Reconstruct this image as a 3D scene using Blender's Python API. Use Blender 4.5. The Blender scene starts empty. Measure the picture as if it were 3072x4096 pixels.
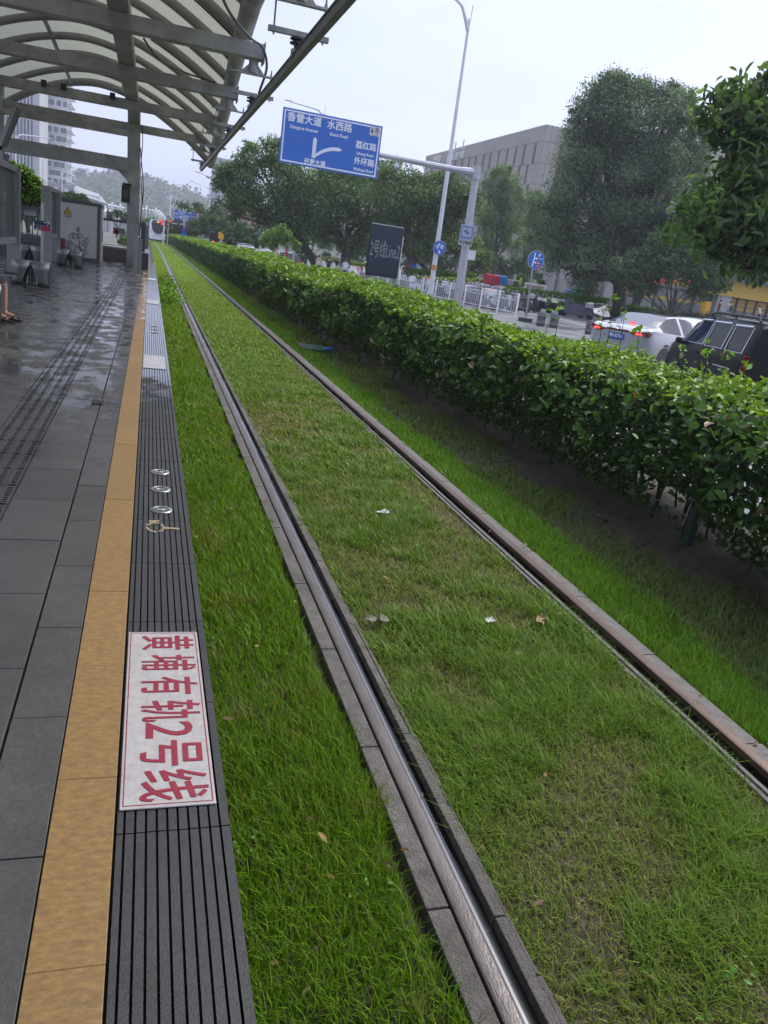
import bpy, bmesh, math, random
import numpy as np
from mathutils import Vector, Matrix
rad = math.radians
SC = bpy.context.scene
COL = SC.collection
random.seed(7)
RNG = np.random.default_rng(11)

# ------------------------------------------------------------------ camera
CAMZ = 1.685
def cam_axes(yaw, pitch, roll):
    cy, sy, cp, sp = math.cos(yaw), math.sin(yaw), math.cos(pitch), math.sin(pitch)
    fwd = np.array([sy*cp, cy*cp, -sp]); r0 = np.array([cy, -sy, 0.0]); d0 = np.cross(fwd, r0)
    cr, sr = math.cos(roll), math.sin(roll)
    return cr*r0+sr*d0, -sr*r0+cr*d0, fwd
RT, DN, FW = cam_axes(rad(18.489), rad(17.640), rad(-8.283))
FPX = 3100.0
cd = bpy.data.cameras.new('camera'); cam = bpy.data.objects.new('camera', cd); COL.objects.link(cam)
cd.sensor_width = 36; cd.sensor_fit = 'AUTO'; cd.lens = 36*FPX/4096
cd.clip_start = 0.05; cd.clip_end = 6000
cam.matrix_world = Matrix(((RT[0], -DN[0], -FW[0], 0), (RT[1], -DN[1], -FW[1], 0), (RT[2], -DN[2], -FW[2], CAMZ), (0, 0, 0, 1)))
SC.camera = cam
def ray(px, py):
    return (px-1536)*RT+(py-2048)*DN+FPX*FW
def at(px, py, Y):
    d = ray(px, py); t = Y/d[1]; return Vector((d[0]*t, Y, CAMZ+d[2]*t))
def atz(px, py, z):
    d = ray(px, py); t = (z-CAMZ)/d[2]; return Vector((d[0]*t, d[1]*t, z))
def atX(px, py, X):
    d = ray(px, py); t = X/d[0]; return Vector((X, d[1]*t, CAMZ+d[2]*t))
def mpp(p):                       # metres per photo pixel at a point
    return float(np.dot(np.array([p[0], p[1], p[2]-CAMZ]), FW))/FPX

# ------------------------------------------------------------------ light
SUN_EL, SUN_AZ = 52.0, 62.0        # azimuth from +Y towards +X
w = bpy.data.worlds.new('World'); SC.world = w; w.use_nodes = True
nt = w.node_tree; bg = nt.nodes['Background']
sky = nt.nodes.new('ShaderNodeTexSky'); sky.sky_type = 'NISHITA'; sky.sun_disc = False
sky.sun_elevation = rad(SUN_EL); sky.sun_rotation = rad(SUN_AZ); sky.air_density = 1.0; sky.dust_density = 4.0; sky.ozone_density = 2.0
hsv = nt.nodes.new('ShaderNodeHueSaturation'); hsv.inputs['Saturation'].default_value = 0.5
cl = nt.nodes.new('ShaderNodeTexNoise'); cl.inputs['Scale'].default_value = 1.9; cl.inputs['Detail'].default_value = 5
tcw = nt.nodes.new('ShaderNodeTexCoord'); mpw = nt.nodes.new('ShaderNodeMapping'); mpw.inputs['Scale'].default_value = (1, 1, 4)
crw = nt.nodes.new('ShaderNodeMapRange'); crw.inputs[1].default_value = .35; crw.inputs[2].default_value = .7; crw.inputs[3].default_value = .88; crw.inputs[4].default_value = 1.06
mix = nt.nodes.new('ShaderNodeMix'); mix.data_type = 'RGBA'; mix.inputs[0].default_value = 0.62
mix.inputs[7].default_value = (4.7, 5.25, 7.6, 1)      # even overcast layer
vm = nt.nodes.new('ShaderNodeVectorMath'); vm.operation = 'SCALE'
L = nt.links
L.new(sky.outputs[0], hsv.inputs['Color']); L.new(hsv.outputs[0], mix.inputs[6])
L.new(tcw.outputs['Generated'], mpw.inputs[0]); L.new(mpw.outputs[0], cl.inputs['Vector']); L.new(cl.outputs[0], crw.inputs[0])
sz = nt.nodes.new('ShaderNodeSeparateXYZ'); zr_ = nt.nodes.new('ShaderNodeMapRange'); zr_.interpolation_type = 'SMOOTHSTEP'
zr_.inputs[1].default_value = .34; zr_.inputs[2].default_value = .95; zr_.inputs[3].default_value = 1.0; zr_.inputs[4].default_value = 2.3   # an overcast sky is brighter overhead
zm_ = nt.nodes.new('ShaderNodeMath'); zm_.operation = 'MULTIPLY'
L.new(tcw.outputs['Generated'], sz.inputs[0]); L.new(sz.outputs['Z'], zr_.inputs[0]); L.new(zr_.outputs[0], zm_.inputs[0]); L.new(crw.outputs[0], zm_.inputs[1])
L.new(mix.outputs[2], vm.inputs[0]); L.new(zm_.outputs[0], vm.inputs['Scale']); L.new(vm.outputs[0], bg.inputs[0])
bg.inputs[1].default_value = 0.088
sd = bpy.data.lights.new('sun', 'SUN'); sun = bpy.data.objects.new('sun', sd); COL.objects.link(sun)
sd.energy = 1.5; sd.angle = rad(10); sd.color = (1.0, 0.95, 0.87)
sv = Vector((math.sin(rad(SUN_AZ))*math.cos(rad(SUN_EL)), math.cos(rad(SUN_AZ))*math.cos(rad(SUN_EL)), math.sin(rad(SUN_EL))))
sun.rotation_euler = sv.to_track_quat('Z', 'Y').to_euler(); sun.location = sv*50
SC.view_settings.view_transform = 'Standard'; SC.view_settings.look = 'None'; SC.view_settings.gamma = 1.0
SC.view_settings.exposure = 1.1
SC.render.engine = 'CYCLES'
SC.cycles.max_bounces = 7; SC.cycles.diffuse_bounces = 3; SC.cycles.glossy_bounces = 3; SC.cycles.transmission_bounces = 5
SC.cycles.transparent_max_bounces = 8; SC.cycles.volume_bounces = 0
SC.cycles.use_denoising = True; SC.cycles.sample_clamp_indirect = 6

# ------------------------------------------------------------------ materials
def mat(name, c, rough=.6, metal=0.0, c2=None, scale=8.0, bump=0.0, bscale=60.0, detail=4, spec=None, stretch=None, rough2=None, rscale=3.0, emit=0.0, alpha=1.0, coat=0.0, isl=0.0, blot=0.0):
    m = bpy.data.materials.new(name); m.use_nodes = True; n = m.node_tree; l = n.links
    b = n.nodes['Principled BSDF']
    b.inputs['Base Color'].default_value = (*c, 1); b.inputs['Roughness'].default_value = rough; b.inputs['Metallic'].default_value = metal
    if spec is not None: b.inputs['Specular IOR Level'].default_value = spec
    if coat: b.inputs['Coat Weight'].default_value = coat; b.inputs['Coat Roughness'].default_value = .05
    tc = n.nodes.new('ShaderNodeTexCoord'); src = tc.outputs['Object']
    if stretch:
        mp = n.nodes.new('ShaderNodeMapping'); mp.inputs['Scale'].default_value = stretch; l.new(src, mp.inputs[0]); src = mp.outputs[0]
    if c2 is not None:
        t = n.nodes.new('ShaderNodeTexNoise'); t.inputs['Scale'].default_value = scale; t.inputs['Detail'].default_value = detail; t.inputs['Roughness'].default_value = .65
        l.new(src, t.inputs['Vector'])
        r = n.nodes.new('ShaderNodeValToRGB'); r.color_ramp.elements[0].color = (*c, 1); r.color_ramp.elements[1].color = (*c2, 1)
        r.color_ramp.elements[0].position = .33; r.color_ramp.elements[1].position = .67
        l.new(t.outputs[0], r.inputs[0]); l.new(r.outputs[0], b.inputs['Base Color'])
    if rough2 is not None:
        t = n.nodes.new('ShaderNodeTexNoise'); t.inputs['Scale'].default_value = rscale; t.inputs['Detail'].default_value = 3; l.new(src, t.inputs['Vector'])
        r = n.nodes.new('ShaderNodeMapRange'); r.inputs[1].default_value = .4; r.inputs[2].default_value = .6; r.inputs[3].default_value = rough; r.inputs[4].default_value = rough2
        l.new(t.outputs[0], r.inputs[0]); l.new(r.outputs[0], b.inputs['Roughness'])
    if bump:
        t = n.nodes.new('ShaderNodeTexNoise'); t.inputs['Scale'].default_value = bscale; t.inputs['Detail'].default_value = 4; l.new(src, t.inputs['Vector'])
        bp = n.nodes.new('ShaderNodeBump'); bp.inputs['Strength'].default_value = bump; bp.inputs['Distance'].default_value = .02
        l.new(t.outputs[0], bp.inputs['Height']); l.new(bp.outputs[0], b.inputs['Normal'])
    if blot:
        t = n.nodes.new('ShaderNodeTexNoise'); t.inputs['Scale'].default_value = blot; t.inputs['Detail'].default_value = 6; t.inputs['Roughness'].default_value = .7; l.new(src, t.inputs['Vector'])
        mr_ = n.nodes.new('ShaderNodeMapRange'); mr_.inputs[1].default_value = .38; mr_.inputs[2].default_value = .66; mr_.inputs[3].default_value = .66; mr_.inputs[4].default_value = 1.12; sc_ = n.nodes.new('ShaderNodeVectorMath'); sc_.operation = 'SCALE'
        src_ = b.inputs['Base Color'].links[0].from_socket; l.new(t.outputs[0], mr_.inputs[0]); l.new(src_, sc_.inputs[0]); l.new(mr_.outputs[0], sc_.inputs['Scale']); l.new(sc_.outputs[0], b.inputs['Base Color'])
    if isl:
        ge = n.nodes.new('ShaderNodeNewGeometry'); mr_ = n.nodes.new('ShaderNodeMapRange'); mr_.inputs[3].default_value = 1-isl; mr_.inputs[4].default_value = 1+isl; sc_ = n.nodes.new('ShaderNodeVectorMath'); sc_.operation = 'SCALE'
        src_ = b.inputs['Base Color'].links[0].from_socket; l.new(ge.outputs['Random Per Island'], mr_.inputs[0]); l.new(src_, sc_.inputs[0]); l.new(mr_.outputs[0], sc_.inputs['Scale']); l.new(sc_.outputs[0], b.inputs['Base Color'])
    if emit:
        b.inputs['Emission Color'].default_value = (*c, 1); b.inputs['Emission Strength'].default_value = emit
    if alpha < 1: b.inputs['Alpha'].default_value = alpha
    return m
def leafmat(name, trans=.35, rough=.45, spec=.35):
    m = bpy.data.materials.new(name); m.use_nodes = True; n = m.node_tree; l = n.links
    b = n.nodes['Principled BSDF']; a = n.nodes.new('ShaderNodeAttribute'); a.attribute_name = 'Col'
    b.inputs['Roughness'].default_value = rough; b.inputs['Specular IOR Level'].default_value = spec
    l.new(a.outputs['Color'], b.inputs['Base Color'])
    tr = n.nodes.new('ShaderNodeBsdfTranslucent'); mx = n.nodes.new('ShaderNodeMixShader'); mx.inputs[0].default_value = trans
    mu = n.nodes.new('ShaderNodeVectorMath'); mu.operation = 'MULTIPLY'; mu.inputs[1].default_value = (1.25, 1.3, .55)
    l.new(a.outputs['Color'], mu.inputs[0]); l.new(mu.outputs[0], tr.inputs[0])
    l.new(b.outputs[0], mx.inputs[1]); l.new(tr.outputs[0], mx.inputs[2]); l.new(mx.outputs[0], n.nodes['Material Output'].inputs[0])
    return m
def glassmat(name, tint, alpha, rough=.03):
    m = mat(name, tint, rough, spec=.6); m.node_tree.nodes['Principled BSDF'].inputs['Alpha'].default_value = alpha
    return m

# ------------------------------------------------------------------ mesh helpers
def link(o, parent=None, world=True):
    COL.objects.link(o)
    if parent is not None:
        o.parent = parent
        if world: o.matrix_parent_inverse = parent_world(parent).inverted()
    return o
def parent_world(p):
    m = p.matrix_basis.copy()
    if p.parent is not None: m = parent_world(p.parent) @ p.matrix_parent_inverse @ m
    return m
def tag(o, label=None, cat=None, group=None, kind=None):
    if label: o['label'] = label
    if cat: o['category'] = cat
    if group: o['group'] = group
    if kind: o['kind'] = kind
    return o
def thing(name, label, cat, loc=(0, 0, 0), rotz=0.0, group=None):
    o = bpy.data.objects.new(name, None); o.empty_display_size = .2; COL.objects.link(o)
    o.location = loc; o.rotation_euler = (0, 0, rotz); o.matrix_basis = Matrix.LocRotScale(Vector(loc), Matrix.Rotation(rotz, 3, 'Z').to_quaternion(), None)
    return tag(o, label, cat, group)
def copy_tree(o, parent=None):
    c = o.copy(); COL.objects.link(c)
    if parent is not None: c.parent = parent
    for ch in [x for x in COL.objects if x.parent == o]: copy_tree(ch, c)
    return c
def place(o, loc, rotz=0.0, label=None, s=1.0):
    o.matrix_basis = Matrix.LocRotScale(Vector(loc), Matrix.Rotation(rotz, 3, 'Z').to_quaternion(), Vector((s, s, s)))
    if label: o['label'] = label
    return o
class MB:
    def __init__(s): s.v = []; s.f = []; s.m = []
    def add(s, vs, fs, m=0):
        k = len(s.v); s.v += [tuple(x) for x in vs]; s.f += [tuple(i+k for i in f) for f in fs]; s.m += [m]*len(fs); return s
    def box(s, x0, x1, y0, y1, z0, z1, m=0):
        v = [(x0, y0, z0), (x1, y0, z0), (x1, y1, z0), (x0, y1, z0), (x0, y0, z1), (x1, y0, z1), (x1, y1, z1), (x0, y1, z1)]
        return s.add(v, [(3, 2, 1, 0), (4, 5, 6, 7), (0, 1, 5, 4), (1, 2, 6, 5), (2, 3, 7, 6), (3, 0, 4, 7)], m)
    def bar(s, a, b, wd, ht, m=0, up=(0, 0, 1)):
        a, b = Vector(a), Vector(b); d = (b-a).normalized(); u = Vector(up)
        if abs(d.dot(u)) > .99: u = Vector((0, 1, 0))
        r = d.cross(u).normalized()*(wd/2); t = r.cross(d).normalized()*(ht/2)
        v = [a-r-t, a+r-t, a+r+t, a-r+t, b-r-t, b+r-t, b+r+t, b-r+t]
        return s.add(v, [(0, 1, 2, 3), (7, 6, 5, 4), (0, 4, 5, 1), (1, 5, 6, 2), (2, 6, 7, 3), (3, 7, 4, 0)], m)
    def tube(s, pts, r, n=8, m=0, cap=True):
        P = [Vector(p) for p in pts]; R = r if isinstance(r, (list, tuple)) else [r]*len(P)
        vs = []; fs = []; ref = None
        for i, p in enumerate(P):
            d = (P[min(i+1, len(P)-1)]-P[max(i-1, 0)])
            d = d.normalized() if d.length > 1e-9 else Vector((0, 0, 1))
            if ref is None: ref = Vector((0, 0, 1)) if abs(d.z) < .9 else Vector((1, 0, 0))
            a = d.cross(ref).normalized(); b = a.cross(d); ref = b
            for k in range(n):
                t = 2*math.pi*k/n; vs.append(p+(a*math.cos(t)+b*math.sin(t))*R[i])
        for i in range(len(P)-1):
            for k in range(n): fs.append((i*n+k, i*n+(k+1) % n, (i+1)*n+(k+1) % n, (i+1)*n+k))
        if cap: fs += [tuple(range(n-1, -1, -1)), tuple(range((len(P)-1)*n, len(P)*n))]
        return s.add(vs, fs, m)
    def lathe(s, c, prof, n=16, m=0, axis='Z'):
        vs = []; fs = []
        for (r, h) in prof:
            for k in range(n):
                t = 2*math.pi*k/n; x, y = r*math.cos(t), r*math.sin(t)
                v = (x, y, h) if axis == 'Z' else ((x, h, y) if axis == 'Y' else (h, x, y))
                vs.append(Vector(v)+Vector(c))
        for i in range(len(prof)-1):
            for k in range(n): fs.append((i*n+k, i*n+(k+1) % n, (i+1)*n+(k+1) % n, (i+1)*n+k))
        fs += [tuple(range(n-1, -1, -1)), tuple(range((len(prof)-1)*n, len(prof)*n))]
        return s.add(vs, fs, m)
    def ball(s, c, r, nu=12, nv=8, m=0):
        r = (r, r, r) if isinstance(r, (int, float)) else r
        vs = []; fs = []
        for j in range(nv+1):
            ph = math.pi*j/nv
            for i in range(nu):
                t = 2*math.pi*i/nu; vs.append((c[0]+r[0]*math.sin(ph)*math.cos(t), c[1]+r[1]*math.sin(ph)*math.sin(t), c[2]+r[2]*math.cos(ph)))
        for j in range(nv):
            for i in range(nu): fs.append((j*nu+i, (j+1)*nu+i, (j+1)*nu+(i+1) % nu, j*nu+(i+1) % nu))
        return s.add(vs, fs, m)
    def prism(s, poly, vec, m=0):
        P = [Vector(p) for p in poly]; V = Vector(vec); n = len(P)
        vs = P+[p+V for p in P]
        return s.add(vs, [tuple(range(n-1, -1, -1)), tuple(range(n, 2*n))]+[(i, (i+1) % n, n+(i+1) % n, n+i) for i in range(n)], m)
    def grid(s, pts, m=0):            # pts[i][j]
        a, b = len(pts), len(pts[0])
        return s.add([p for r in pts for p in r], [(i*b+j, i*b+j+1, (i+1)*b+j+1, (i+1)*b+j) for i in range(a-1) for j in range(b-1)], m)
    def build(s, name, mats, parent=None, smooth=False, bevel=0.0, world=True):
        me = bpy.data.meshes.new(name); me.from_pydata(s.v, [], s.f)
        mats = mats if isinstance(mats, (list, tuple)) else [mats]
        for x in mats: me.materials.append(x)
        if len(mats) > 1: me.polygons.foreach_set('material_index', s.m)
        bm = bmesh.new(); bm.from_mesh(me); bmesh.ops.recalc_face_normals(bm, faces=bm.faces); bm.to_mesh(me); bm.free()
        if smooth:
            me.polygons.foreach_set('use_smooth', [True]*len(me.polygons)); me.set_sharp_from_angle(angle=rad(38))
        o = bpy.data.objects.new(name, me); link(o, parent, world)
        if bevel:
            b = o.modifiers.new('bevel', 'BEVEL'); b.width = bevel; b.segments = 2; b.limit_method = 'ANGLE'; b.angle_limit = rad(40)
        return o
def fast(name, V, F, mats, parent=None, col=None, world=True, smooth=False):
    V = np.ascontiguousarray(V, dtype=np.float32); F = np.ascontiguousarray(F, dtype=np.int32); k = F.shape[1]
    me = bpy.data.meshes.new(name); me.vertices.add(len(V)); me.vertices.foreach_set('co', V.ravel())
    me.loops.add(F.size); me.loops.foreach_set('vertex_index', F.ravel())
    me.polygons.add(len(F)); me.polygons.foreach_set('loop_start', np.arange(0, F.size, k, dtype=np.int32))
    me.update(calc_edges=True)
    if smooth: me.polygons.foreach_set('use_smooth', np.ones(len(F), dtype=bool))
    if col is not None:
        a = me.attributes.new('Col', 'FLOAT_COLOR', 'POINT'); c = np.ones((len(V), 4), np.float32); c[:, :3] = col; a.data.foreach_set('color', c.ravel())
    me.materials.append(mats)
    o = bpy.data.objects.new(name, me); return link(o, parent, world)
def text(name, body, size, loc, rot, m, parent=None, align='CENTER', ext=.002, sx=1.0, bold=0.0):
    c = bpy.data.curves.new(name, 'FONT'); c.body = body; c.size = size; c.align_x = align; c.align_y = 'CENTER'; c.extrude = ext
    c.resolution_u = 3
    c.materials.append(m); o = bpy.data.objects.new(name, c)
    o['bold'] = bold
    e = rot if isinstance(rot, Matrix) else Matrix.Rotation(rot[2], 3, 'Z') @ Matrix.Rotation(rot[1], 3, 'Y') @ Matrix.Rotation(rot[0], 3, 'X')
    o.matrix_basis = Matrix.LocRotScale(Vector(loc), e.to_quaternion(), Vector((sx, 1, 1)))
    return link(o, parent, True)
FACE = (rad(90), 0, 0)            # upright, facing the camera side (-Y)

def vnoise(x, y, sc, seed=0):
    g = np.random.default_rng(seed).random((64, 64)); x = np.asarray(x)*sc; y = np.asarray(y)*sc
    i = np.floor(x).astype(int); j = np.floor(y).astype(int); u = x-i; v = y-j; u = u*u*(3-2*u); v = v*v*(3-2*v)
    a = g[i % 64, j % 64]; b = g[(i+1) % 64, j % 64]; c = g[i % 64, (j+1) % 64]; d = g[(i+1) % 64, (j+1) % 64]
    return (a*(1-u)+b*u)*(1-v)+(c*(1-u)+d*u)*v

def leaf_arrays(C, N, S, asp=.5, droop=.0, rng=RNG):
    """C centres, N leaf normals, S lengths -> 6-vertex folded pointed leaves as 4-gons"""
    n = len(C); N = N/np.linalg.norm(N, axis=1, keepdims=True)
    t = rng.normal(size=(n, 3)); t[:, 2] -= droop; t -= (t*N).sum(1, keepdims=True)*N; t /= np.linalg.norm(t, axis=1, keepdims=True)
    b = np.cross(N, t); S = S[:, None]; W = S*asp*.5
    P0 = C-t*S*.5; P3 = C+t*S*.5-N*S*.12; mid = C+t*S*.02
    up = N*S*.07
    A1 = C-t*S*.16+b*W+up; A2 = C+t*S*.22+b*W*.75+up; B1 = C-t*S*.16-b*W+up; B2 = C+t*S*.22-b*W*.75+up
    V = np.stack([P0, A1, A2, P3, B2, B1], 1).reshape(-1, 3)
    i = np.arange(n)*6
    F = np.concatenate([np.stack([i, i+1, i+2, i+3], 1), np.stack([i, i+3, i+4, i+5], 1)], 0)
    return V, F
# ================================================================== setting: ground, road, track bed
PZ = 0.30                         # platform top
def xo(Y): return -0.55*np.maximum(0, (np.asarray(Y, float)-55)/80)**2
M = {}
M['asphalt'] = mat('asphalt', (.075, .077, .08), .55, c2=(.13, .13, .135), scale=.6, bump=.25, bscale=90, rough2=.22, rscale=.35)
M['ground'] = mat('ground', (.10, .10, .085), .9, c2=(.16, .15, .12), scale=.25)
M['soil'] = mat('soil', (.018, .014, .010), .9, c2=(.045, .034, .024), scale=9, bump=.7, bscale=45)
M['turf'] = mat('turf', (.030, .034, .014), .95, c2=(.06, .048, .028), scale=14, bump=.5, bscale=50)
M['pave'] = mat('pavement', (.13, .13, .125), .5, c2=(.19, .19, .18), scale=1.1, bump=.15, bscale=40, rough2=.2, rscale=.5)
M['concrete'] = mat('concrete', (.075, .067, .060), .85, c2=(.135, .122, .108), scale=14, bump=.55, bscale=120, blot=2.5)
M['white_line'] = mat('white_line', (.6, .6, .58), .6, c2=(.45, .45, .43), scale=4)
def sheet(name, x0, x1, y0, y1, z, m, kind='structure', nx=1, ny=1, fx=None):
    g = [[(x0+(x1-x0)*i/nx, y0+(y1-y0)*j/ny, z) for j in range(ny+1)] for i in range(nx+1)]
    if fx: g = [[(p[0]+float(fx(p[1])), p[1], p[2]) for p in r] for r in g]
    o = MB().grid(g).build(name, m); return tag(o, kind=kind)
sheet('ground', -3000, 3000, -400, 4000, -.33, M['ground'])
sheet('road', 5.15, 24, -10, 420, -.12, M['asphalt'], ny=60, fx=lambda y: xo(y)*1.0)
b = MB()                                           # parking lane running off to the right
b.add([(19.5, 12, -.116), (60, 12, -.116), (60, 58, -.116), (24, 62, -.116), (17, 46, -.116)], [(0, 1, 2, 3, 4)])
tag(b.build('side_road', M['asphalt']), kind='structure')
b = MB()
A, B2 = atz(2241, 1279, -.11), atz(2400, 1310, -.11)
d = (B2-A).normalized()
b.bar(A-d*14, B2+d*12, .16, .006)
b.bar((8.4, -5, -.113), (8.4, 25, -.113), .12, .004); b.bar((8.4, 31, -.113), (8.4, 62, -.113), .12, .004)
tag(b.build('road_markings', M['white_line']), kind='structure')
# raised walkway under the banyans, plaza in front of the shops
b = MB(); b.add([(17.6, 56, 0.0), (24.5, 62, 0.0), (70, 60, 0.0), (70, 140, 0.0), (14, 140, 0.0), (14.4, 78, 0.0)], [(0, 1, 2, 3, 4, 5)])
b.add([(17.6, 56, -.2), (24.5, 62, -.2), (70, 60, -.2), (17.6, 56, 0.0), (24.5, 62, 0.0), (70, 60, 0.0), (14.4, 78, -.2), (14.4, 78, 0.0)], [(0, 1, 4, 3), (1, 2, 5, 4), (6, 0, 3, 7)])
tag(b.build('walkway', M['pave']), kind='structure')
b = MB(); b.box(33.5, 120, 58, 100, -.3, .95)
tag(b.build('plaza', M['pave']), kind='structure')
# bed of the track: turf and soil, kerb towards the road
sheet('track_bed', .2, 3.5, -4, 160, -.045, M['turf'], ny=60, fx=xo)
b = MB(); g = [[(x+float(xo(y)), y, z+.012*math.sin(7*x+3*y)+.008*math.sin(5*y)) for y in np.linspace(-4, 160, 300)] for x, z in ((3.3, -.05), (3.7, .0), (4.1, .06), (4.6, .05), (5.0, .0))]
tag(b.grid(g).build('soil_bed', M['soil']), kind='structure')
b = MB()
for i in range(82): 
    y0 = -4+i*2.0; x = 5.0+float(xo(y0)); b.box(x, x+.14, y0, y0+1.99, -.3, .04)
tag(b.build('kerb', M['concrete'], bevel=.01), kind='structure')

# ------------------------------------------------------------------ rails
M['rail'] = mat('rail_steel', (.12, .104, .096), .42, .45, c2=(.17, .15, .138), scale=7, stretch=(3, .6, 1), bump=.2, bscale=90, rough2=.28, rscale=4)
M['groove'] = mat('groove', (.012, .011, .010), .5, rough2=.05, rscale=1.2)
M['wetgleam'] = mat('wet_steel', (.18, .18, .185), .12, .6, rough2=.3, rscale=2.5, stretch=(1, .5, 1))
def strip(bm, x0, x1, z0, z1, ys, m=0, jit=0.0, gap=0.0):
    for y0, y1 in zip(ys[:-1], ys[1:]):
        j0 = random.uniform(-jit, jit); o0, o1 = float(xo(y0)), float(xo(y1)); e = gap/2
        v = [(x0+o0, y0+e, z0), (x1+o0+j0, y0+e, z0), (x1+o1+j0, y1-e, z0), (x0+o1, y1-e, z0), (x0+o0, y0+e, z1), (x1+o0+j0, y0+e, z1), (x1+o1+j0, y1-e, z1), (x0+o1, y1-e, z1)]
        bm.add(v, [(3, 2, 1, 0), (4, 5, 6, 7), (0, 1, 5, 4), (1, 2, 6, 5), (2, 3, 7, 6), (3, 0, 4, 7)], m)
YS = [-3, 0, 5, 10, 20, 30, 45, 60, 75, 90, 105, 120, 135, 150]
def seg(a, b, s, j=.12):
    o = [a]
    while o[-1] < b: o.append(o[-1]+s*random.uniform(1-j, 1+j))
    return o
def head(bm, xa, xb, zt):
    prof = [(xa, zt-.03), (xa+.001, zt-.004), (xa+.007, zt), (xb-.012, zt), (xb-.002, zt-.008), (xb, zt-.03)]
    bm.grid([[(x+float(xo(y)), y, z) for y in np.linspace(-3, 150, 60)] for x, z in prof])
r = thing('tram_rail', 'grooved steel tram rail nearer the platform, rainwater gleaming in its groove', 'rail', (.9, 0, 0), group='rails of the tram track')
b = MB(); head(b, .889, .946, .004); b.build('rail_head', M['rail'], r, smooth=True)
b = MB(); strip(b, .9465, .957, -.04, -.012, YS); b.build('flange', M['wetgleam'], r)
b = MB(); strip(b, .957, .998, -.05, -.036, YS); b.build('groove', M['groove'], r)
b = MB(); strip(b, .999, 1.032, -.06, -.001, seg(-3, 60, .9)+seg(62, 150, 8), 0, .004, .006); strip(b, 1.036, 1.05, -.06, -.008, seg(-3, 60, .7)+seg(62, 150, 8), 0, .004, .008); b.build('inner_kerb', M['concrete'], r, bevel=.003)
b = MB(); strip(b, .815, .883, -.06, -.004, seg(-3, 60, .8)+seg(62, 150, 8), 0, .0, .007); b.build('outer_kerb', M['concrete'], r, bevel=.004)
r = thing('tram_rail', 'rusty brown tram rail on the hedge side of the track', 'rail', (2.42, 0, 0), group='rails of the tram track')
b = MB(); head(b, 2.390, 2.45, .012); b.build('rail_head', mat('rail_rusty', (.075, .047, .032), .42, .4, c2=(.115, .074, .052), scale=5, stretch=(3, .6, 1), bump=.08, bscale=90), r, smooth=True)
b = MB(); strip(b, 2.345, 2.388, -.05, -.034, YS); b.build('groove', M['groove'], r)
b = MB(); strip(b, 2.318, 2.343, -.06, -.012, seg(-3, 60, .8)+seg(62, 150, 8), 0, .004, .006); strip(b, 2.290, 2.313, -.06, -.02, seg(-3, 60, 1.1)+seg(62, 150, 8), 0, .0, .01); b.build('inner_kerb', mat('worn_strip', (.075, .07, .065), .8, c2=(.13, .12, .11), scale=20, bump=.4), r, bevel=.003)
b = MB(); strip(b, 2.455, 2.535, -.06, -.002, seg(-3, 60, .75)+seg(62, 150, 8), 0, .006, .006); b.build('outer_kerb', mat('dark_concrete', (.10, .092, .085), .85, c2=(.16, .145, .13), scale=14, bump=.5, bscale=120), r, bevel=.004)

# ------------------------------------------------------------------ grass
M['blade'] = leafmat('grass_blade', .35, .5, .25)
def blades(name, x, y, h, wd, c, lean=.55, z=-.045):
    n = len(x); c = c*(1+np.clip((y-9)/16, 0, 1)[:, None]*np.array([.42, .28, .0])); a = RNG.uniform(0, 2*np.pi, n); le = np.abs(RNG.normal(lean, .3, n))*h  # light beyond the canopy put into the colour: far blades brighter and yellower
    dx, dy = np.cos(a), np.sin(a); sx, sy = -dy*wd/2, dx*wd/2
    x = x+xo(y)
    P = lambda u, s, k: np.stack([x+dx*le*u*u+sx*s, y+dy*le*u*u+sy*s, z+h*u*k], 1)
    V = np.stack([P(0, 1, 1), P(0, -1, 1), P(.55, .8, 1), P(.55, -.8, 1), P(1, 0, .92)], 1).reshape(-1, 3)
    i = np.arange(n)*5
    F = np.concatenate([np.stack([i, i+1, i+3], 1), np.stack([i, i+3, i+2], 1), np.stack([i+2, i+3, i+4], 1)], 0)
    o = fast(name, V, F, M['blade'], col=np.repeat(c, 5, 0)); return tag(o, kind='stuff')
def scatter(x0, x1, bands):
    X, Y, W, H = [], [], [], []
    for y0, y1, dens, wd, hs in bands:
        n = int((x1-x0)*(y1-y0)*dens); X.append(RNG.uniform(x0, x1, n)); Y.append(RNG.uniform(y0, y1, n)); W.append(np.full(n, wd)); H.append(np.full(n, hs))
    return [np.concatenate(k) for k in (X, Y, W, H)]
BANDS = [(.5, 3, 18000, .0037, 1.0), (3, 6, 11000, .0054, 1.0), (6, 12, 4200, .0095, 1.0), (12, 25, 1700, .016, 1.0), (25, 50, 600, .028, 1.05), (50, 145, 150, .06, 1.1)]
def pal(n, t, a, b, jit=.25):
    t = np.clip(t, 0, 1)[:, None]; c = np.array(a)*(1-t)+np.array(b)*t
    return c*(1+RNG.normal(0, jit, (n, 1)))*(1+RNG.normal(0, .08, (n, 3))).clip(.6, 1.5)
# lush strip beside the platform
x, y, wd, hs = scatter(.275, .835, BANDS)
p = vnoise(x, y, 2.2, 1); p2 = vnoise(x, y, 7, 2)
h = hs*(.046+.026*p+.012*p2)*RNG.uniform(.6, 1.2, len(x)); k = (RNG.random(len(x)) < .5+.6*p) & (x < .80+.03*(vnoise(y, y*0, 5, 61)-.5)*2+.008*RNG.normal(size=len(x)))
dry = (p2 > .8)*.5+(RNG.random(len(x)) < .07)*.8
blades('lawn', x[k], y[k], h[k], wd[k], pal(k.sum(), dry[k], (.118, .222, .010), (.2, .2, .05)).clip(.004, .5), .5)
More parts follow.
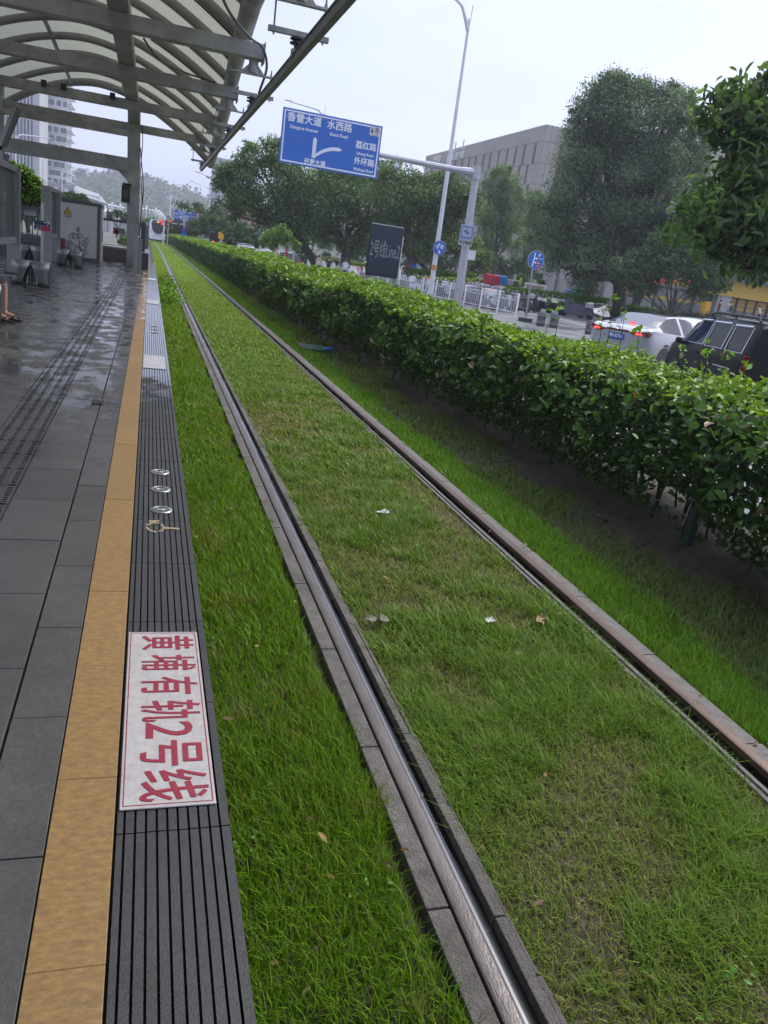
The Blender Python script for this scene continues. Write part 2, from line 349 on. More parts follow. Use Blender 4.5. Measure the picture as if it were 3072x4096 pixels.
# trodden, patchy strip between the rails
x, y, wd, hs = scatter(1.03, 2.30, BANDS)
p = vnoise(x+.15*y, y, 1.25, 3)*.42+vnoise(x, y, 3.6, 4)*.33+vnoise(x, y, 11, 44)*.25; pb = vnoise(x, y*.6, 2.3, 5)
lush = np.clip((p-.36)*3.2, 0, 1); far = np.clip((y-9)/9, 0, 1); lush = lush*(1-far)+far*(.65+.35*lush)
h = hs*(.028+.045*lush)*RNG.uniform(.6, 1.25, len(x)); bare = (pb > .86)*(1-far)
k = RNG.random(len(x)) < (.66+.34*lush)*(1-.5*bare)
dry = np.clip(.54-.95*lush+.2*np.exp(-((y-7.5)/3.5)**2)+.55*bare+RNG.normal(0, .22, len(x)), 0, 1)*(1-.7*far)+(RNG.random(len(x)) < .1)*.5
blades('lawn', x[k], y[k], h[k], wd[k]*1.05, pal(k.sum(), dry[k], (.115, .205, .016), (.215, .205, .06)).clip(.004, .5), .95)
# lush strip on the hedge side
x, y, wd, hs = scatter(2.50, 3.02, BANDS)
edge = 2.93+.1*(vnoise(y*0, y, 1.1, 6)-.5)*2
p = vnoise(x, y, 2.6, 7); h = hs*(.05+.03*p)*RNG.uniform(.6, 1.2, len(x)); k = (x > 2.535+.03*(vnoise(y, y*0, 5, 62)-.5)*2+.01*RNG.normal(size=len(x))) & (x < edge+.02*RNG.normal(size=len(x))) & (RNG.random(len(x)) < .6+.5*p)
dry = (RNG.random(len(x)) < .06)*.8
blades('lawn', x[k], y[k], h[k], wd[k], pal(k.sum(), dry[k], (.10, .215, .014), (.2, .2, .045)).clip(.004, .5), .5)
# thin grass in the shade of the hedge
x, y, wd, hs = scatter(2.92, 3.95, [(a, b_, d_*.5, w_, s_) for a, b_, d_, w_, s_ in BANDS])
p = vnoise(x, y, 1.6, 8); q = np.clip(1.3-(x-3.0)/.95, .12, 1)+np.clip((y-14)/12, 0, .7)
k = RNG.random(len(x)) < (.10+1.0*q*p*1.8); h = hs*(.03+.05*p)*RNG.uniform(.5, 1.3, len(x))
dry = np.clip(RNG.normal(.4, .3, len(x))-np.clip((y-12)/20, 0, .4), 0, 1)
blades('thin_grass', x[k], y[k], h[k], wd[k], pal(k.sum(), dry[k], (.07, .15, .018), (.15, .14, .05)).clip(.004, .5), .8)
# broad-leaved weeds
n = 900; x = RNG.uniform(.3, 3.6, n); y = 1+45*RNG.random(n)**1.6; k = (vnoise(x, y, 1.1, 9) > .55) & ~((x > .76) & (x < 1.08)) & ~((x > 2.26) & (x < 2.58)); x, y = x[k], y[k]
nn = len(x)*5; C = np.stack([np.repeat(x, 5)+RNG.normal(0, .025, nn), np.repeat(y, 5)+RNG.normal(0, .025, nn), RNG.uniform(-.01, .03, nn)], 1)
V, F = leaf_arrays(C, RNG.normal(0, .5, (nn, 3))+[0, 0, 1], RNG.uniform(.011, .026, nn)); c = pal(nn, RNG.random(nn), (.08, .2, .03), (.16, .3, .09), .2)
tag(fast('weeds', V, F, M['blade'], col=np.repeat(c, 6, 0).clip(.01, .6)), kind='stuff')
n = 700; x = RNG.uniform(.3, 4.3, n); y = .8+28*RNG.random(n)**1.7; k = ~((x > .86) & (x < .96)) & ~((x > 2.38) & (x < 2.46)); x, y = x[k], y[k]; n = len(x); C = np.stack([x, y, RNG.uniform(-.02, .03, n)], 1)
V, F = leaf_arrays(C, RNG.normal(0, .35, (n, 3))+[0, 0, 1], RNG.uniform(.015, .045, n)); c = pal(n, RNG.random(n), (.14, .085, .04), (.26, .2, .07), .25)
tag(fast('leaf_litter', V, F, M['blade'], col=np.repeat(c, 6, 0).clip(.01, .6)), kind='stuff')
# tall weed clumps by the end of the platform
n = 2600; cx = RNG.choice([.42, .5, .55, .45, .6], n); cy = RNG.choice([21.5, 23.2, 24.6, 26.2, 27.5], n)
C = np.stack([cx+RNG.normal(0, .13, n), cy+RNG.normal(0, .75, n), np.abs(RNG.normal(.08, .1, n))], 1)
V, F = leaf_arrays(C, RNG.normal(0, .6, (n, 3))+[0, 0, 1], RNG.uniform(.06, .13, n)); c = pal(n, RNG.random(n), (.09, .2, .012), (.16, .28, .03), .25)
tag(fast('weeds', V, F, M['blade'], col=np.repeat(c, 6, 0).clip(.01, .6)), kind='stuff')

# ------------------------------------------------------------------ platform
M['granite'] = mat('granite', (.028, .0275, .027), .62, c2=(.054, .053, .052), scale=95, detail=6, isl=.16, blot=2.2, bump=.12, bscale=220)
def wetten(m, ystart, yfull, lo=-.01):
    """rainwater lying in thin sheets where it blows in: gloss only"""
    n = m.node_tree; l = n.links; b_ = n.nodes['Principled BSDF']
    tc = n.nodes.new('ShaderNodeTexCoord'); mp = n.nodes.new('ShaderNodeMapping'); mp.inputs['Scale'].default_value = (1.6, 1.1, 1)
    t = n.nodes.new('ShaderNodeTexNoise'); t.inputs['Scale'].default_value = 2.6; t.inputs['Detail'].default_value = 7; t.inputs['Roughness'].default_value = .6
    sx = n.nodes.new('ShaderNodeSeparateXYZ'); mr = n.nodes.new('ShaderNodeMapRange'); mr.inputs[1].default_value = ystart; mr.inputs[2].default_value = yfull; mr.inputs[3].default_value = .38; mr.inputs[4].default_value = lo
    th = n.nodes.new('ShaderNodeMath'); th.operation = 'SUBTRACT'; r = n.nodes.new('ShaderNodeMapRange'); r.inputs[1].default_value = .38; r.inputs[2].default_value = .58; r.inputs[3].default_value = .58; r.inputs[4].default_value = .06
    l.new(tc.outputs['Object'], mp.inputs[0]); l.new(mp.outputs[0], t.inputs['Vector']); l.new(tc.outputs['Object'], sx.inputs[0]); l.new(sx.outputs['Y'], mr.inputs[0])
    l.new(t.outputs[0], th.inputs[0]); l.new(mr.outputs[0], th.inputs[1]); l.new(th.outputs[0], r.inputs[0]); l.new(r.outputs[0], b_.inputs['Roughness'])
    # film of water also evens out the bump
    mu = n.nodes.new('ShaderNodeMath'); mu.operation = 'MULTIPLY'; mu.inputs[1].default_value = .2
    l.new(r.outputs[0], mu.inputs[0])
    for x_ in n.nodes:
        if x_.type == 'BUMP': l.new(mu.outputs[0], x_.inputs['Strength'])
    b_.inputs['Specular IOR Level'].default_value = .62
wetten(M['granite'], 2.8, 7.0)
M['edgestone'] = mat('edge_stone', (.009, .010, .0115), .5, c2=(.026, .028, .031), scale=70, detail=5, isl=.14, blot=7, bump=.1, bscale=200); wetten(M['edgestone'], 4.5, 9.5, -.3)
M['yellow'] = mat('yellow_tile', (.225, .13, .033), .65, c2=(.178, .102, .028), scale=34, stretch=(.8, 1.8, 1), bump=.5, bscale=150, detail=9, isl=.08, blot=40); wetten(M['yellow'], 5.5, 15)
M['dark'] = mat('dark_joint', (.012, .012, .013), .8)
plat = MB().box(-8.5, .205, -4, 33.2, -.3, PZ-.016).box(.205, .25, -4, 36.6, -.3, PZ-.03).box(-.6, .205, 33.2, 36.6, -.3, PZ-.016).build('platform', M['dark']); tag(plat, kind='structure')
b = MB()
def tile(x0, x1, y0, y1, dz=0.0, g=.004): b.box(x0+g/2, x1-g/2, y0+g/2, y1-g/2, PZ-.03, PZ+dz)
cols = [(-.323, -.172, -.01), (-.613, -.327, .275), (-1.475, -.897, .275), (-2.05, -1.479, .0), (-2.63, -2.054, .275), (-3.2, -2.634, .0), (-3.8, -3.204, .275), (-4.4, -3.804, .0), (-5, -4.404, .2), (-5.6, -5.004, .0), (-6.2, -5.604, .25)]
for x0, x1, ph in cols:
    yy = -3.5+ph
    while yy < 33: tile(x0, x1, yy, min(yy+.5625, 33.1), random.uniform(-.0012, .0012)); yy += .5625
b.build('paving', M['granite'], plat, bevel=.002)
# tactile strip: five raised ribs with cross bars
b = MB(); x0 = -.897; 
for i in range(118):
    yy = -3.45+i*.31; b.box(-.893, -.617, yy, yy+.305, PZ-.03, PZ-.004)
    for k_ in range(4):
        xa = -.885+k_*.069; b.box(xa+.012, xa+.022, yy+.006, yy+.299, PZ-.005, PZ+.005); b.box(xa+.05, xa+.058, yy+.006, yy+.299, PZ-.005, PZ+.004)
        if yy < 16:
            for q_ in range(9): b.box(xa+.0225, xa+.0495, yy+.012+q_*.032, yy+.026+q_*.032, PZ-.005, PZ+.0045)
        else:
            for q_ in range(4): b.box(xa+.0225, xa+.0495, yy+.02+q_*.07, yy+.05+q_*.07, PZ-.005, PZ+.0045)
b.build('tactile_strip', M['granite'], plat)
b = MB(); yy = -3.4
while yy < 29.3:
    b.box(-.170, -.024, yy, yy+.5795, PZ-.03, PZ+.003+random.uniform(-.001, .001)); yy += .58
b.build('yellow_line', M['yellow'], plat, bevel=.002)
b = MB(); yy = -3.436; k_ = 0
while yy < 36.4:
    pl = 1.6 < yy+.3 < 2.63 or (yy > 8.2 and k_ % 14 == 3)
    xs = [-.02]+[.0+.0254*i for i in range(10)]+[.255]
    for a_, c_ in zip(xs[:-1], xs[1:]):
        b.box(a_+.0028, c_-.0028, yy+.002, yy+.558, PZ-.03, PZ+(.0 if c_ < .25 else .001))
    yy += .56; k_ += 1
b.build('edge_stone', M['edgestone'], plat)
# ================================================================== things lying on the platform edge
M['white_plate'] = mat('white_plate', (.31, .295, .29), .38, c2=(.37, .355, .35), scale=30, bump=.12, bscale=55, rough2=.12, rscale=14)
M['red_ink'] = mat('red_ink', (.20, .012, .03), .45)
M['steel'] = mat('brushed_steel', (.42, .42, .43), .3, .9, c2=(.5, .5, .5), scale=6, stretch=(1, 1, 30))
M['white_ink'] = mat('white_ink', (.78, .78, .76), .5)
M['black'] = mat('black_plastic', (.014, .014, .015), .45)
def rect_ring(bm, x0, x1, y0, y1, z, t, h=.002):
    bm.box(x0, x1, y0, y0+t, z, z+h); bm.box(x0, x1, y1-t, y1, z, z+h); bm.box(x0, x0+t, y0+t, y1-t, z, z+h); bm.box(x1-t, x1, y0+t, y1-t, z, z+h)
pl = thing('line_name_plate', 'white plate with large dark red characters let into the platform edge', 'floor sign', (.105, 2.15, PZ))
b = MB(); b.box(-.014, .225, 1.684, 2.63, PZ+.001, PZ+.006); b.build('plate', M['white_plate'], pl, bevel=.004)
b = MB(); rect_ring(b, -.007, .218, 1.694, 2.62, PZ+.0062, .0028, .0006); b.build('border', M['red_ink'], pl)
RP = Matrix.Rotation(rad(-90), 3, 'Z')
for i, ch in enumerate('黄埔有轨2号线'):
    y_ = atz(665, [2577, 2657, 2750, 2850, 2926, 3020, 3147][i], PZ).y
    text('lettering', ch, .188, (.106, y_, PZ+.0068), RP, M['red_ink'], pl, ext=.0004, bold=.0016, sx=[.60, .58, .62, .64, .95, .70, .72][i])
for k_, yy in enumerate((9.0, 16.8, 24.6)):
    q = thing('floor_plate', ['bare pale plate let into the platform edge beyond the arrow discs', 'second pale plate along the wet platform edge', 'farthest pale plate along the platform edge'][k_], 'floor sign', (.105, yy, PZ), group='plates along the platform edge')
    MB().box(-.014, .225, yy-.47, yy+.47, PZ+.002, PZ+.006).build('plate', M['white_plate'], q, bevel=.004)
    b = MB(); rect_ring(b, -.007, .218, yy-.46, yy+.46, PZ+.0062, .003, .0006); b.build('border', mat('pale_border', (.4, .38, .38), .5), q)
M['disc_dark'] = mat('disc_dark', (.02, .022, .024), .5, c2=(.05, .055, .05), scale=40)
M['glow_paint'] = mat('arrow_paint', (.55, .58, .45), .6, c2=(.35, .38, .3), scale=60)
def disc(yy, dr, label):
    q = thing('boarding_disc', label, 'floor marker', (.116, yy, PZ), group='round arrow discs in the platform edge')
    MB().lathe((.116, yy, PZ), [(.0555, .0), (.0555, .006), (.052, .0085), (.042, .0085), (.040, .006)], 40).build('ring', M['steel'], q, smooth=True)
    MB().lathe((.116, yy, PZ), [(.0398, .001), (.0398, .0065)], 32).build('face', M['disc_dark'], q)
    s = dr; a = MB(); z = PZ+.0068
    a.add([(.116-.026*s, yy-.0035, z), (.116+.006*s, yy-.0035, z), (.116+.006*s, yy-.014, z), (.116+.03*s, yy, z), (.116+.006*s, yy+.014, z), (.116+.006*s, yy+.0035, z), (.116-.026*s, yy+.0035, z)], [(0, 1, 2, 3, 4, 5, 6)])
    a.build('arrow', M['glow_paint'], q)
disc(3.995, 1, 'round arrow disc nearest the red lettered plate, arrow pointing to the track')
disc(4.349, -1, 'middle one of three round arrow discs, arrow pointing away from the track')
disc(4.692, 1, 'round arrow disc farthest from the red lettered plate in the near trio')
for k_, yy in enumerate((11.7, 12.1, 12.5)): disc(yy, 1 if k_ != 1 else -1, 'one of three round discs far along the wet platform edge')
# worn patch of old paint across the grooves
b = MB(); M['oldpaint'] = mat('old_paint', (.33, .24, .13), .8, c2=(.2, .16, .1), scale=60)
for i in range(22):
    t = 2*math.pi*i/22; t2 = t+.24; rr = RNG.uniform(.03, .036)
    if i % 7 != 3: b.add([(.085+math.cos(t)*rr, 3.735+math.sin(t)*rr*1.6, PZ+.0022), (.085+math.cos(t2)*rr, 3.735+math.sin(t2)*rr*1.6, PZ+.0022), (.085+math.cos(t2)*(rr+.012), 3.735+math.sin(t2)*(rr+.012)*1.6, PZ+.0022), (.085+math.cos(t)*(rr+.012), 3.735+math.sin(t)*(rr+.012)*1.6, PZ+.0022)], [(0, 1, 2, 3)])
b.add([(.06, 3.80, PZ+.0021), (.1, 3.82, PZ+.0021), (.11, 3.84, PZ+.0021), (.05, 3.83, PZ+.0021)], [(0, 1, 2, 3)]); b.add([(.12, 3.72, PZ+.0021), (.2, 3.715, PZ+.0021), (.2, 3.735, PZ+.0021), (.12, 3.742, PZ+.0021)], [(0, 1, 2, 3)])
tag(b.build('paint_stain', M['oldpaint']), 'flaking ochre ring of old paint on the grooved edge stone', 'stain')

# ================================================================== canopy
M['canopy_steel'] = mat('painted_steel', (.34, .34, .325), .5, c2=(.40, .40, .385), scale=1.5, blot=1.6, bump=.05, bscale=30)
M['rib_steel'] = mat('rib_steel', (.23, .23, .22), .5, c2=(.27, .27, .26), scale=2)
mm = bpy.data.materials.new('membrane'); mm.use_nodes = True; n_ = mm.node_tree; bb = n_.nodes['Principled BSDF']
bb.inputs['Base Color'].default_value = (.29, .29, .26, 1); bb.inputs['Roughness'].default_value = .6
tr = n_.nodes.new('ShaderNodeBsdfTranslucent'); tr.inputs[0].default_value = (.62, .63, .5, 1); mx = n_.nodes.new('ShaderNodeMixShader'); mx.inputs[0].default_value = .22
n_.links.new(bb.outputs[0], mx.inputs[1]); n_.links.new(tr.outputs[0], mx.inputs[2]); n_.links.new(mx.outputs[0], n_.nodes['Material Output'].inputs[0])
YE = 33.0
ep = [at(842, 655, YE), atz(870, 560, 4.85), atz(905, 420, 5.15), atz(950, 220, 5.32), atz(1010, 0, 5.40)]
ex = [p.x for p in ep][::-1]; ey = [p.y for p in ep][::-1]; ez = [p.z for p in ep][::-1]
def edge(Y): return float(np.interp(Y, ey, ex)), float(np.interp(Y, ey, ez))
XC = -2.0
def crown(Y): return float(np.interp(Y, [16, 26, 33], [6.75, 6.65, 6.35]))
def vault(X, Y):
    xe, ze = edge(Y); zc = crown(Y); u = abs(X-XC)/(xe-XC)
    return zc-(zc-ze)*u**1.8
can = thing('platform_canopy', 'large grey steel canopy with curved membrane roof over the tram platform', 'canopy', (-.6, 31.1, PZ))
YR = np.arange(-7.0, YE+.01, 1.0)
g = []
for Y in np.linspace(-7, YE, 121):
    xe, ze = edge(Y); xl = 2*XC-xe; row = []
    for X in np.linspace(xl, xe, 49):
        sag = -.035*math.sin(math.pi*((Y+7) % 2.0)/2.0)
        row.append((X, Y, vault(X, Y)+.12+sag))
    g.append(row)
MB().grid(g).build('membrane', mm, can, smooth=True)
for Y in np.arange(-7, YE+.01, 2.0):
    xe, ze = edge(Y); xl = 2*XC-xe
    MB().tube([(X, Y, vault(X, Y)) for X in np.linspace(xl, xe, 33)], .10 if Y < YE-.1 else .13, 10).build('rib', M['rib_steel'], can, smooth=True)
for s in (1, -1):
    pts = [(edge(Y)[0] if s > 0 else 2*XC-edge(Y)[0], Y, edge(Y)[1]) for Y in np.linspace(-7, YE, 60)]
    MB().tube(pts, .17, 12).build('edge_tube', M['canopy_steel'], can, smooth=True)
for X in (-2.9, -1.1):
    MB().tube([(X, Y, vault(X, Y)-.02) for Y in np.linspace(-7, YE-.2, 30)], .06, 8).build('purlin', M['canopy_steel'], can, smooth=True)
# led strip conduits under two ribs
for Y in (17, 23):
    xe, ze = edge(Y); MB().tube([(X, Y+.16, vault(X, Y)-.1) for X in np.linspace(-.2, xe-.1, 12)], .018, 6).build('conduit', M['black'], can)
FRAMES = [1.2, 6.2, 11.0, 15.85, 20.5, 25.65, 31.15]
for i, Y in enumerate(FRAMES):
    b = MB(); b.box(-5.6, 1.8, Y-.14, Y+.14, 4.80, 5.05); b.box(1.79, 1.815, Y-.17, Y+.17, 4.74, 5.08); b.build('cross_beam', M['canopy_steel'], can, bevel=.012)
MB().box(-.83, -.49, -7, 31.0, 5.053, 5.35).build('girder', M['canopy_steel'], can, bevel=.012)
MB().bar((-.56, 31.1, PZ), (-.70, 31.1, 5.5), .42, .40, up=(0, 1, 0)).build('column', M['canopy_steel'], can, bevel=.012)
MB().bar((-.545, 31.1, PZ+.002), (-.575, 31.1, 1.75), .47, .46, up=(0, 1, 0)).build('column_sleeve', mat('sleeve', (.27, .27, .265), .45, c2=(.31, .31, .3), scale=3), can, bevel=.01)
b = MB(); b.box(-5.2, -.85, 30.9, 31.3, 3.48, 3.92); b.prism([(-.86, 30.95, 3.48), (-.86, 30.95, 3.2), (-1.2, 30.95, 3.48)], (0, .3, 0)); b.build('tie_beam', M['canopy_steel'], can, bevel=.012)
b = MB(); b.box(-5.2, -.88, 30.86, 31.34, 4.62, 4.797); b.build('tie_beam', M['canopy_steel'], can, bevel=.012)
for Y in (1.2, 11.0, 20.5, 31.1):
    MB().box(-5.2, -4.8, Y-.2, Y+.2, PZ, 5.6).build('column', M['canopy_steel'], can, bevel=.012)
for s in (0, 1):
    MB().bar((-4.75, 30.7-.5*s, 3.6), (-4.2, 30.2-.5*s, 4.8), .12, .16).build('brace', M['rib_steel'], can)
MB().bar((-4.72, 31.1, 3.4), (-5.1, 31.1, 1.3), .14, .18).build('brace', M['rib_steel'], can)
for k_, (px, py, Y) in enumerate(((175, 333, 25.4), (255, 348, 25.4), (450, 384, 25.4))):
    p = at(px, py, Y); q = thing('floodlight', 'small black floodlight standing on a beam under the canopy, '+['leftmost of three', 'middle of three', 'nearest the column'][k_], 'lamp', p, group='floodlights on the canopy beam')
    zb = 5.05
    MB().box(p.x-.07, p.x+.07, Y-.05, Y+.07, p.z-.08, p.z+.08).build('lamp_head', M['black'], q, bevel=.01)
    MB().tube([(p.x, Y, p.z-.08), (p.x, Y+.1, zb)], .012, 6).build('stem', M['black'], q)
# loudspeaker-like box and cabling on the column
p = at(507, 778, 31.0); q = thing('loudspeaker', 'black box loudspeaker fixed to the side of the canopy column', 'loudspeaker', p)
MB().box(p.x-.17, p.x+.1, 30.7, 30.98, p.z-.28, p.z+.27).build('case', M['black'], q, bevel=.015)
MB().box(p.x-.11, p.x+.03, 30.68, 30.702, p.z-.1, p.z+.14).build('grille', mat('grille', (.08, .08, .085), .6), q)
MB().bar((p.x, 30.85, p.z+.28), (p.x, 30.85, p.z+.36), .3, .2).build('hood', M['black'], q)
b = MB(); b.tube([(-.335+.03*math.sin(z*3.1)-.03*z+.06, 30.86, z) for z in np.linspace(.9, 5.0, 30)], .016, 6); b.tube([(-.31+.05*math.sin(z*2.3+1)-.03*z+.05, 30.9, z) for z in np.linspace(1.0, 4.3, 26)], .02, 6)
tag(b.build('power_cable', M['black'], smooth=True), 'black cables running loosely down the canopy column', 'cable')
for zc in (3.05, 2.75):
    tag(MB().tube([(-.88+.0-.07*math.sin(t), 31.0, zc+.11*math.cos(t)) for t in np.linspace(0, math.pi, 10)], .008, 5).build('cable_loop', M['black']), 'thin black loop of cable sticking out from the canopy column', 'cable', 'cable loops on the column')
pts = [at(885, -20, 13.2), at(925, 60, 13.8), at(1000, 150, 14.6), at(1050, 190, 15.4), at(1067, 270, 15.8), at(1040, 360, 16.3), at(1030, 395, 16.6)]
def smooth_pts(P, k=6):
    out = []
    for i in range(len(P)-1):
        p0, p1, p2, p3 = P[max(i-1, 0)], P[i], P[i+1], P[min(i+2, len(P)-1)]
        for t in np.linspace(0, 1, k, endpoint=False):
            out.append(.5*((2*p1)+(p2-p0)*t+(2*p0-5*p1+4*p2-p3)*t*t+(3*p1-p0-3*p2+p3)*t**3))
    return out+[P[-1]]
tag(MB().tube(smooth_pts(pts), .022, 8).build('feeder_cable', mat('cable_grey', (.06, .06, .065), .5), smooth=True), 'thick dark feeder cable looping from the canopy down to the overhead conductor', 'cable')
pts = [at(575, 155, 17), at(640, 240, 18), at(740, 290, 19.5), at(860, 330, 20.3)]
tag(MB().tube(smooth_pts(pts), .02, 6).build('hanging_cable', M['black'], smooth=True), 'thin black cable sagging under the canopy roof', 'cable')
# overhead conductor rail with its brackets
cond = MB(); cond.box(1.62, 1.70, -6, 31.2, 3.90, 4.0); cond.box(1.6, 1.72, -6, 31.2, 4.0, 4.012)
tag(cond.build('overhead_conductor', mat('conductor', (.2, .2, .2), .45, .5, c2=(.26, .26, .255), scale=3), bevel=.01), 'long straight aluminium conductor rail hung above the tram track', 'conductor rail')
M['insul'] = mat('insulator', (.05, .045, .045), .35)
def bracket():
    t = thing('conductor_bracket', 'insulator bracket', 'bracket', (0, 0, 0), group='brackets holding the overhead conductor')
    b = MB(); b.tube([(-.02, 0, .80), (-.02, 0, .58)], .085, 14); b.prism([(-.1, -.006, .57), (-.25, -.006, .57), (-.1, -.006, .72)], (0, .012, 0)); b.prism([(.06, -.006, .57), (.2, -.006, .57), (.06, -.006, .72)], (0, .012, 0)); b.build('stub', M['canopy_steel'], t, smooth=True)
    MB().box(-.42, .42, -.05, .05, .55, .575).build('top_plate', M['canopy_steel'], t)
    for x_ in (-.31, .31): MB().tube([(x_, 0, .68), (x_, 0, .17)], .013, 6).tube([(x_, 0, .62), (x_, 0, .58)], .022, 6).build('rod', M['rib_steel'], t)
    MB().box(-.38, .38, -.035, .035, .20, .26).build('lower_bar', M['canopy_steel'], t)
    MB().lathe((0, 0, 0), [(.04, .2), (.04, .185), (.1, .18), (.1, .165), (.045, .15), (.045, .135), (.1, .13), (.1, .115), (.045, .1), (.045, .05)], 16).build('insulator', M['insul'], t, smooth=True)
    MB().box(-.07, .07, -.06, .06, -.04, .055).build('clamp', M['rib_steel'], t)
    return t
br = bracket()
LB = ['topmost insulator bracket at the upper edge, in front of the sky', 'insulator bracket below the nearest visible canopy beam', 'insulator bracket second along the conductor', 'insulator bracket third along the conductor', 'farthest insulator bracket, by the pointed end of the canopy']
for i, Y in enumerate(FRAMES[2:]):
    o = br if i == 0 else copy_tree(br); place(o, (1.66, Y, 4.0), 0, LB[i])
o = copy_tree(br); place(o, (1.66, 6.2, 4.0), 0, 'insulator bracket above the viewer, out of view')

p = atz(390, 1612, PZ); g = [[(p.x+u*.045+.004*math.sin(v*5), p.y+v*.07, PZ+.006+.008*abs(math.sin(3*u+2*v))) for v in np.linspace(-1, 1, 5)] for u in np.linspace(-1, 1, 4)]
tag(MB().grid(g).build('black_scrap', M['black'], smooth=True), 'small crumpled black scrap lying on the wet paving', 'litter')
# ================================================================== platform furniture
M['bench_dark'] = mat('bench_dark', (.05, .05, .05), .6)
M['bench_steel'] = mat('bench_steel', (.25, .25, .245), .42, .7)
def bench():
    t = thing('metal_bench', 'bench', 'bench', (0, 0, 0), group='brushed steel benches on the platform')
    MB().box(-.36, .36, -.2, .28, 0, .012).build('plinth', mat('plinth', (.07, .07, .07), .6), t)
    for s in (-1, 1):
        prof = []                                           # inverted U, front (-Y) to back
        for k in range(8): a_ = math.pi/2*k/7; prof.append((-.26+.15*(1-math.cos(a_))*1.0-.0, .30+.15*math.sin(a_)))
        for k in range(8): a_ = math.pi/2*k/7; prof.append((.11+.15*math.sin(a_), .30+.15*math.cos(a_)))
        prof = [(-.235, 0.0), (-.265, .1), (-.272, .2)]+prof+[(.272, .2), (.265, .1), (.235, 0.0)]
        rows = []; n = len(prof)
        for (y, z) in prof:
            f = z/.45; wid = .168 if f > .86 else .092+.076*max(0, (f-.28)/.58)**1.3+.02*max(0, .28-f)/.28
            cx = s*(.175+.07*(1-f))
            rows.append([(cx-wid, y, z), (cx+wid, y, z)])
        o = MB().grid(rows).build('seat_ribbon', M['bench_steel'], t, smooth=True)
        md = o.modifiers.new('thick', 'SOLIDIFY'); md.thickness = .014; md.offset = 0
        ins = [(y*.9, z*.965) for y, z in prof]
        hole = [(-.09, .12), (-.05, .33), (.05, .33), (.09, .12)]
        x = s*.34
        for xx in ((s*.335), (s*.03)):
            side = MB(); side.prism([(xx, y, z) for y, z in ins]+[(xx, .085, .015), (xx, .06, .33), (xx, -.06, .33), (xx, -.085, .015)], (.008, 0, 0)); side.build('side_panel', M['bench_dark'], t)
    MB().box(-.006, .006, -.2, .2, .445, .456).build('divider', M['bench_steel'], t)
    return t
bn = bench()
for i, (x, y, l) in enumerate(((-2.22, 17.5, 'steel bench in front of the direction sign post, nearest fully visible bench'), (-2.25, 26.1, 'steel bench in front of the white cabinet with the blossom drawing'), (-3.25, 25.4, 'steel bench half hidden behind the glass windscreens'), (-2.12, 11.35, 'steel bench under the seated person at the edge of the photo'))):
    place(bn if i == 0 else copy_tree(bn), (x, y, PZ), 0, l)
# windscreens
M['frame_grey'] = mat('frame_grey', (.24, .24, .235), .45, .3, c2=(.29, .29, .28), scale=2)
M['glass_green'] = glassmat('glass_green', (.06, .085, .075), .55, .05)
def windscreen(x, y0, y1, label, ztop):
    t = thing('windscreen', label, 'windscreen', (x, y1, PZ), group='glass windscreens on the platform')
    for yy in (y0, y1):
        MB().box(x-.13, x+.13, yy-.05, yy+.05, PZ, ztop-.02).build('post', M['frame_grey'], t, bevel=.012)
    MB().box(x-.06, x+.06, y0+.05, y1-.05, 1.02, 1.14).build('rail', M['frame_grey'], t, bevel=.008)
    MB().box(x-.075, x+.075, y0-.08, y1+.08, ztop-.12, ztop).build('rail', M['frame_grey'], t, bevel=.008)
    MB().box(x-.01, x+.01, y0+.055, y1-.055, 1.142, ztop-.122).build('glass', M['glass_green'], t)
    return t
windscreen(-2.72, 14.9, 18.7, 'glass windscreen in a grey frame, nearest the seated person', 2.52)
windscreen(-2.78, 24.8, 27.3, 'glass windscreen in a grey frame beside the white cabinet', 2.42)
# direction sign post
p = at(169, 1062, 23.6); t = thing('direction_sign', 'small blue, white and red direction sign on a thin post', 'sign', (p.x, 23.6, PZ))
MB().box(p.x-.035, p.x+.035, 23.57, 23.63, PZ, 1.95).build('post', M['steel'], t, bevel=.008)
a_, c_ = at(135, 878, 23.5), at(202, 929, 23.5); x0, x1, z0, z1 = a_.x, c_.x, c_.z, a_.z
MB().box(x0, x1, 23.52, 23.56, z0, z1).build('panel', M['white_plate'], t, bevel=.006)
zm = (z0+z1)/2; M['sign_navy'] = mat('sign_navy', (.01, .03, .10), .4); M['sign_crimson'] = mat('sign_crimson', (.42, .02, .06), .4); M['sign_green'] = mat('sign_green', (.02, .13, .06), .45)
b = MB(); b.box(x0+.01, x1-.01, 23.514, 23.519, zm+.01, z1-.03); b.build('blue_field', M['sign_navy'], t)
b = MB(); b.box(x0+(x1-x0)*.4, x1-.01, 23.514, 23.519, z0+.015, zm-.005); b.build('red_field', M['sign_crimson'], t)
b = MB(); b.box(x0+.01, x0+(x1-x0)*.38, 23.514, 23.519, z0+.015, zm-.005); b.build('navy_field', M['sign_navy'], t)
MB().box(x0, x1, 23.512, 23.519, z1-.025, z1).build('green_bar', M['sign_green'], t)
text('lettering', '→', .2, (x1-.09, 23.511, zm+.09), FACE, M['white_ink'], t); text('lettering', '←', .2, (x0+.11, 23.511, zm-.1), FACE, M['white_ink'], t)
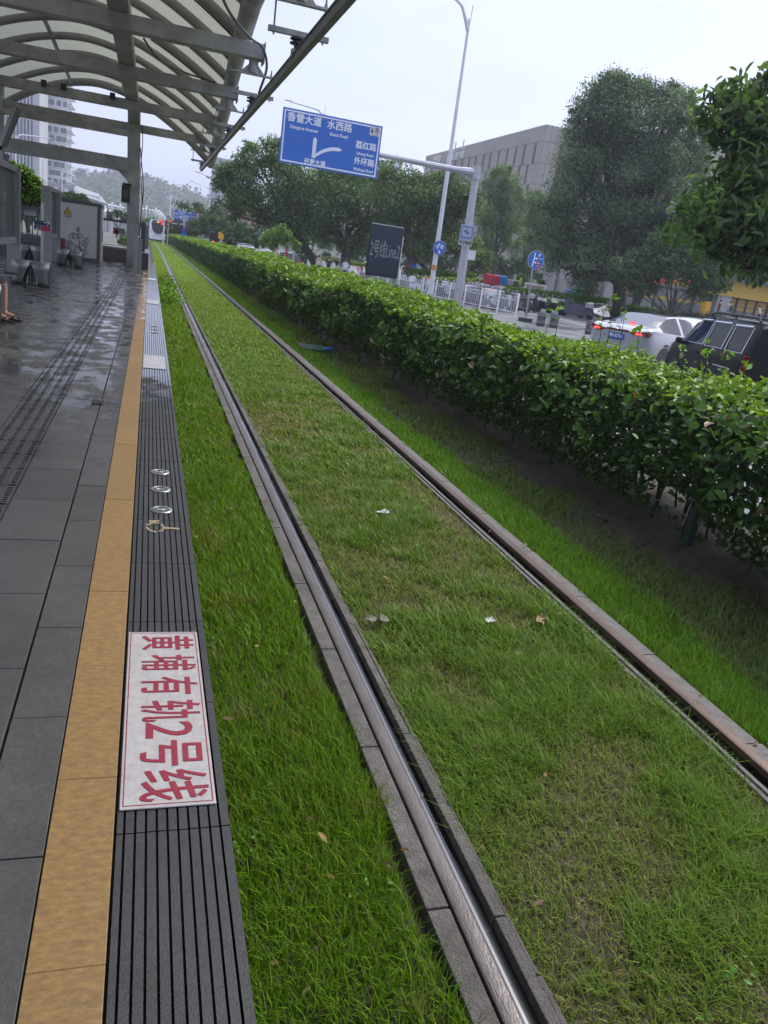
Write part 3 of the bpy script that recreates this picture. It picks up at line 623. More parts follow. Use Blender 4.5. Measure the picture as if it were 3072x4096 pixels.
# equipment cabinet
M['cab_white'] = mat('cabinet_white', (.50, .50, .48), .5, c2=(.45, .45, .43), scale=1.2)
M['cab_dark'] = mat('cabinet_dark', (.075, .075, .078), .5); M['cab_side'] = mat('cabinet_side', (.2, .2, .2), .4, c2=(.26, .26, .26), scale=1)
zc1 = at(394, 815, 30.3).z; cb = thing('equipment_cabinet', 'white equipment cabinet with dark frame, drawn blossoms and yellow warning triangle', 'cabinet', (-2.5, 31.4, PZ))
MB().box(-3.5, -1.68, 30.34, 32.6, PZ, zc1-.1).build('body', M['cab_side'], cb, bevel=.01)
b = MB(); b.box(-3.52, -1.66, 30.3, 32.62, zc1-.1, zc1); b.box(-3.52, -1.66, 30.3, 30.338, PZ, PZ+.12); b.box(-1.76, -1.66, 30.3, 30.338, PZ+.12, zc1-.1); b.build('frame', M['cab_dark'], cb, bevel=.006)
b = MB(); b.box(-3.45, -2.705, 30.315, 30.338, PZ+.123, zc1-.103); b.box(-2.70, -1.763, 30.315, 30.338, PZ+.123, zc1-.103); b.build('door', M['cab_white'], cb, bevel=.004)
M['ink_grey'] = mat('ink_grey', (.10, .10, .10), .6)
b = MB(); yf = 30.312
def curl(cx, cz, r):
    for a0 in np.arange(0, 2*math.pi, 2*math.pi/5):
        c = (cx+math.cos(a0)*r*.62, cz+math.sin(a0)*r*.62); b.tube([(c[0]+math.cos(t)*r*.45, yf, c[1]+math.sin(t)*r*.45) for t in np.linspace(a0-2.2, a0+2.2, 9)], .007, 4, cap=False)
W = lambda px, py: at(px, py, yf)
br_ = [(330, 1045), (322, 1000), (300, 970), (280, 965)]
for path in ([(333, 1030), (318, 985), (313, 940), (312, 905)], [(318, 990), (290, 975), (272, 965)], [(316, 975), (340, 960), (345, 952)], [(313, 945), (290, 930), (283, 935)]):
    b.tube([W(*q) for q in path], .011, 5)
for px, py, r in ((262, 985, .13), (272, 1000, .12), (258, 1003, .1), (312, 1000, .13), (330, 990, .11), (318, 1015, .1), (338, 1010, .09), (345, 962, .09), (300, 945, .09), (320, 945, .08), (285, 945, .07), (312, 920, .06), (280, 968, .07), (340, 980, .07)):
    c = W(px, py); curl(c.x, c.z, r)
b.build('blossom_drawing', M['ink_grey'], cb)
c = W(271, 842); b = MB(); b.add([(c.x-.14, yf-.002, c.z-.12), (c.x+.14, yf-.002, c.z-.12), (c.x, yf-.002, c.z+.13)], [(0, 1, 2)]); b.build('warning_border', M['black'], cb)
b = MB(); b.add([(c.x-.1, yf-.004, c.z-.1), (c.x+.1, yf-.004, c.z-.1), (c.x, yf-.004, c.z+.085)], [(0, 1, 2)]); b.build('warning_triangle', mat('warn_yellow', (.62, .42, .02), .45), cb)
text('lettering', '⚡', .12, (c.x, yf-.006, c.z-.03), FACE, M['black'], cb); text('lettering', '有电危险', .06, (c.x, yf-.004, c.z-.19), FACE, M['black'], cb)
b = MB(); b.tube([(-1.655, 31.2, 1.0), (-1.635, 31.2, 1.0), (-1.635, 31.2, 1.35), (-1.655, 31.2, 1.35)], .012, 6); b.build('handle', M['black'], cb)
p = at(240, 1000, 29.9); tag(MB().box(p.x-.16, p.x+.16, 29.7, 30.1, PZ, at(240, 952, 29.9).z).build('fire_box', mat('fire_red', (.16, .015, .02), .5), bevel=.02), 'dark red fire extinguisher box beside the white cabinet', 'box')
# barrier wall at the end of the platform
yb = 33.0; t = thing('end_barrier', 'low grey wall with glass panel and dark rail closing the platform end', 'barrier', (-1.1, yb, PZ))
zt, zr = at(470, 988, yb).z, at(470, 882, yb).z
MB().box(-5.0, -.62, yb, yb+.18, PZ, zt-.08).build('wall', mat('barrier_wall', (.10, .10, .098), .6, c2=(.13, .13, .125), scale=2), t)
MB().box(-5.0, -.62, yb-.02, yb+.2, zt-.08, zt).build('coping', M['frame_grey'], t, bevel=.01)
MB().box(-5.0, -.62, yb+.07, yb+.085, zt+.05, zr-.06).build('glass', glassmat('clear_glass', (.35, .38, .38), .16), t)
MB().box(-5.0, -.62, yb+.04, yb+.12, zr-.06, zr+.03).build('hand_rail', M['cab_dark'], t, bevel=.01)
MB().tube([(-5, yb+.06, zt+.05), (-.62, yb+.06, zt+.05)], .022, 8).build('lower_rail', M['steel'], t, smooth=True)
a_, c_ = at(452, 909, yb-.03), at(498, 942, yb-.03); t = thing('no_climbing_sign', 'white sign with green edge and red prohibition ring on the end barrier', 'sign', a_)
MB().box(a_.x, c_.x, yb-.02, yb+.03, c_.z, a_.z).build('panel', M['white_plate'], t)
MB().box(a_.x, c_.x, yb-.024, yb-.021, a_.z-.05, a_.z).build('green_bar', M['sign_green'], t)
zc_ = (a_.z+c_.z)/2-.02; xr = a_.x+.12
MB().lathe((xr, yb-.022, zc_), [(.095, 0), (.095, -.003), (.07, -.003), (.07, 0)], 24, axis='Y').build('ring', mat('sign_red', (.5, .02, .02), .45), t)
MB().ball((xr, yb-.022, zc_), (.045, .002, .05), 8, 6).build('figure', M['black'], t)
text('lettering', '禁止攀爬', .075, (xr+.25, yb-.023, zc_), FACE, M['black'], t)
# slender post with gate arm, dark block and pillars beyond
t = thing('gate_post', 'pale grey gate posts with a small chrome arm beside the column foot', 'post', (-.38, 25.9, PZ))
p = at(538, 1100, 25.7)
MB().lathe((p.x, 25.7, PZ), [(.14, 0), (.14, .015), (.06, .02)], 16).build('foot', M['frame_grey'], t)
MB().box(p.x-.06, p.x+.06, 25.64, 25.76, PZ+.02, at(545, 941, 25.7).z).build('post', M['frame_grey'], t, bevel=.01)
q = at(556, 1085, 28.0); MB().box(q.x-.05, q.x+.06, 27.9, 28.1, PZ, at(557, 955, 28).z).build('post', M['frame_grey'], t, bevel=.01)
MB().bar((p.x, 25.75, 1.35), (q.x, 28, 1.4), .04, .04).build('arm', M['steel'], t)
p = at(577, 1076, 30.2); zt_ = at(577, 1012, 30.2).z
tag(MB().box(p.x-.13, p.x+.13, 30.1, 36.2, PZ, zt_).build('end_block', mat('block_dark', (.045, .045, .048), .5, c2=(.07, .07, .072), scale=3), bevel=.01), 'dark stone block standing on the platform edge at its far end', 'block')
p = at(569, 1010, 31.5); tag(MB().box(p.x-.07, p.x+.09, 31.4, 31.7, zt_, at(573, 893, 31.5).z).lathe((p.x+.01, 31.55, at(573, 893, 31.5).z), [(.09, 0), (.1, .03), (.05, .07)], 12).build('signal_pillar', M['cab_dark'], bevel=.01), 'dark narrow pillar standing on the end block', 'pillar')
p = at(583, 968, 46); tag(MB().box(p.x-.14, p.x+.14, 45.9, 46.2, -.1, at(583, 900, 46).z).build('trackside_box', mat('trackside', (.07, .075, .085), .5), bevel=.02), 'slim dark grey trackside box standing in the grass beyond the platform', 'box')
p = at(583, 1000, 38); tag(MB().lathe((p.x, 38, -.05), [(.09, 0), (.09, .65), (.05, .72)], 12).build('bollard', M['white_plate'], smooth=True), 'short pale bollard in the grass beyond the platform end', 'bollard')
# background railing to the left
t = thing('station_railing', 'dark metal railing with upright bars behind the glass windscreens', 'railing', (-4.6, 28, PZ))
for zz in (.95, 1.75): MB().box(-6.0, -3.3, 27.98, 28.02, zz, zz+.05).build('rail', M['cab_dark'], t)
for i in range(18): MB().box(-5.95+i*.15, -5.92+i*.15, 27.985, 28.015, PZ, 1.95).build('bar', M['cab_dark'], t)
MB().box(-6.0, -3.3, 27.9, 28.1, PZ, .8).build('base_wall', M['cab_dark'], t)
a_, c_ = at(97, 834, 27.9), at(147, 866, 27.9); t = thing('notice_board', 'white notice with two grey lines on the dark railing', 'sign', a_)
MB().box(a_.x, c_.x, 27.9, 27.96, c_.z, a_.z).build('panel', M['white_plate'], t)
text('lettering', '乘客止步', .11, ((a_.x+c_.x)/2, 27.895, (a_.z+c_.z)/2+.05), FACE, M['ink_grey'], t)

# ================================================================== people
SKIN = mat('skin', (.42, .24, .16), .5, c2=(.47, .28, .2), scale=12); HAIR = mat('hair', (.012, .01, .009), .45)
CLOTH = {}
def cloth(name, c):
    if name not in CLOTH: CLOTH[name] = mat('cloth_'+name, c, .85, c2=tuple(v*.75 for v in c), scale=14, bump=.2, bscale=25)
    return CLOTH[name]
def figure(name, label, loc, rotz, J, zones, group=None, s=1.0, hair=True, detail=False):
    """J: joint name -> local (x,y,z); faces -Y. One continuous skinned body."""
    order = ['pelvis', 'waist', 'chest', 'neck', 'head', 'crown']
    rr = dict(pelvis=.125, waist=.115, chest=.13, neck=.055, head=.088, crown=.07, sh=.062, el=.045, wr=.031, hand=.036, hip=.088, kn=.058, an=.038, toe=.036)
    V, E, Rr, Z = [], [], [], []; idx = {}
    def add(n, p, r, z): idx[n] = len(V); V.append(p); Rr.append(r); Z.append(z); return idx[n]
    for n in order: add(n, J[n], rr[n], 'skin' if n in ('neck', 'head', 'crown') else ('low' if n == 'pelvis' else 'top'))
    for a, c in zip(order[:-1], order[1:]): E.append((idx[a], idx[c]))
    for sd_ in ('l', 'r'):
        for n, par, z in (('sh', 'chest', 'top'), ('el', 'sh', zones.get('sleeve', 'top')), ('wr', 'el', zones.get('cuff', 'skin')), ('hand', 'wr', 'skin')):
            add(n+sd_, J[n+sd_], rr[n], z); E.append((idx[par if par == 'chest' else par+sd_], idx[n+sd_]))
        if detail:
            h = Vector(J['hand'+sd_]); d = (h-Vector(J['wr'+sd_])).normalized(); side = d.cross(Vector((0, 0, 1))).normalized()
            for f in range(5):
                L_ = [.05, .075, .085, .078, .06][f]; o_ = (f-2)*.019; dd = (d+side*(.7 if f == 0 else 0)*-1).normalized()
                k1 = add(f'f{f}{sd_}', tuple(h+side*o_+dd*L_*.5), .0085, 'skin'); k2 = add(f'g{f}{sd_}', tuple(h+side*o_+dd*L_+Vector((0, 0, -.02))), .007, 'skin'); E.append((idx['hand'+sd_], k1)); E.append((k1, k2))
        for n, par, z in (('hip', 'pelvis', 'low'), ('kn', 'hip', zones.get('knee', 'low')), ('an', 'kn', zones.get('shin', 'low')), ('toe', 'an', 'shoe')):
            add(n+sd_, J[n+sd_], rr[n], z); E.append((idx[par if par == 'pelvis' else par+sd_], idx[n+sd_]))
    me = bpy.data.meshes.new(name); me.from_pydata(V, E, []); o = bpy.data.objects.new(name, me); COL.objects.link(o)
    md = o.modifiers.new('skin', 'SKIN'); sk = me.skin_vertices[0].data
    for i, r in enumerate(Rr): sk[i].radius = (r, r*(.8 if i in (0, 1, 2) else 1)); sk[i].use_root = (i == 0)
    for i in (0, 1, 2): sk[i].radius = (Rr[i]*1.25, Rr[i]*.85)
    ss = o.modifiers.new('sub', 'SUBSURF'); ss.levels = 2; ss.render_levels = 2
    dg = bpy.context.evaluated_depsgraph_get(); m2 = bpy.data.meshes.new_from_object(o.evaluated_get(dg))
    bpy.data.objects.remove(o); mats = [SKIN, zones['top'], zones['low'], zones.get('shoe', CLOTH.get('shoe') or cloth('shoe', (.03, .03, .03)))]
    for x in mats: m2.materials.append(x)
    key = {'skin': 0, 'top': 1, 'low': 2, 'shoe': 3}; VA = np.array(V, float); ea = np.array(E)
    for p in m2.polygons:
        c = np.array(p.center); A_ = VA[ea[:, 0]]; D_ = VA[ea[:, 1]]-A_; t = np.clip(((c-A_)*D_).sum(1)/(D_*D_).sum(1), 0, 1)
        dist = np.linalg.norm(A_+D_*t[:, None]-c, axis=1)-np.array([Rr[e[0]] for e in E])*.5; k = int(dist.argmin()); p.material_index = key[Z[ea[k, 1]] if t[k] > .12 or Z[ea[k, 0]] == 'skin' else Z[ea[k, 0]]]
        p.use_smooth = True
    o = bpy.data.objects.new(name, m2); COL.objects.link(o); place(o, loc, rotz, None, s); tag(o, label, 'person', group)
    if hair:
        h = Vector(J['head']); b_ = MB(); b_.ball((h.x, h.y+.018, h.z+.045), (.098, .108, .1), 14, 8)
        hr = b_.build('hair', HAIR, None, smooth=True); hr.parent = o
    return o
def pose_stand(step=.1, arms=.1, bend=0.0):
    J = dict(pelvis=(0, 0, .93), waist=(0, .01-bend*.1, 1.08), chest=(0, -bend*.25, 1.30), neck=(0, -bend*.32, 1.46), head=(0, -.02-bend*.38, 1.57), crown=(0, -.02-bend*.4, 1.64))
    for sg, sd_ in ((-1, 'l'), (1, 'r')):
        J.update({'sh'+sd_: (sg*.17, -bend*.27, 1.38), 'el'+sd_: (sg*.23, .02-arms*.3, 1.12), 'wr'+sd_: (sg*.21, -.08-arms*1.2, .92+arms*.6), 'hand'+sd_: (sg*.2, -.12-arms*1.4, .86+arms*.7),
                  'hip'+sd_: (sg*.085, 0, .86), 'kn'+sd_: (sg*.09, -.03-sg*step, .48), 'an'+sd_: (sg*.095, .02-sg*step*1.3, .08), 'toe'+sd_: (sg*.11, -.13-sg*step*1.3, .04)})
    return J
def pose_sit(z=.45, reach=.35, kz=.0):
    J = dict(pelvis=(0, 0, z+.09), waist=(0, -.02, z+.24), chest=(0, -.05, z+.46), neck=(0, -.08, z+.62), head=(0, -.11, z+.73), crown=(0, -.11, z+.80))
    for sg, sd_ in ((-1, 'l'), (1, 'r')):
        J.update({'sh'+sd_: (sg*.17, -.05, z+.54), 'el'+sd_: (sg*.24, -.18, z+.3), 'wr'+sd_: (sg*.2, -.18-reach*.6, z+.24+reach*.2), 'hand'+sd_: (sg*.19, -.22-reach*.8, z+.24+reach*.2),
                  'hip'+sd_: (sg*.09, -.04, z+.07), 'kn'+sd_: (sg*.11, -.46, z+.06+kz), 'an'+sd_: (sg*.1, -.47, .08), 'toe'+sd_: (sg*.11, -.63, .035)})
    return J
J = pose_sit(.45, .12); 
for k_ in ('anl', 'toel'): J[k_] = (J[k_][0], J[k_][1]+.02, J[k_][2])
sp = figure('person', 'seated person with bare legs and black flip-flops on the nearest bench', (-2.26, 11.4, PZ), rad(78), J, dict(top=cloth('grey_top', (.2, .2, .22)), low=cloth('patterned', (.16, .12, .11)), knee='low', shin='skin', shoe=SKIN), detail=True)
for k_, sg in enumerate((-1, 1)):
    c = Vector((sg*.105, -.56+(.02 if sg < 0 else 0), .012)); f = MB(); f.prism([(c.x-.035, c.y+.12, 0.002), (c.x+.035, c.y+.12, .002), (c.x+.045, c.y-.06, .002), (c.x+.03, c.y-.13, .002), (c.x-.03, c.y-.13, .002), (c.x-.045, c.y-.06, .002)], (0, 0, .02)); f.tube([(c.x-.04, c.y+.0, .02), (c.x-.02, c.y-.05, .075), (c.x, c.y-.085, .05), (c.x+.02, c.y-.05, .075), (c.x+.04, c.y, .02)], .008, 6)
    o = f.build('flip_flop', M['black'], None, bevel=.004); o.parent = sp
p = sp.matrix_basis @ Vector((.1, -.5, .6)); tag(MB().box(p.x-.02, p.x+.14, p.y-.05, p.y+.05, p.z-.012, p.z+.012).build('phone', M['black'], bevel=.006), 'black phone held over the seated person\'s knee', 'phone')
# ================================================================== signs, poles and fences on the street side
RZ = -.12
M['sign_blue'] = mat('sign_blue', (.014, .11, .42), .35, c2=(.018, .12, .45), scale=2); M['post_grey'] = mat('post_grey', (.36, .36, .37), .45, .4, c2=(.42, .42, .43), scale=2)
M['post_white'] = mat('post_white', (.62, .63, .64), .4, c2=(.55, .56, .57), scale=1.5); M['sign_back'] = mat('sign_back', (.3, .3, .31), .5, .5)
M['sign_red'] = mat('sign_red_b', (.5, .02, .02), .45)
def frame_map(tl, tr, br, bl):
    TL, TR, BR, BL = [Vector(v) for v in (tl, tr, br, bl)]
    return lambda u, v: (TL*(1-u)+TR*u)*(1-v)+(BL*(1-u)+BR*u)*v
# big direction sign on its cantilever
YG = 46.0
c0 = [at(*q, YG) for q in ((1131, 426), (1528, 511), (1498, 720), (1111, 646))]
x0 = (c0[0].x+c0[3].x)/2; x1 = (c0[1].x+c0[2].x)/2; zt = (c0[0].z+c0[1].z)/2; zb = (c0[2].z+c0[3].z)/2
wd, ht = x1-x0, zt-zb
pb = at(1827, 1230, YG); pj = at(1893, 700, YG); px_ = (pb.x+pj.x)/2
t = thing('direction_sign_gantry', 'large blue road direction sign on a grey cantilever post, named avenue and road arrows', 'road sign', (px_, YG, RZ))
MB().tube([(pb.x, YG, RZ), (px_, YG, pj.z+.35)], [.29, .22], 8).build('post', M['post_grey'], t)
MB().box(px_-.36, px_+.36, YG-.36, YG+.36, RZ, RZ+.05).build('base_plate', M['post_grey'], t)
aj = at(1893, 690, YG).z; al = at(1540, 622, YG).z
MB().tube([(px_-.1, YG, aj), (px_-1.2, YG, aj-.02), (x0+1.2, YG, al)], [.26, .17, .12], 8).build('arm', M['post_grey'], t)
MB().tube([(px_, YG, aj-.36), (px_, YG, aj+.36)], .3, 8).build('collar', M['post_grey'], t)
yf = YG-.28
MB().box(x0, x1, yf, yf+.05, zb, zt).build('panel', [M['sign_blue']], t, bevel=.02)
for xx in (x0+wd*.3, x0+wd*.75): MB().box(xx-.05, xx+.05, yf+.052, YG-.08, zb+.2, zt-.2).build('bracket', M['sign_back'], t)
b = MB(); e = .085; th = .075
b.box(x0+e, x1-e, yf-.006, yf-.001, zt-e-th, zt-e); b.box(x0+e, x1-e, yf-.006, yf-.001, zb+e, zb+e+th); b.box(x0+e, x0+e+th, yf-.006, yf-.001, zb+e+th, zt-e-th); b.box(x1-e-th, x1-e, yf-.006, yf-.001, zb+e+th, zt-e-th)
M['reflect'] = mat('reflective_white', (.70, .72, .76), .45, c2=(.62, .65, .70), scale=3)
b.build('border', M['reflect'], t)
U = lambda u, v: (x0+wd*u, yf-.007, zt-ht*v)
def lab(s, u, v, size, m=M['reflect'], sx=1.0, bold=.004): text('lettering', s, size, U(u, v), FACE, m, t, sx=sx, bold=bold)
lab('香雪大道', .215, .165, .47, bold=.012); lab('Xiangxue Avenue', .215, .325, .235, sx=.92, bold=.006); lab('水西路', .565, .165, .47, bold=.012); lab('Shuixi Road', .565, .325, .235, sx=.92, bold=.006)
lab('荔红路', .852, .43, .40, bold=.012); lab('Lihong Road', .852, .58, .215, sx=.9, bold=.006); lab('外环路', .852, .73, .40, bold=.012); lab('Waihuan Road', .852, .88, .215, sx=.9, bold=.006); lab('开萝大道', .355, .90, .30, bold=.01)
b = MB(); q = [U(.872, .035), U(.975, .035), U(.975, .205), U(.872, .205)]; b.add(q, [(0, 1, 2, 3)]); b.build('north_box', mat('north_box', (.5, .5, .46), .5), t)
b = MB(); A = lambda u, v: (x0+wd*u, yf-.012, zt-ht*v); b.add([A(.895, .05), A(.911, .17), A(.895, .145), A(.879, .17)], [(0, 1, 2, 3)]); b.build('north_arrow', M['sign_navy'], t)
text('lettering', '北', .27, A(.944, .1), FACE, M['sign_navy'], t, bold=.006); text('lettering', 'N', .14, A(.944, .18), FACE, M['sign_navy'], t)
b = MB(); Y_ = yf-.008
b.add([(p[0], Y_, p[2]) for p in (U(.318, .81), U(.354, .81), U(.354, .475), U(.336, .43), U(.318, .475))], [(0, 1, 2, 3, 4)])
cv = []
for s_ in (-1, 1):
    pts = []
    for k in range(11):
        k = k/10; u = .336+(.585-.336)*k; v = .80-.22*(1-(1-k)**2.2); pts.append((u, v+s_*.034))
    cv.append(pts)
b.add([(U(u, v)[0], Y_-.002, U(u, v)[2]) for u, v in cv[0]+[(.615, .58)]+cv[1][::-1]], [tuple(range(23))]); b.build('route_arrow', M['reflect'], t)
# dome camera under the arm
p = at(1585, 668, YG); t = thing('dome_camera', 'white dome camera hanging under the sign gantry arm', 'camera', p)
MB().tube([(p.x, YG, at(1590, 640, YG).z), (p.x, YG, p.z+.15)], .03, 8).build('stem', M['post_white'], t); MB().lathe((p.x, YG, p.z), [(.1, .2), (.14, .1), (.14, 0), (.16, -.02)], 16).build('housing', M['post_white'], t, smooth=True); MB().ball((p.x, YG, p.z-.03), (.13, .13, .15)).build('dome', M['sign_back'], t, smooth=True)
# camera notice and box on the gantry post
a_, c_ = at(1845, 897, YG-.4), at(1889, 962, YG-.4); t = thing('camera_sign', 'blue and white camera pictogram sign with a caption plate on the gantry post', 'sign', a_)
x0_, x1_ = a_.x, c_.x; z0_, z1_ = c_.z, a_.z
MB().box(x0_, x1_, YG-.42, YG-.39, z0_, z1_).build('panel', M['white_plate'], t, bevel=.01)
b = MB(); f = .07; yy = YG-.424
b.box(x0_+.05, x1_-.05, yy, YG-.421, z0_+.05, z0_+.05+f*1.4); b.box(x0_+.05, x1_-.05, yy, YG-.421, z1_-.05-f, z1_-.05); b.box(x0_+.05, x0_+.05+f, yy, YG-.421, z0_+.15, z1_-.12); b.box(x1_-.05-f, x1_-.05, yy, YG-.421, z0_+.15, z1_-.12); b.build('blue_border', mat('cam_blue', (.02, .16, .45), .4), t)
xm, zm = (x0_+x1_)/2, (z0_+z1_)/2; b = MB(); b.prism([(xm-.2, yy, zm), (xm+.14, yy, zm-.12), (xm+.18, yy, zm), (xm-.16, yy, zm+.12)], (0, .003, 0)); b.box(xm-.015, xm+.015, yy, YG-.421, zm+.1, zm+.3); b.box(xm-.1, xm+.1, yy, YG-.421, zm+.08, zm+.105); b.build('camera_symbol', mat('cam_blue2', (.02, .1, .3), .4), t)
MB().box(x0_, x1_, YG-.42, YG-.39, z0_-.36, z0_-.03).build('caption_plate', M['white_plate'], t); text('lettering', '电子警察', .2, (xm, YG-.424, z0_-.19), FACE, M['black'], t, bold=.004)
a_, c_ = at(1866, 1002, YG), at(1897, 1042, YG); tag(MB().box(a_.x-.1, c_.x-.05, YG-.2, YG+.2, c_.z, a_.z).box(a_.x-.12, c_.x-.03, YG-.22, YG+.22, a_.z, a_.z+.05).build('control_box', M['post_white'], bevel=.015), 'white electrical box strapped to the side of the gantry post', 'box')
# street lamps
def street_lamp(name, label, base, top, arm_dx, arm_dz, r0=.12, group='street lamps', m=None, spike=True):
    m = m or M['post_white']; base, top = Vector(base), Vector(top); t = thing(name, label, 'street lamp', base, group=group)
    h = top.z-base.z; MB().tube([base, base+(top-base)*.7, top], [r0, r0*.62, r0*.45], 10).tube([base, base+Vector((0, 0, .5))], r0*1.35, 10).build('pole', m, t, smooth=True)
    s = -1 if arm_dx < 0 else 1; L_ = abs(arm_dx)
    pts = [top+Vector((0, 0, -.6)), top+Vector((s*.12*L_, 0, arm_dz*.1)), top+Vector((s*.3*L_, 0, arm_dz*.55)), top+Vector((s*L_, 0, arm_dz))]
    MB().tube(smooth_pts(pts), [.13*(1-.6*i/18) for i in range(19)], 8).build('arm', m, t, smooth=True)
    e_ = pts[-1]; MB().prism([(e_.x-s*.1, e_.y-.13, e_.z+.02), (e_.x+s*.7, e_.y-.11, e_.z+.05), (e_.x+s*.7, e_.y+.11, e_.z+.05), (e_.x-s*.1, e_.y+.13, e_.z+.02)], (0, 0, .08)).build('lamp_head', M['sign_back'], t, bevel=.02)
    if spike: MB().tube([top+Vector((.06, 0, -.2)), top+Vector((.1, 0, .75))], .03, 6).build('spike', m, t)
    return t
YL = 50.0
lb, lt = at(1720, 1184, YL), at(1872, 75, YL)
street_lamp('street_lamp', 'tall white street lamp rising past the blue gantry sign, cycle sign on its pole', (lb.x, YL, RZ), (lb.x*.4+lt.x*.6, YL, lt.z), -2.9, 1.35, .17)
lx = lb.x*.75+lt.x*.25
Y2 = 92.0; q = at(1296, 452, Y2); e2 = at(1165, 408, Y2); street_lamp('street_lamp', 'street lamp whose thin arm shows above the blue gantry sign', (q.x, Y2, RZ), q, e2.x-q.x, e2.z-q.z, .16)
Y2 = 120.0; q = at(888, 785, Y2); street_lamp('street_lamp', 'white street lamp in front of the pink building, left of the banyans', (q.x, Y2, RZ), at(885, 735, Y2), -3.0, .9, .16)
Y2 = 150.0; q = at(842, 770, Y2); street_lamp('street_lamp', 'thin white street lamp before the wooded hill, left of the banyans', (q.x, Y2, RZ), at(842, 762, Y2), -3.0, .9, .15)
Y2 = 170.0; q = at(248, 735, Y2); street_lamp('street_lamp', 'white street lamp in front of the tall tower with its arm pointing right', (q.x, Y2, RZ), (q.x, Y2, at(248, 690, Y2).z), 3.2, .7, .15)
Y2 = 110.0; q = at(62, 640, Y2); street_lamp('street_lamp', 'white lamp pole beside the climbing greenery on the left', (q.x, Y2, RZ), (q.x, Y2, at(62, 540, Y2).z), 4.2, .3, .14)
Y2 = 120.0; q = at(172, 760, Y2); t = thing('camera_pole', 'white pole with a short arm carrying a surveillance camera, left of the hill', 'camera pole', (q.x, Y2, RZ))
zt = at(172, 640, Y2).z; za = at(180, 720, Y2).z; MB().tube([(q.x, Y2, RZ), (q.x, Y2, zt)], .1, 8).build('pole', M['post_white'], t); e = at(212, 722, Y2)
MB().tube([(q.x, Y2, za), (e.x, Y2, za)], .05, 6).tube([(q.x, Y2, za-.8), (e.x-.4, Y2, za)], .04, 6).build('arm', M['post_white'], t); MB().box(e.x-.2, e.x+.25, Y2-.15, Y2+.15, za-.4, za-.05).build('camera', M['white_plate'], t, bevel=.05)
Y2 = 160.0; q = at(681, 850, Y2); t = thing('mast', 'slim white mast with two small antennas, between the tram and the far road sign', 'mast', (q.x, Y2, RZ)); zt = at(681, 778, Y2).z
MB().tube([(q.x, Y2, RZ), (q.x, Y2, zt)], [.16, .1], 8).build('pole', M['post_white'], t); MB().box(q.x-.3, q.x-.1, Y2-.1, Y2+.1, zt-.9, zt).box(q.x+.12, q.x+.3, Y2-.1, Y2+.1, zt-.7, zt+.2).build('antenna', M['post_white'], t)
# cycle sign on the lamp pole
def round_sign(t, c, r, m_face, m_rim):
    MB().lathe(c, [(r, .03), (r, 0)], 32, axis='Y').build('rim', m_rim, t); MB().lathe((c[0], c[1]-.004, c[2]), [(r*.94, .002), (r*.94, 0)], 32, axis='Y').build('face', m_face, t)
c = at(1758, 992, YL-.3); r = .5*mpp(c)*56/1.0; t = thing('cycle_sign', 'round blue cycle sign with a white bicycle and arrow on the white lamp pole', 'sign', c); round_sign(t, c, r, M['sign_blue'], M['white_plate'])
b = MB(); y_ = c.y-.008
for dx in (-.36, .36): b.tube([(c.x+dx*r+math.cos(k)*.2*r, y_, c.z+.12*r+math.sin(k)*.2*r) for k in np.linspace(0, 2*math.pi, 17)], .045*r, 5, cap=False)
P_ = lambda u, v: (c.x+u*r, y_, c.z+v*r)
for q in ([P_(-.36, .12), P_(-.15, .45), P_(.2, .45), P_(.05, .12), P_(-.15, .45)], [P_(.36, .12), P_(.2, .45), P_(.28, .56)], [P_(-.15, .45), P_(-.2, .58), P_(-.05, .62)], [P_(.36, .12), P_(.05, .12)], [P_(.3, .36), P_(.55, .36)]): b.tube(q, .045*r, 5)
b.add([P_(-.12, -.22), P_(-.02, -.22), P_(.1, -.5), P_(.24, -.42), P_(.12, -.78), P_(-.18, -.62), P_(-.04, -.54)], [(0, 1, 2, 3, 4, 5, 6)]); b.build('bicycle_symbol', M['white_ink'], t)
zs_ = at(1736, 1070, YL).z; xs_ = lb.x+(lt.x-lb.x)*.6*(zs_-RZ)/(lt.z-RZ)
tag(MB().tube([(xs_, YL, zs_-.17), (xs_, YL, zs_+.17)], .178, 10).build('sticker', mat('sticker', (.5, .25, .1), .6)), 'faded orange sticker wrapped round the white lamp pole', 'sticker')
# parking entrance sign
p = atz(2100, 1287, RZ); YP = p.y; t = thing('parking_sign', 'round blue parking entrance sign on a thin grey post with a black foot', 'sign', p)
c = at(2144, 1040, YP-.06); r = mpp(c)*36
MB().tube([p, (c.x-.1, YP, c.z+r*.8)], .045, 8).build('post', M['sign_back'], t, smooth=True); MB().box(p.x-.28, p.x+.28, YP-.25, YP+.25, RZ, RZ+.2).build('foot', M['black'], t, bevel=.03)
round_sign(t, c, r, M['sign_blue'], M['white_plate'])
b = MB(); y_ = c.y-.008
b.add([P_(-.4, -.75), P_(-.27, -.75), P_(-.15, .72), P_(-.28, .72)], [(0, 1, 2, 3)]); b.add([P_(-.24, .08), P_(-.02, .08), P_(-.02, -.02), P_(.16, .15), P_(-.02, .32), P_(-.02, .22), P_(-.24, .22)], [(0, 1, 2, 3, 4, 5, 6)]); b.add([P_(-.3, -.35), P_(.1, -.35), P_(.1, -.22), P_(-.3, -.22)], [(0, 1, 2, 3)]); b.build('lane_symbol', M['white_ink'], t)
MB().lathe(P_(.34, -.3), [(.2*r, 0), (.2*r, -.004)], 20, axis='Y').build('no_entry', M['sign_red'], t); q = P_(.34, -.3); MB().box(q[0]-.13*r, q[0]+.13*r, y_-.008, y_-.0045, q[2]-.035*r, q[2]+.035*r).build('no_entry_bar', M['white_ink'], t)
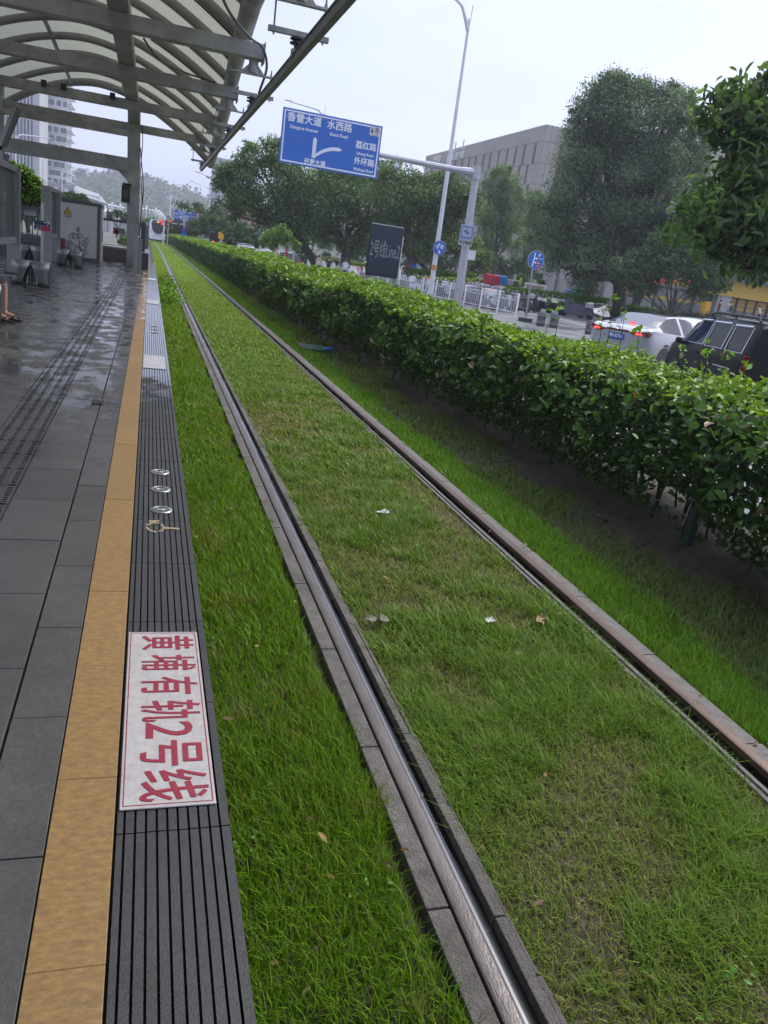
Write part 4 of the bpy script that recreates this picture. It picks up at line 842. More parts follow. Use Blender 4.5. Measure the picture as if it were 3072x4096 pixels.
q = P_(.3, -.62); MB().box(q[0]-.2*r, q[0]+.2*r, y_-.004, y_, q[2]-.09*r, q[2]+.09*r).build('red_tag', M['sign_red'], t)
text('lettering', 'P', .42*r, P_(.34, .5), FACE, M['white_ink'], t, bold=.01); text('lettering', '停车场入口', .155*r, P_(.5, .18), FACE, M['white_ink'], t, ext=.001); text('lettering', '机动车', .13*r, (q[0], y_-.006, q[2]), FACE, M['white_ink'], t, ext=.001)
# dark line name board by the hedge
YB = 17.6; c0 = [at(*q, YB) for q in ((1478, 902), (1616, 897), (1590, 1117), (1463, 1098))]
t = thing('line_board', 'dark navy board with grey line lettering on two grey posts behind the hedge', 'sign', ((c0[2].x+c0[3].x)/2, YB, 0))
xa, xb_ = (c0[0].x+c0[3].x)/2, (c0[1].x+c0[2].x)/2; zt, zb = (c0[0].z+c0[1].z)/2, (c0[2].z+c0[3].z)/2
o = MB().box(xa, xb_, YB-.05, YB+.03, zb, zt).build('board', mat('navy_board', (.010, .017, .034), .16, spec=.6, c2=(.014, .022, .042), scale=3, bump=.03, bscale=3), t); bv = o.modifiers.new('round', 'BEVEL'); bv.width = .045; bv.segments = 4; bv.limit_method = 'ANGLE'
for xx in (xa+.12, xb_+.0): MB().tube([(xx, YB+.1, .0), (xx, YB+.1, zt-.18)], .055, 12).build('post', M['post_grey'], t, smooth=True)
M['grey_letter'] = mat('grey_letter', (.20, .21, .22), .4)
text('lettering', '2号线Line2', .40, ((xa+xb_)/2+.0, YB-.052, zb+(zt-zb)*.50), FACE, M['grey_letter'], t, sx=.37, bold=.005)
o = t
# white railings
M['rail_white'] = mat('rail_white', (.74, .75, .76), .4, c2=(.66, .66, .66), scale=3)
F0, F1 = Vector((19.4, 40.3, RZ)), Vector((15.1, 74.0, RZ)); fd = (F1-F0); NL = 17; fl = fd.length/NL; fu = fd.normalized()
def fence_panel():
    t = thing('railing_panel', 'railing', 'railing', (0, 0, 0), group='white street railing panels'); L_ = fl
    for y_ in (0,): MB().box(-.04, .04, -.04, .04, 0, 1.16).lathe((0, 0, 1.16), [(.05, 0), (.05, .03), (.01, .06)], 8).build('post', M['rail_white'], t)
    b = MB(); b.box(-.015, .015, .04, L_-.04, .18, .22); b.box(-.012, .012, .04, L_-.04, .84, .87); b.build('rail', M['rail_white'], t)
    b = MB(); n = 7
    for i in range(n):
        y0 = .1+i*(L_-.2)/n; wv = (L_-.2)/n*.62; ar = [(0, y0+wv/2-math.cos(a)*wv/2, .98+math.sin(a)*wv/2) for a in np.linspace(0, math.pi, 7)]
        b.tube([(0, y0, .2)]+ar+[(0, y0+wv, .2)], .0095, 5)
    b.build('hoops', M['rail_white'], t); return t
fp = fence_panel(); ang = math.atan2(-fu.x, fu.y)
for i in range(NL):
    o = fp if i == 0 else copy_tree(fp)
    place(o, F0+fu*fl*i, ang, 'end panel of the white railing, nearest the round parking sign' if i == 0 else ('white railing panel in front of the gantry post' if i == 3 else ('white railing panel between the parking sign and the gantry post' if i < 3 else 'one of the like white railing panels running back along the street')))
# grey fence sheet panels beyond
# small dark drums on the road
def drum(): 
    t = thing('traffic_drum', 'drum', 'bollard', (0, 0, 0), group='traffic drums on the road')
    MB().lathe((0, 0, 0), [(.2, 0), (.2, .1), (.22, .12), (.22, .26), (.2, .28), (.2, .42), (.22, .44), (.22, .56), (.19, .62)], 14).build('body', mat('drum_dark', (.05, .055, .06), .6, c2=(.09, .09, .09), scale=8), t, smooth=True)
    for z_ in (.19, .5): MB().lathe((0, 0, z_), [(.223, -.05), (.223, .05)], 14).build('band', mat('drum_band', (.16, .17, .18), .5), t)
    return t
dr = drum()
for i, (q, l) in enumerate((((2355, 1338), 'dark banded traffic drum on the road beside the white sedan'), ((2212, 1312), 'dark banded traffic drum on the road nearer the parking sign'), ((2160, 1304), 'dark banded traffic drum close to the foot of the parking sign'))):
    place(dr if i == 0 else copy_tree(dr), atz(q[0], q[1], RZ), 0, l)
# far signals and signs along the track
def warn(t, c, r):
    y_ = c.y-.05; MB().prism([(c.x-r, y_, c.z-r*.8), (c.x+r, y_, c.z-r*.8), (c.x, y_, c.z+r*.9)], (0, .03, 0)).build('warning_triangle', mat('warn_orange', (.75, .36, .02), .45), t)
    MB().tube([(c.x, y_-.01, c.z-r*.1), (c.x, y_-.01, c.z-r*.55)], .06, 6).ball((c.x, y_-.01, c.z+r*.12), .1, 8, 6).build('symbol', M['black'], t)
YS_ = 105.0; p = at(671, 940, YS_); t = thing('warning_sign_post', 'post with a square white speed plate above two orange warning triangles', 'sign', (p.x, YS_, 0))
MB().tube([(p.x, YS_, -.2), (p.x, YS_, at(671, 862, YS_).z)], .07, 8).build('post', M['post_grey'], t); c = at(673, 872, YS_); q = 7.5*mpp(c)
MB().box(c.x-q, c.x+q, YS_-.12, YS_-.08, c.z-q*1.3, c.z+q*1.3).build('speed_plate', M['white_plate'], t); text('lettering', '15', q*1.2, (c.x, YS_-.125, c.z+q*.4), FACE, M['black'], t, bold=.01)
warn(t, at(672, 892, YS_), 6.5*mpp(c)); warn(t, at(671, 908, YS_), 6.5*mpp(c))
M['lamp_red'] = mat('lamp_red', (1, .03, .03), .4, emit=1.6)
YT = 112.0; t = thing('signal_post', 'white tram signal post with two red lights beside the tram roof', 'traffic light', at(654, 950, YT)); p = at(654, 940, YT)
MB().tube([(p.x, YT, -.2), (p.x, YT, at(654, 870, YT).z)], .09, 8).build('post', M['post_white'], t)
for q in ((647, 884), (650, 895)):
    c = at(*q, YT-.2); MB().box(c.x-.17, c.x+.17, YT-.12, YT+.12, c.z-.2, c.z+.2).build('housing', M['black'], t); MB().lathe((c.x, YT-.13, c.z), [(.14, 0), (.14, -.03)], 12, axis='Y').build('red_light', M['lamp_red'], t)
YT = 100.0; q = at(737, 900, YT); t = thing('traffic_light', 'grey mast arm with two traffic lights, the left one red', 'traffic light', (q.x, YT, -.2)); zt = at(737, 890, YT).z
MB().tube([(q.x, YT, -.2), (q.x, YT, zt+.8)], .11, 8).build('mast', M['post_grey'], t); e = at(680, 893, YT); MB().tube([(q.x, YT, at(737, 898, YT).z), (e.x, YT, at(685, 894, YT).z)], .07, 8).build('arm', M['post_grey'], t)
for k_, (a, c_) in enumerate(((682, 893), (714, 898))):
    c = at(a, c_, YT-.1); MB().box(c.x-.14, c.x+.14, YT-.2, YT+.05, c.z-.36, c.z+.36).build('signal_head', M['black'], t, bevel=.03)
    for j in range(3): MB().lathe((c.x, YT-.205, c.z+.22-.22*j), [(.09, 0), (.09, -.03)], 12, axis='Y').build('lens', M['lamp_red'] if (k_ == 0 and j == 0) else M['cab_dark'], t)
c = at(736, 918, YT-.15); MB().lathe((c.x, YT-.2, c.z), [(.26, 0), (.26, -.03)], 20, axis='Y').build('round_plate', mat('no_park', (.12, .03, .35), .4), t); c2_ = at(736, 923, YT-.15); MB().box(c.x-.24, c.x+.24, YT-.2, YT-.17, c2_.z-.2, c2_.z).build('orange_plate', mat('warn_orange2', (.6, .3, .04), .5), t); c2_ = at(736, 933, YT-.15); MB().prism([(c.x-.3, YT-.2, c2_.z-.4), (c.x+.3, YT-.2, c2_.z-.4), (c.x+.3, YT-.2, c2_.z+.2), (c.x, YT-.2, c2_.z+.4), (c.x-.3, YT-.2, c2_.z+.2)], (0, .03, 0)).build('crossing_plate', M['sign_blue'], t)
# far overhead sign
YF = 118.0; c0 = [at(*q, YF) for q in ((698, 840), (779, 850), (779, 890), (697, 878))]; x0, x1 = c0[0].x, c0[1].x; zt, zb = (c0[0].z+c0[1].z)/2, (c0[2].z+c0[3].z)/2; e = at(866, 885, YF)
t = thing('far_direction_sign', 'distant blue overhead direction sign with a narrow brown panel at its right', 'road sign', (e.x, YF, -.2))
MB().tube([(e.x, YF, -.2), (e.x, YF, e.z+.6)], .22, 8).build('post', M['post_grey'], t); MB().tube([(e.x, YF, e.z+.5), (x0+1, YF, e.z+.5)], .12, 8).tube([(e.x, YF, e.z-.6), (x0+1, YF, e.z-.6)], .12, 8).build('arm', M['post_grey'], t)
MB().box(x0, x1, YF-.35, YF-.3, zb, zt).build('panel', M['sign_blue'], t); wd, ht = x1-x0, zt-zb
M['brown'] = mat('sign_brown', (.09, .04, .035), .5); MB().box(x1+.08, x1+.75+.02*wd, YF-.35, YF-.3, zb, zt+.1).build('brown_panel', M['brown'], t)
for s_, u, v, z in (('天鹿路', .33, .13, .34), ('水西路', .66, .13, .34), ('香雪大道西', .2, .38, .3), ('香雪大道东', .8, .5, .3), ('开达路', .2, .72, .34), ('开创大道', .8, .82, .3), ('开泰大道', .5, .84, .28)): text('lettering', s_, z, (x0+wd*u, YF-.36, zt-ht*v), FACE, M['reflect'], t, bold=.002)
for k_, s_ in enumerate('萝岗香雪'): text('lettering', s_, .42, (x1+.42, YF-.36, zt-.25-ht*.19*k_), FACE, M['reflect'], t)
text('lettering', '→', .5, (x1+.42, YF-.36, zb+.3), FACE, M['reflect'], t)
b = MB(); b.box(x0+wd*.47, x0+wd*.51, YF-.36, YF-.352, zb+ht*.2, zb+ht*.62); b.box(x0+wd*.3, x0+wd*.66, YF-.36, YF-.352, zb+ht*.38, zb+ht*.45); b.build('route_arrow', M['reflect'], t)
# dark sign pillar with red light, yellow warning board
YR_ = 70.0; c0, c1 = at(840, 915, YR_), at(862, 985, YR_); t = thing('led_pillar', 'black roadside display pillar with a glowing red oval lamp behind the hedge', 'display pillar', (c0.x, YR_, RZ))
MB().box(c0.x, c1.x, YR_-.15, YR_+.15, RZ, c0.z).build('pillar', M['black'], t, bevel=.03); xm = (c0.x+c1.x)/2
text('lettering', 'S0104', .16, (xm, YR_-.155, at(850, 927, YR_).z), FACE, M['white_plate'], t, sx=.85)
c = at(850, 968, YR_-.16); MB().ball((c.x, YR_-.15, c.z), (.15, .04, .075), 14, 8).build('red_lamp', mat('lamp_red2', (1, .03, .05), .4, emit=2.5), t)
YW = 72.0; c0, c1 = at(874, 930, YW), at(893, 957, YW); t = thing('yellow_notice', 'folded yellow notice boards on a white post behind the hedge', 'sign', (c0.x, YW, RZ)); xm = (c0.x+c1.x)/2
M['notice_y'] = mat('notice_yellow', (.72, .40, .02), .5)
MB().tube([(xm, YW+.1, RZ), (xm, YW+.1, c0.z)], .06, 8).build('post', M['post_white'], t); MB().prism([(c0.x, YW-.1, c1.z), (xm, YW, c1.z), (xm, YW, c0.z+.05), (c0.x, YW-.1, c0.z+.1)], (0, .03, 0)).prism([(xm, YW, c1.z-.05), (c1.x, YW-.1, c1.z-.05), (c1.x, YW-.1, c0.z-.1), (xm, YW, c0.z)], (0, .03, 0)).build('board', M['notice_y'], t)
# globe lamps
def globe_lamp():
    t = thing('globe_street_lamp', 'globe lamp', 'street lamp', (0, 0, 0), group='white globe street lamps')
    MB().tube([(0, 0, 0), (0, 0, 8.6)], [.16, .09], 8).build('pole', M['post_white'], t)
    for k_ in range(6):
        a = k_*math.pi/3; p_ = (math.cos(a)*.75, math.sin(a)*.75, 8.3)
        MB().tube([(0, 0, 7.7), (p_[0]*.8, p_[1]*.8, 7.75), (p_[0], p_[1], 8.0)], .04, 5).build('arm', M['post_white'], t); MB().ball(p_, (.19, .19, .17), 10, 6).build('globe', M['globe'], t, smooth=True)
    MB().ball((0, 0, 8.75), (.22, .22, .19), 10, 6).build('globe', M['globe'], t, smooth=True); return t
M['globe'] = mat('globe_white', (.8, .8, .8), .25)
gl = globe_lamp(); gi = 0
for (px, py, Y) in [(404, 830, 150), (424, 838, 160), (440, 843, 170), (452, 846, 180), (464, 850, 190), (474, 853, 205), (484, 856, 220), (494, 858, 235), (504, 862, 250), (512, 866, 270), (448, 812, 185), (482, 820, 210), (586, 826, 170), (624, 833, 190), (635, 842, 205), (641, 848, 220), (647, 855, 240), (652, 860, 260), (657, 868, 280), (662, 874, 300), (735, 828, 170), (724, 836, 185), (745, 840, 200)]:
    p = at(px, py, Y); o = gl if gi == 0 else copy_tree(gl); place(o, (p.x, Y, p.z-8.8), .3*gi, 'cluster of white globes on a white pole, left of the canopy column' if px < 520 else ('cluster of white globes on a white pole in the row behind the tram' if px < 700 else 'cluster of white globes above the distant blue road sign'))
    gi += 1
# ================================================================== vehicles
M['car_white'] = mat('car_white', (.36, .37, .39), .25, coat=1.0); M['car_dark'] = mat('car_dark', (.008, .008, .009), .3, spec=.2, coat=.12)
M['car_glass'] = mat('car_glass', (.022, .025, .028), 0.03, spec=.28); M['rear_glass'] = mat('rear_glass', (.09, .10, .12), .08, .2, spec=.5)
M['tyre'] = mat('tyre', (.015, .015, .016), .8); M['rim'] = mat('rim', (.45, .45, .46), .3, .8); M['chrome'] = mat('chrome', (.6, .6, .62), .12, 1.0)
M['tail_red'] = mat('tail_red', (.16, .005, .008), .15, coat=1.0); M['brake'] = mat('brake_glow', (1, .05, .03), .3, emit=1.1); M['plate_blue'] = mat('plate_blue', (.015, .09, .36), .4)
def loft_car(st, name, label, loc, rotz, m_body, glass_u, group=None, cat='car', scale=1.0, m_rear=None, roof_dark=False):
    """st: stations along local +Y (front) : y, half widths (sill, mid, belt, roof), heights (sill, mid, belt, roof)"""
    st = np.array(st, float); ys = np.linspace(st[0, 0], st[-1, 0], 64)
    I = lambda k: np.interp(ys, st[:, 0], st[:, k])
    def sm(a): b_ = np.pad(a, 2, mode='edge'); return (b_[:-4]+2*b_[1:-3]+3*b_[2:-2]+2*b_[3:-1]+b_[4:])/9
    ws, wm, wb, wr, zs, zm, zb_, zr = [sm(I(k)) for k in range(1, 9)]
    t = thing(name, label, cat, loc, rotz, group); rings = []
    for i, y in enumerate(ys):
        half = [(ws[i]*.9, zs[i]), (ws[i], zs[i]+.04), (wm[i]*.985, (zs[i]+zm[i])/2), (wm[i], zm[i]), (wm[i]*.35+wb[i]*.65, zm[i]*.4+zb_[i]*.6), (wb[i], zb_[i])]
        k6 = zr[i]-.05*(zr[i]-zb_[i] > .12)
        half += [(wb[i]*.97+wr[i]*.03, zb_[i]+.015), (wb[i]*.5+wr[i]*.5, (zb_[i]+k6)/2+.01), (wr[i], k6), (wr[i]*.93, zr[i]-.012), (wr[i]*.5, zr[i]), (0, zr[i]+.012)]
        rings.append([(-x, y, z) for x, z in half]+[(x, y, z) for x, z in half[::-1][1:]])
    n = len(rings[0]); V = [p for r in rings for p in r]; F, Mi = [], []
    def side_glass(y): return any(a < y < b for a, b in glass_u['side'])
    for i in range(len(ys)-1):
        ym = (ys[i]+ys[i+1])/2
        for j in range(n-1):
            jj = j if j < n//2 else n-2-j; m = 0
            if jj in (6, 7) and side_glass(ym) and zr[i]-zb_[i] > .16: m = 1
            if jj >= 8 and (glass_u['front'][0] < ym < glass_u['front'][1]): m = 1
            if jj >= 8 and (glass_u['rear'][0] < ym < glass_u['rear'][1]): m = 2
            if jj >= 9 and roof_dark and glass_u['rear'][1]+.08 <= ym <= glass_u['front'][0]-.1: m = 3
            if jj == 0: m = 4
            F.append((i*n+j, i*n+j+1, (i+1)*n+j+1, (i+1)*n+j)); Mi.append(m)
    for nm, ms, mt in (('body', (0,), m_body), ('side_window', (1,), M['car_glass']), ('rear_window', (2,), m_rear or M['car_glass']), ('roof_panel', (3,), M['car_glass']), ('underside', (4,), M['black'])):
        fs = [f for f, m in zip(F, Mi) if m in ms]
        if nm == 'body': fs = fs+[tuple(range(n-1, -1, -1)), tuple(range((len(ys)-1)*n, len(ys)*n))]
        if not fs: continue
        used = sorted({i for f in fs for i in f}); mp = {o: k for k, o in enumerate(used)}
        MB().add([V[u] for u in used], [tuple(mp[i] for i in f) for f in fs]).build(nm, mt, t, smooth=True, world=False)
    return t
def wheel(t, x, y, r, wd, rim=None):
    s = 1 if x > 0 else -1
    o = MB().lathe((x, y, r), [(r*.7, -wd/2), (r*.97, -wd/2), (r, -wd*.3), (r, wd*.3), (r*.97, wd/2), (r*.7, wd/2)], 24, axis='X').build('wheel', M['tyre'], t, smooth=True, world=False)
    q = MB().lathe((x, y, r), [(r*.68, s*wd*.3), (r*.68, s*wd*.48), (r*.62, s*wd*.5), (r*.58, s*wd*.42)], 20, axis='X')
    for k in range(5):
        a = k*2*math.pi/5; q.bar((x+s*wd*.46, y, r), (x+s*wd*.46, y+math.cos(a)*r*.62, r+math.sin(a)*r*.62), r*.16, .02, up=(1, 0, 0))
    q.build('rim', rim or M['rim'], o, world=False)
def arch(t, x, y, r):
    s = 1 if x > 0 else -1; MB().lathe((x, y, r*.98), [(r*1.16, -.02), (r*1.16, .012*1), (r*1.02, .014)], 24, axis='X').build('wheel_arch', M['black'], t, world=False)
SED = [(-2.45, .55, .62, .60, .55, .35, .55, .80, .86), (-2.38, .78, .84, .80, .72, .28, .60, .98, 1.04), (-2.2, .86, .91, .86, .76, .24, .62, 1.02, 1.07), (-1.85, .88, .92, .87, .74, .22, .64, 1.0, 1.08), (-1.0, .88, .92, .86, .58, .22, .64, .97, 1.40), (-.4, .88, .92, .86, .57, .22, .64, .95, 1.445), (.3, .88, .92, .86, .57, .22, .63, .94, 1.43), (.75, .88, .92, .86, .60, .22, .62, .93, 1.33), (1.45, .88, .92, .85, .72, .22, .62, .92, .98), (2.1, .86, .9, .80, .66, .22, .58, .80, .86), (2.45, .72, .78, .70, .5, .26, .5, .66, .70), (2.52, .5, .55, .5, .4, .34, .5, .6, .62)]
car = loft_car(SED, 'sedan', 'white sedan with glowing brake lights and a blue licence plate, seen from behind the hedge', (0, 0, 0), 0, M['car_white'], dict(side=[(-1.75, -.36), (-.28, .62), (.68, 1.25)], front=(.55, 1.4), rear=(-1.8, -.95)), m_rear=M['rear_glass'], roof_dark=True)
for sx in (-1, 1):
    for y in (1.5, -1.35): wheel(car, sx*.80, y, .335, .225); arch(car, sx*.905, y, .335)
for s in (-1, 1):
    b = MB(); b.prism([(s*.30, -2.42, .93), (s*.62, -2.425, .97), (s*.84, -2.36, .99), (s*.89, -2.26, .95), (s*.86, -2.34, .84), (s*.62, -2.42, .82), (s*.42, -2.44, .88)], (0, -.035, 0)); b.build('tail_lamp', M['tail_red'], car, bevel=.008, world=False)
    MB().ball((s*.60, -2.46, .905), (.10, .02, .03), 12, 6).build('brake_light', M['brake'], car, world=False)
    m_ = MB(); m_.ball((s*1.0, .95, 1.0), (.1, .06, .075), 12, 8); m_.bar((s*.86, .98, .95), (s*.98, .95, .97), .04, .04); m_.build('wing_mirror', M['black'] if s > 0 else M['car_white'], car, smooth=True, world=False)
    for yy in (-.75, .28): MB().bar((s*.935, yy, .80), (s*.935, yy+.2, .805), .02, .035).build('door_handle', M['car_white'], car, bevel=.006, world=False)
    MB().bar((s*.915, -.33, .35), (s*.89, -.32, .95), .01, .012, up=(0, 1, 0)).build('door_seam', M['black'], car, world=False)
MB().bar((-.32, -2.45, .935), (.32, -2.45, .935), .02, .045).build('lamp_bar', M['tail_red'], car, world=False)
MB().box(-.225, .225, -2.475, -2.44, .70, .845).build('licence_plate', M['plate_blue'], car, bevel=.004, world=False)
def ctext(s, size, loc, m, par, sx=1.0, b_=.002):
    o = text('lettering', s, size, (0, 0, 0), FACE, m, None, sx=sx, bold=b_); o.parent = par; o.location = loc
ctext('粤A·82T0G', .115, (0, -2.479, .772), M['white_ink'], car, .72); ctext('A V A L O N', .045, (0, -2.478, .935), M['chrome'], car, 1.3)
b = MB(); b.tube([(math.cos(a)*.07, -2.44, 1.0+math.sin(a)*.045) for a in np.linspace(0, 2*math.pi, 17)], .007, 5, cap=False); b.tube([(math.cos(a)*.025, -2.44, 1.0+math.sin(a)*.043) for a in np.linspace(0, 2*math.pi, 13)], .006, 5, cap=False); b.tube([(math.cos(a)*.05, -2.44, 1.018+math.sin(a)*.02) for a in np.linspace(0, 2*math.pi, 13)], .006, 5, cap=False); b.build('emblem', M['chrome'], car, world=False)
MB().box(-.09, .09, -1.72, -1.70, 1.14, 1.165).build('high_brake_light', M['brake'], car, world=False)
b = MB(); b.box(-.75, .75, -2.47, -2.35, .24, .40); b.build('bumper_insert', M['black'], car, bevel=.02, world=False)
hd = rad(-60)                                              # local +Y turned 60 degrees clockwise
def car_at(o, rear, rz, L_=2.45, s=1.0): place(o, (rear[0]-math.sin(rz)*L_*s, rear[1]+math.cos(rz)*L_*s, RZ), rz, None, s)
car_at(car, (12.25, 19.0), hd, s=1.04)
VAN = [(-2.1, .66, .76, .74, .62, .34, .70, 1.12, 1.70), (-2.02, .80, .84, .82, .66, .28, .72, 1.15, 1.80), (-1.6, .82, .86, .82, .66, .26, .74, 1.15, 1.83), (0, .82, .86, .82, .66, .26, .74, 1.13, 1.84), (.55, .82, .86, .82, .65, .26, .74, 1.12, 1.79), (.85, .82, .86, .82, .66, .26, .74, 1.11, 1.66), (1.35, .82, .86, .81, .74, .26, .72, 1.09, 1.16), (1.75, .80, .85, .78, .70, .26, .70, 1.02, 1.09), (2.05, .72, .78, .70, .6, .3, .62, .86, .92), (2.12, .5, .6, .55, .5, .36, .6, .75, .8)]
van = loft_car(VAN, 'dark_van', 'dark compact van with roof rails and tinted windows, nearest the hedge on the right', (0, 0, 0), 0, M['car_dark'], dict(side=[(-1.85, -1.02), (-.9, -.08), (.02, 1.05)], front=(.62, 1.3), rear=(-2.09, -2.03)), cat='van')
for sx in (-1, 1):
    for y in (1.3, -1.3): wheel(van, sx*.76, y, .31, .2); arch(van, sx*.85, y, .31)
    b = MB()
    for (a, c) in ((-1.82, -1.05), (-.9, -.08), (.02, .98)): b.tube([(sx*.685, a+.0, 1.70), (sx*.84, a, 1.13), (sx*.84, c, 1.12), (sx*(.69 if c < .5 else .70), c-(.0 if c < .5 else .42), 1.69 if c < .5 else 1.66)], .013, 6); b.tube([(sx*.70, a+.02, 1.71), (sx*.70, c-(.0 if c < .5 else .42), 1.69)], .03, 6)
    b.build('window_trim', M['chrome'] if sx < 0 else M['chrome'], van, world=False)
    MB().tube([(sx*.60, -1.85, 1.83), (sx*.60, -1.7, 1.90), (sx*.60, .2, 1.90), (sx*.60, .4, 1.83)], .025, 8).tube([(sx*.60, -.75, 1.83), (sx*.60, -.75, 1.9)], .03, 6).build('roof_rail', M['black'], van, smooth=True, world=False)
    for a, c in ((-1.65, -.85), (-.65, .12)): MB().box(sx*.60-.012, sx*.60+.012, a, c, 1.925, 1.935).build('rail_strip', M['chrome'], van, world=False)
    m_ = MB(); m_.ball((sx*.95, 1.12, 1.12), (.085, .06, .075), 12, 8); m_.bar((sx*.82, 1.12, 1.06), (sx*.94, 1.12, 1.1), .05, .05); m_.build('wing_mirror', M['black'], van, smooth=True, world=False)
    MB().prism([(sx*.80, -2.1, 1.10), (sx*.865, -2.0, 1.10), (sx*.875, -1.98, .72), (sx*.80, -2.1, .70)], (0, -.04, 0)).build('tail_lamp', M['tail_red'], van, bevel=.01, world=False)
    for yy in (-.02, .12): MB().bar((sx*.868, yy-.2*(yy < 0), .93), (sx*.868, yy-.2*(yy < 0)+.16, .93), .02, .035).build('door_handle', M['chrome'] if yy < 0 else M['car_dark'], van, world=False)
    MB().box(sx*.862-.008, sx*.862+.008, -1.55, -.75, .74, .765).build('slide_rail', M['chrome'], van, world=False)
    for yy in (-.99, -.03): MB().bar((sx*.866, yy, .35), (sx*.825, yy, 1.13), .012, .012, up=(0, 1, 0)).build('door_seam', M['black'], van, world=False)
    MB().ball((sx*.855, 1.05, .86), (.015, .05, .02), 8, 6).build('side_marker', M['white_ink'], van, world=False)
    MB().prism([(sx*.72, 2.02, .9), (sx*.80, 1.78, .99), (sx*.81, 1.8, .76), (sx*.74, 2.03, .72)], (0, .02, 0)).build('headlight', M['chrome'], van, world=False)
car_at(van, (12.35, 13.0), rad(-12), 2.1, .94)
# far cars seen only above the hedge
SUV = [(-2.3, .6, .7, .7, .58, .4, .7, 1.05, 1.45), (-2.2, .84, .9, .86, .66, .3, .75, 1.1, 1.62), (-1.6, .88, .93, .88, .68, .3, .78, 1.1, 1.72), (0, .88, .93, .88, .67, .3, .78, 1.07, 1.73), (.5, .88, .93, .87, .67, .3, .76, 1.06, 1.64), (1.3, .86, .92, .84, .74, .3, .74, 1.04, 1.1), (2.1, .8, .86, .74, .6, .3, .66, .9, .97), (2.3, .55, .6, .55, .45, .4, .6, .75, .8)]
def far_car(name, label, px, py, Y, rz, st, body, s=1.0):
    p = at(px, py, Y); t = loft_car(st, name, label, (p.x, Y, RZ), rz, body, dict(side=[(-1.7, -.5), (-.42, .5)], front=(.5, 1.25), rear=(-2.24, -1.75)), group='cars on the road behind the hedge', m_rear=M['rear_glass'], scale=s)
    for sx in (-1, 1):
        for y in (1.35, -1.35): wheel(t, sx*.8, y, .34, .22)
        b = MB(); b.box(sx*.72-.06, sx*.72+.06, -2.3, -2.2, 1.0, 1.3); b.build('tail_lamp', M['tail_red'], t, world=False)
    return t
far_car('white_suv', 'white sport utility car whose curved rear window shows above the hedge', 978, 1000, 72, rad(-3), SUV, M['car_white'])
far_car('white_car', 'white car farther down the road with a red brake light', 825, 962, 112, 0, SUV, M['car_white'])
o = far_car('white_car', 'white car behind the hedge to the left of the black display pillar', 893, 972, 92, 0, SED, M['car_white'])
o = far_car('white_car', 'white car nose just showing between the sedan and the dark van', 2792, 1330, 27, rad(-70), SED, M['car_white'])

# ------------------------------------------------------------------ scooters
def scooter(c_body, c_seat, box=None, cover=None, extra=None, label='scooter'):
    t = thing('motor_scooter', label, 'motor scooter', (0, 0, 0), group='scooters parked along the road')
    for y in (.62, -.60):
        o = MB().lathe((0, y, .25), [(.17, -.05), (.24, -.055), (.25, 0), (.24, .055), (.17, .05)], 18, axis='X').build('wheel', M['tyre'], t, smooth=True)
        MB().lathe((0, y, .25), [(.165, -.03), (.165, .03)], 12, axis='X').build('rim', M['rim'], o)
    b = MB(); b.prism([(-.14, -.15, .28), (-.14, .42, .26), (-.14, .50, .36), (-.14, -.1, .36)], (.28, 0, 0)); b.prism([(-.17, .38, .3), (-.17, .52, .28), (-.17, .50, .98), (-.17, .40, .95)], (.34, 0, 0)); b.prism([(-.13, -.88, .58), (-.13, -.72, .34), (-.13, -.12, .30), (-.13, -.02, .68), (-.13, -.6, .74)], (.26, 0, 0)); b.tube([(0, .62, .27), (0, .47, .8), (0, .42, 1.02)], .035, 6); b.prism([(-.07, .42, .46), (-.07, .84, .42), (-.07, .74, .54), (-.07, .5, .56)], (.14, 0, 0)); b.build('body', c_body, t, bevel=.03)
    MB().prism([(-.13, -.82, .74), (-.13, -.08, .69), (-.13, -.02, .76), (-.13, -.35, .80), (-.13, -.85, .82)], (.26, 0, 0)).build('seat', c_seat, t, bevel=.03)
    b = MB(); b.tube([(-.34, .30, 1.04), (-.15, .42, 1.0), (.15, .42, 1.0), (.34, .30, 1.04)], .02, 6); b.build('handlebar', M['black'], t)
    b = MB()
    for s in (-1, 1): b.tube([(s*.2, .4, 1.0), (s*.26, .38, 1.2)], .008, 5); b.ball((s*.29, .38, 1.23), (.06, .02, .04), 8, 6)
    b.build('mirror', M['rim'], t, smooth=True); MB().ball((0, .53, .88), (.1, .06, .09), 10, 8).build('headlight', M['rim'], t, smooth=True)
    b = MB(); b.tube([(.1, -.55, .8), (.1, -.95, .72), (-.1, -.95, .72), (-.1, -.55, .8)], .012, 5); b.bar((0, -.95, .72), (0, -.96, .45), .04, .02); b.prism([(-.09, -.98, .36), (.09, -.98, .36), (.09, -.94, .5), (-.09, -.94, .5)], (0, .01, 0)); b.build('rear_rack', M['black'], t)
    if box: MB().box(-.2, .2, -1.02, -.6, .83, 1.15).build('top_box', box, t, bevel=.04)
    return t
M['sc_black'] = mat('scooter_black', (.012, .012, .013), .35, coat=.2); M['sc_grey'] = mat('scooter_grey', (.06, .06, .065), .35, coat=.3); M['sc_white'] = mat('scooter_white', (.5, .5, .5), .35, coat=.6); M['sc_red'] = mat('scooter_red', (.3, .03, .02), .35, coat=.5); M['seat_black'] = mat('seat_black', (.018, .018, .018), .6); M['box_grey'] = mat('box_grey', (.25, .26, .27), .5); M['orange_box'] = mat('box_orange', (.5, .12, .03), .5)
S = [scooter(M['sc_black'], M['seat_black']), scooter(M['sc_grey'], M['seat_black'], M['box_grey']), scooter(M['sc_white'], M['seat_black'], M['sc_white']), scooter(M['sc_red'], M['seat_black'], M['orange_box'])]
first = [True]*4
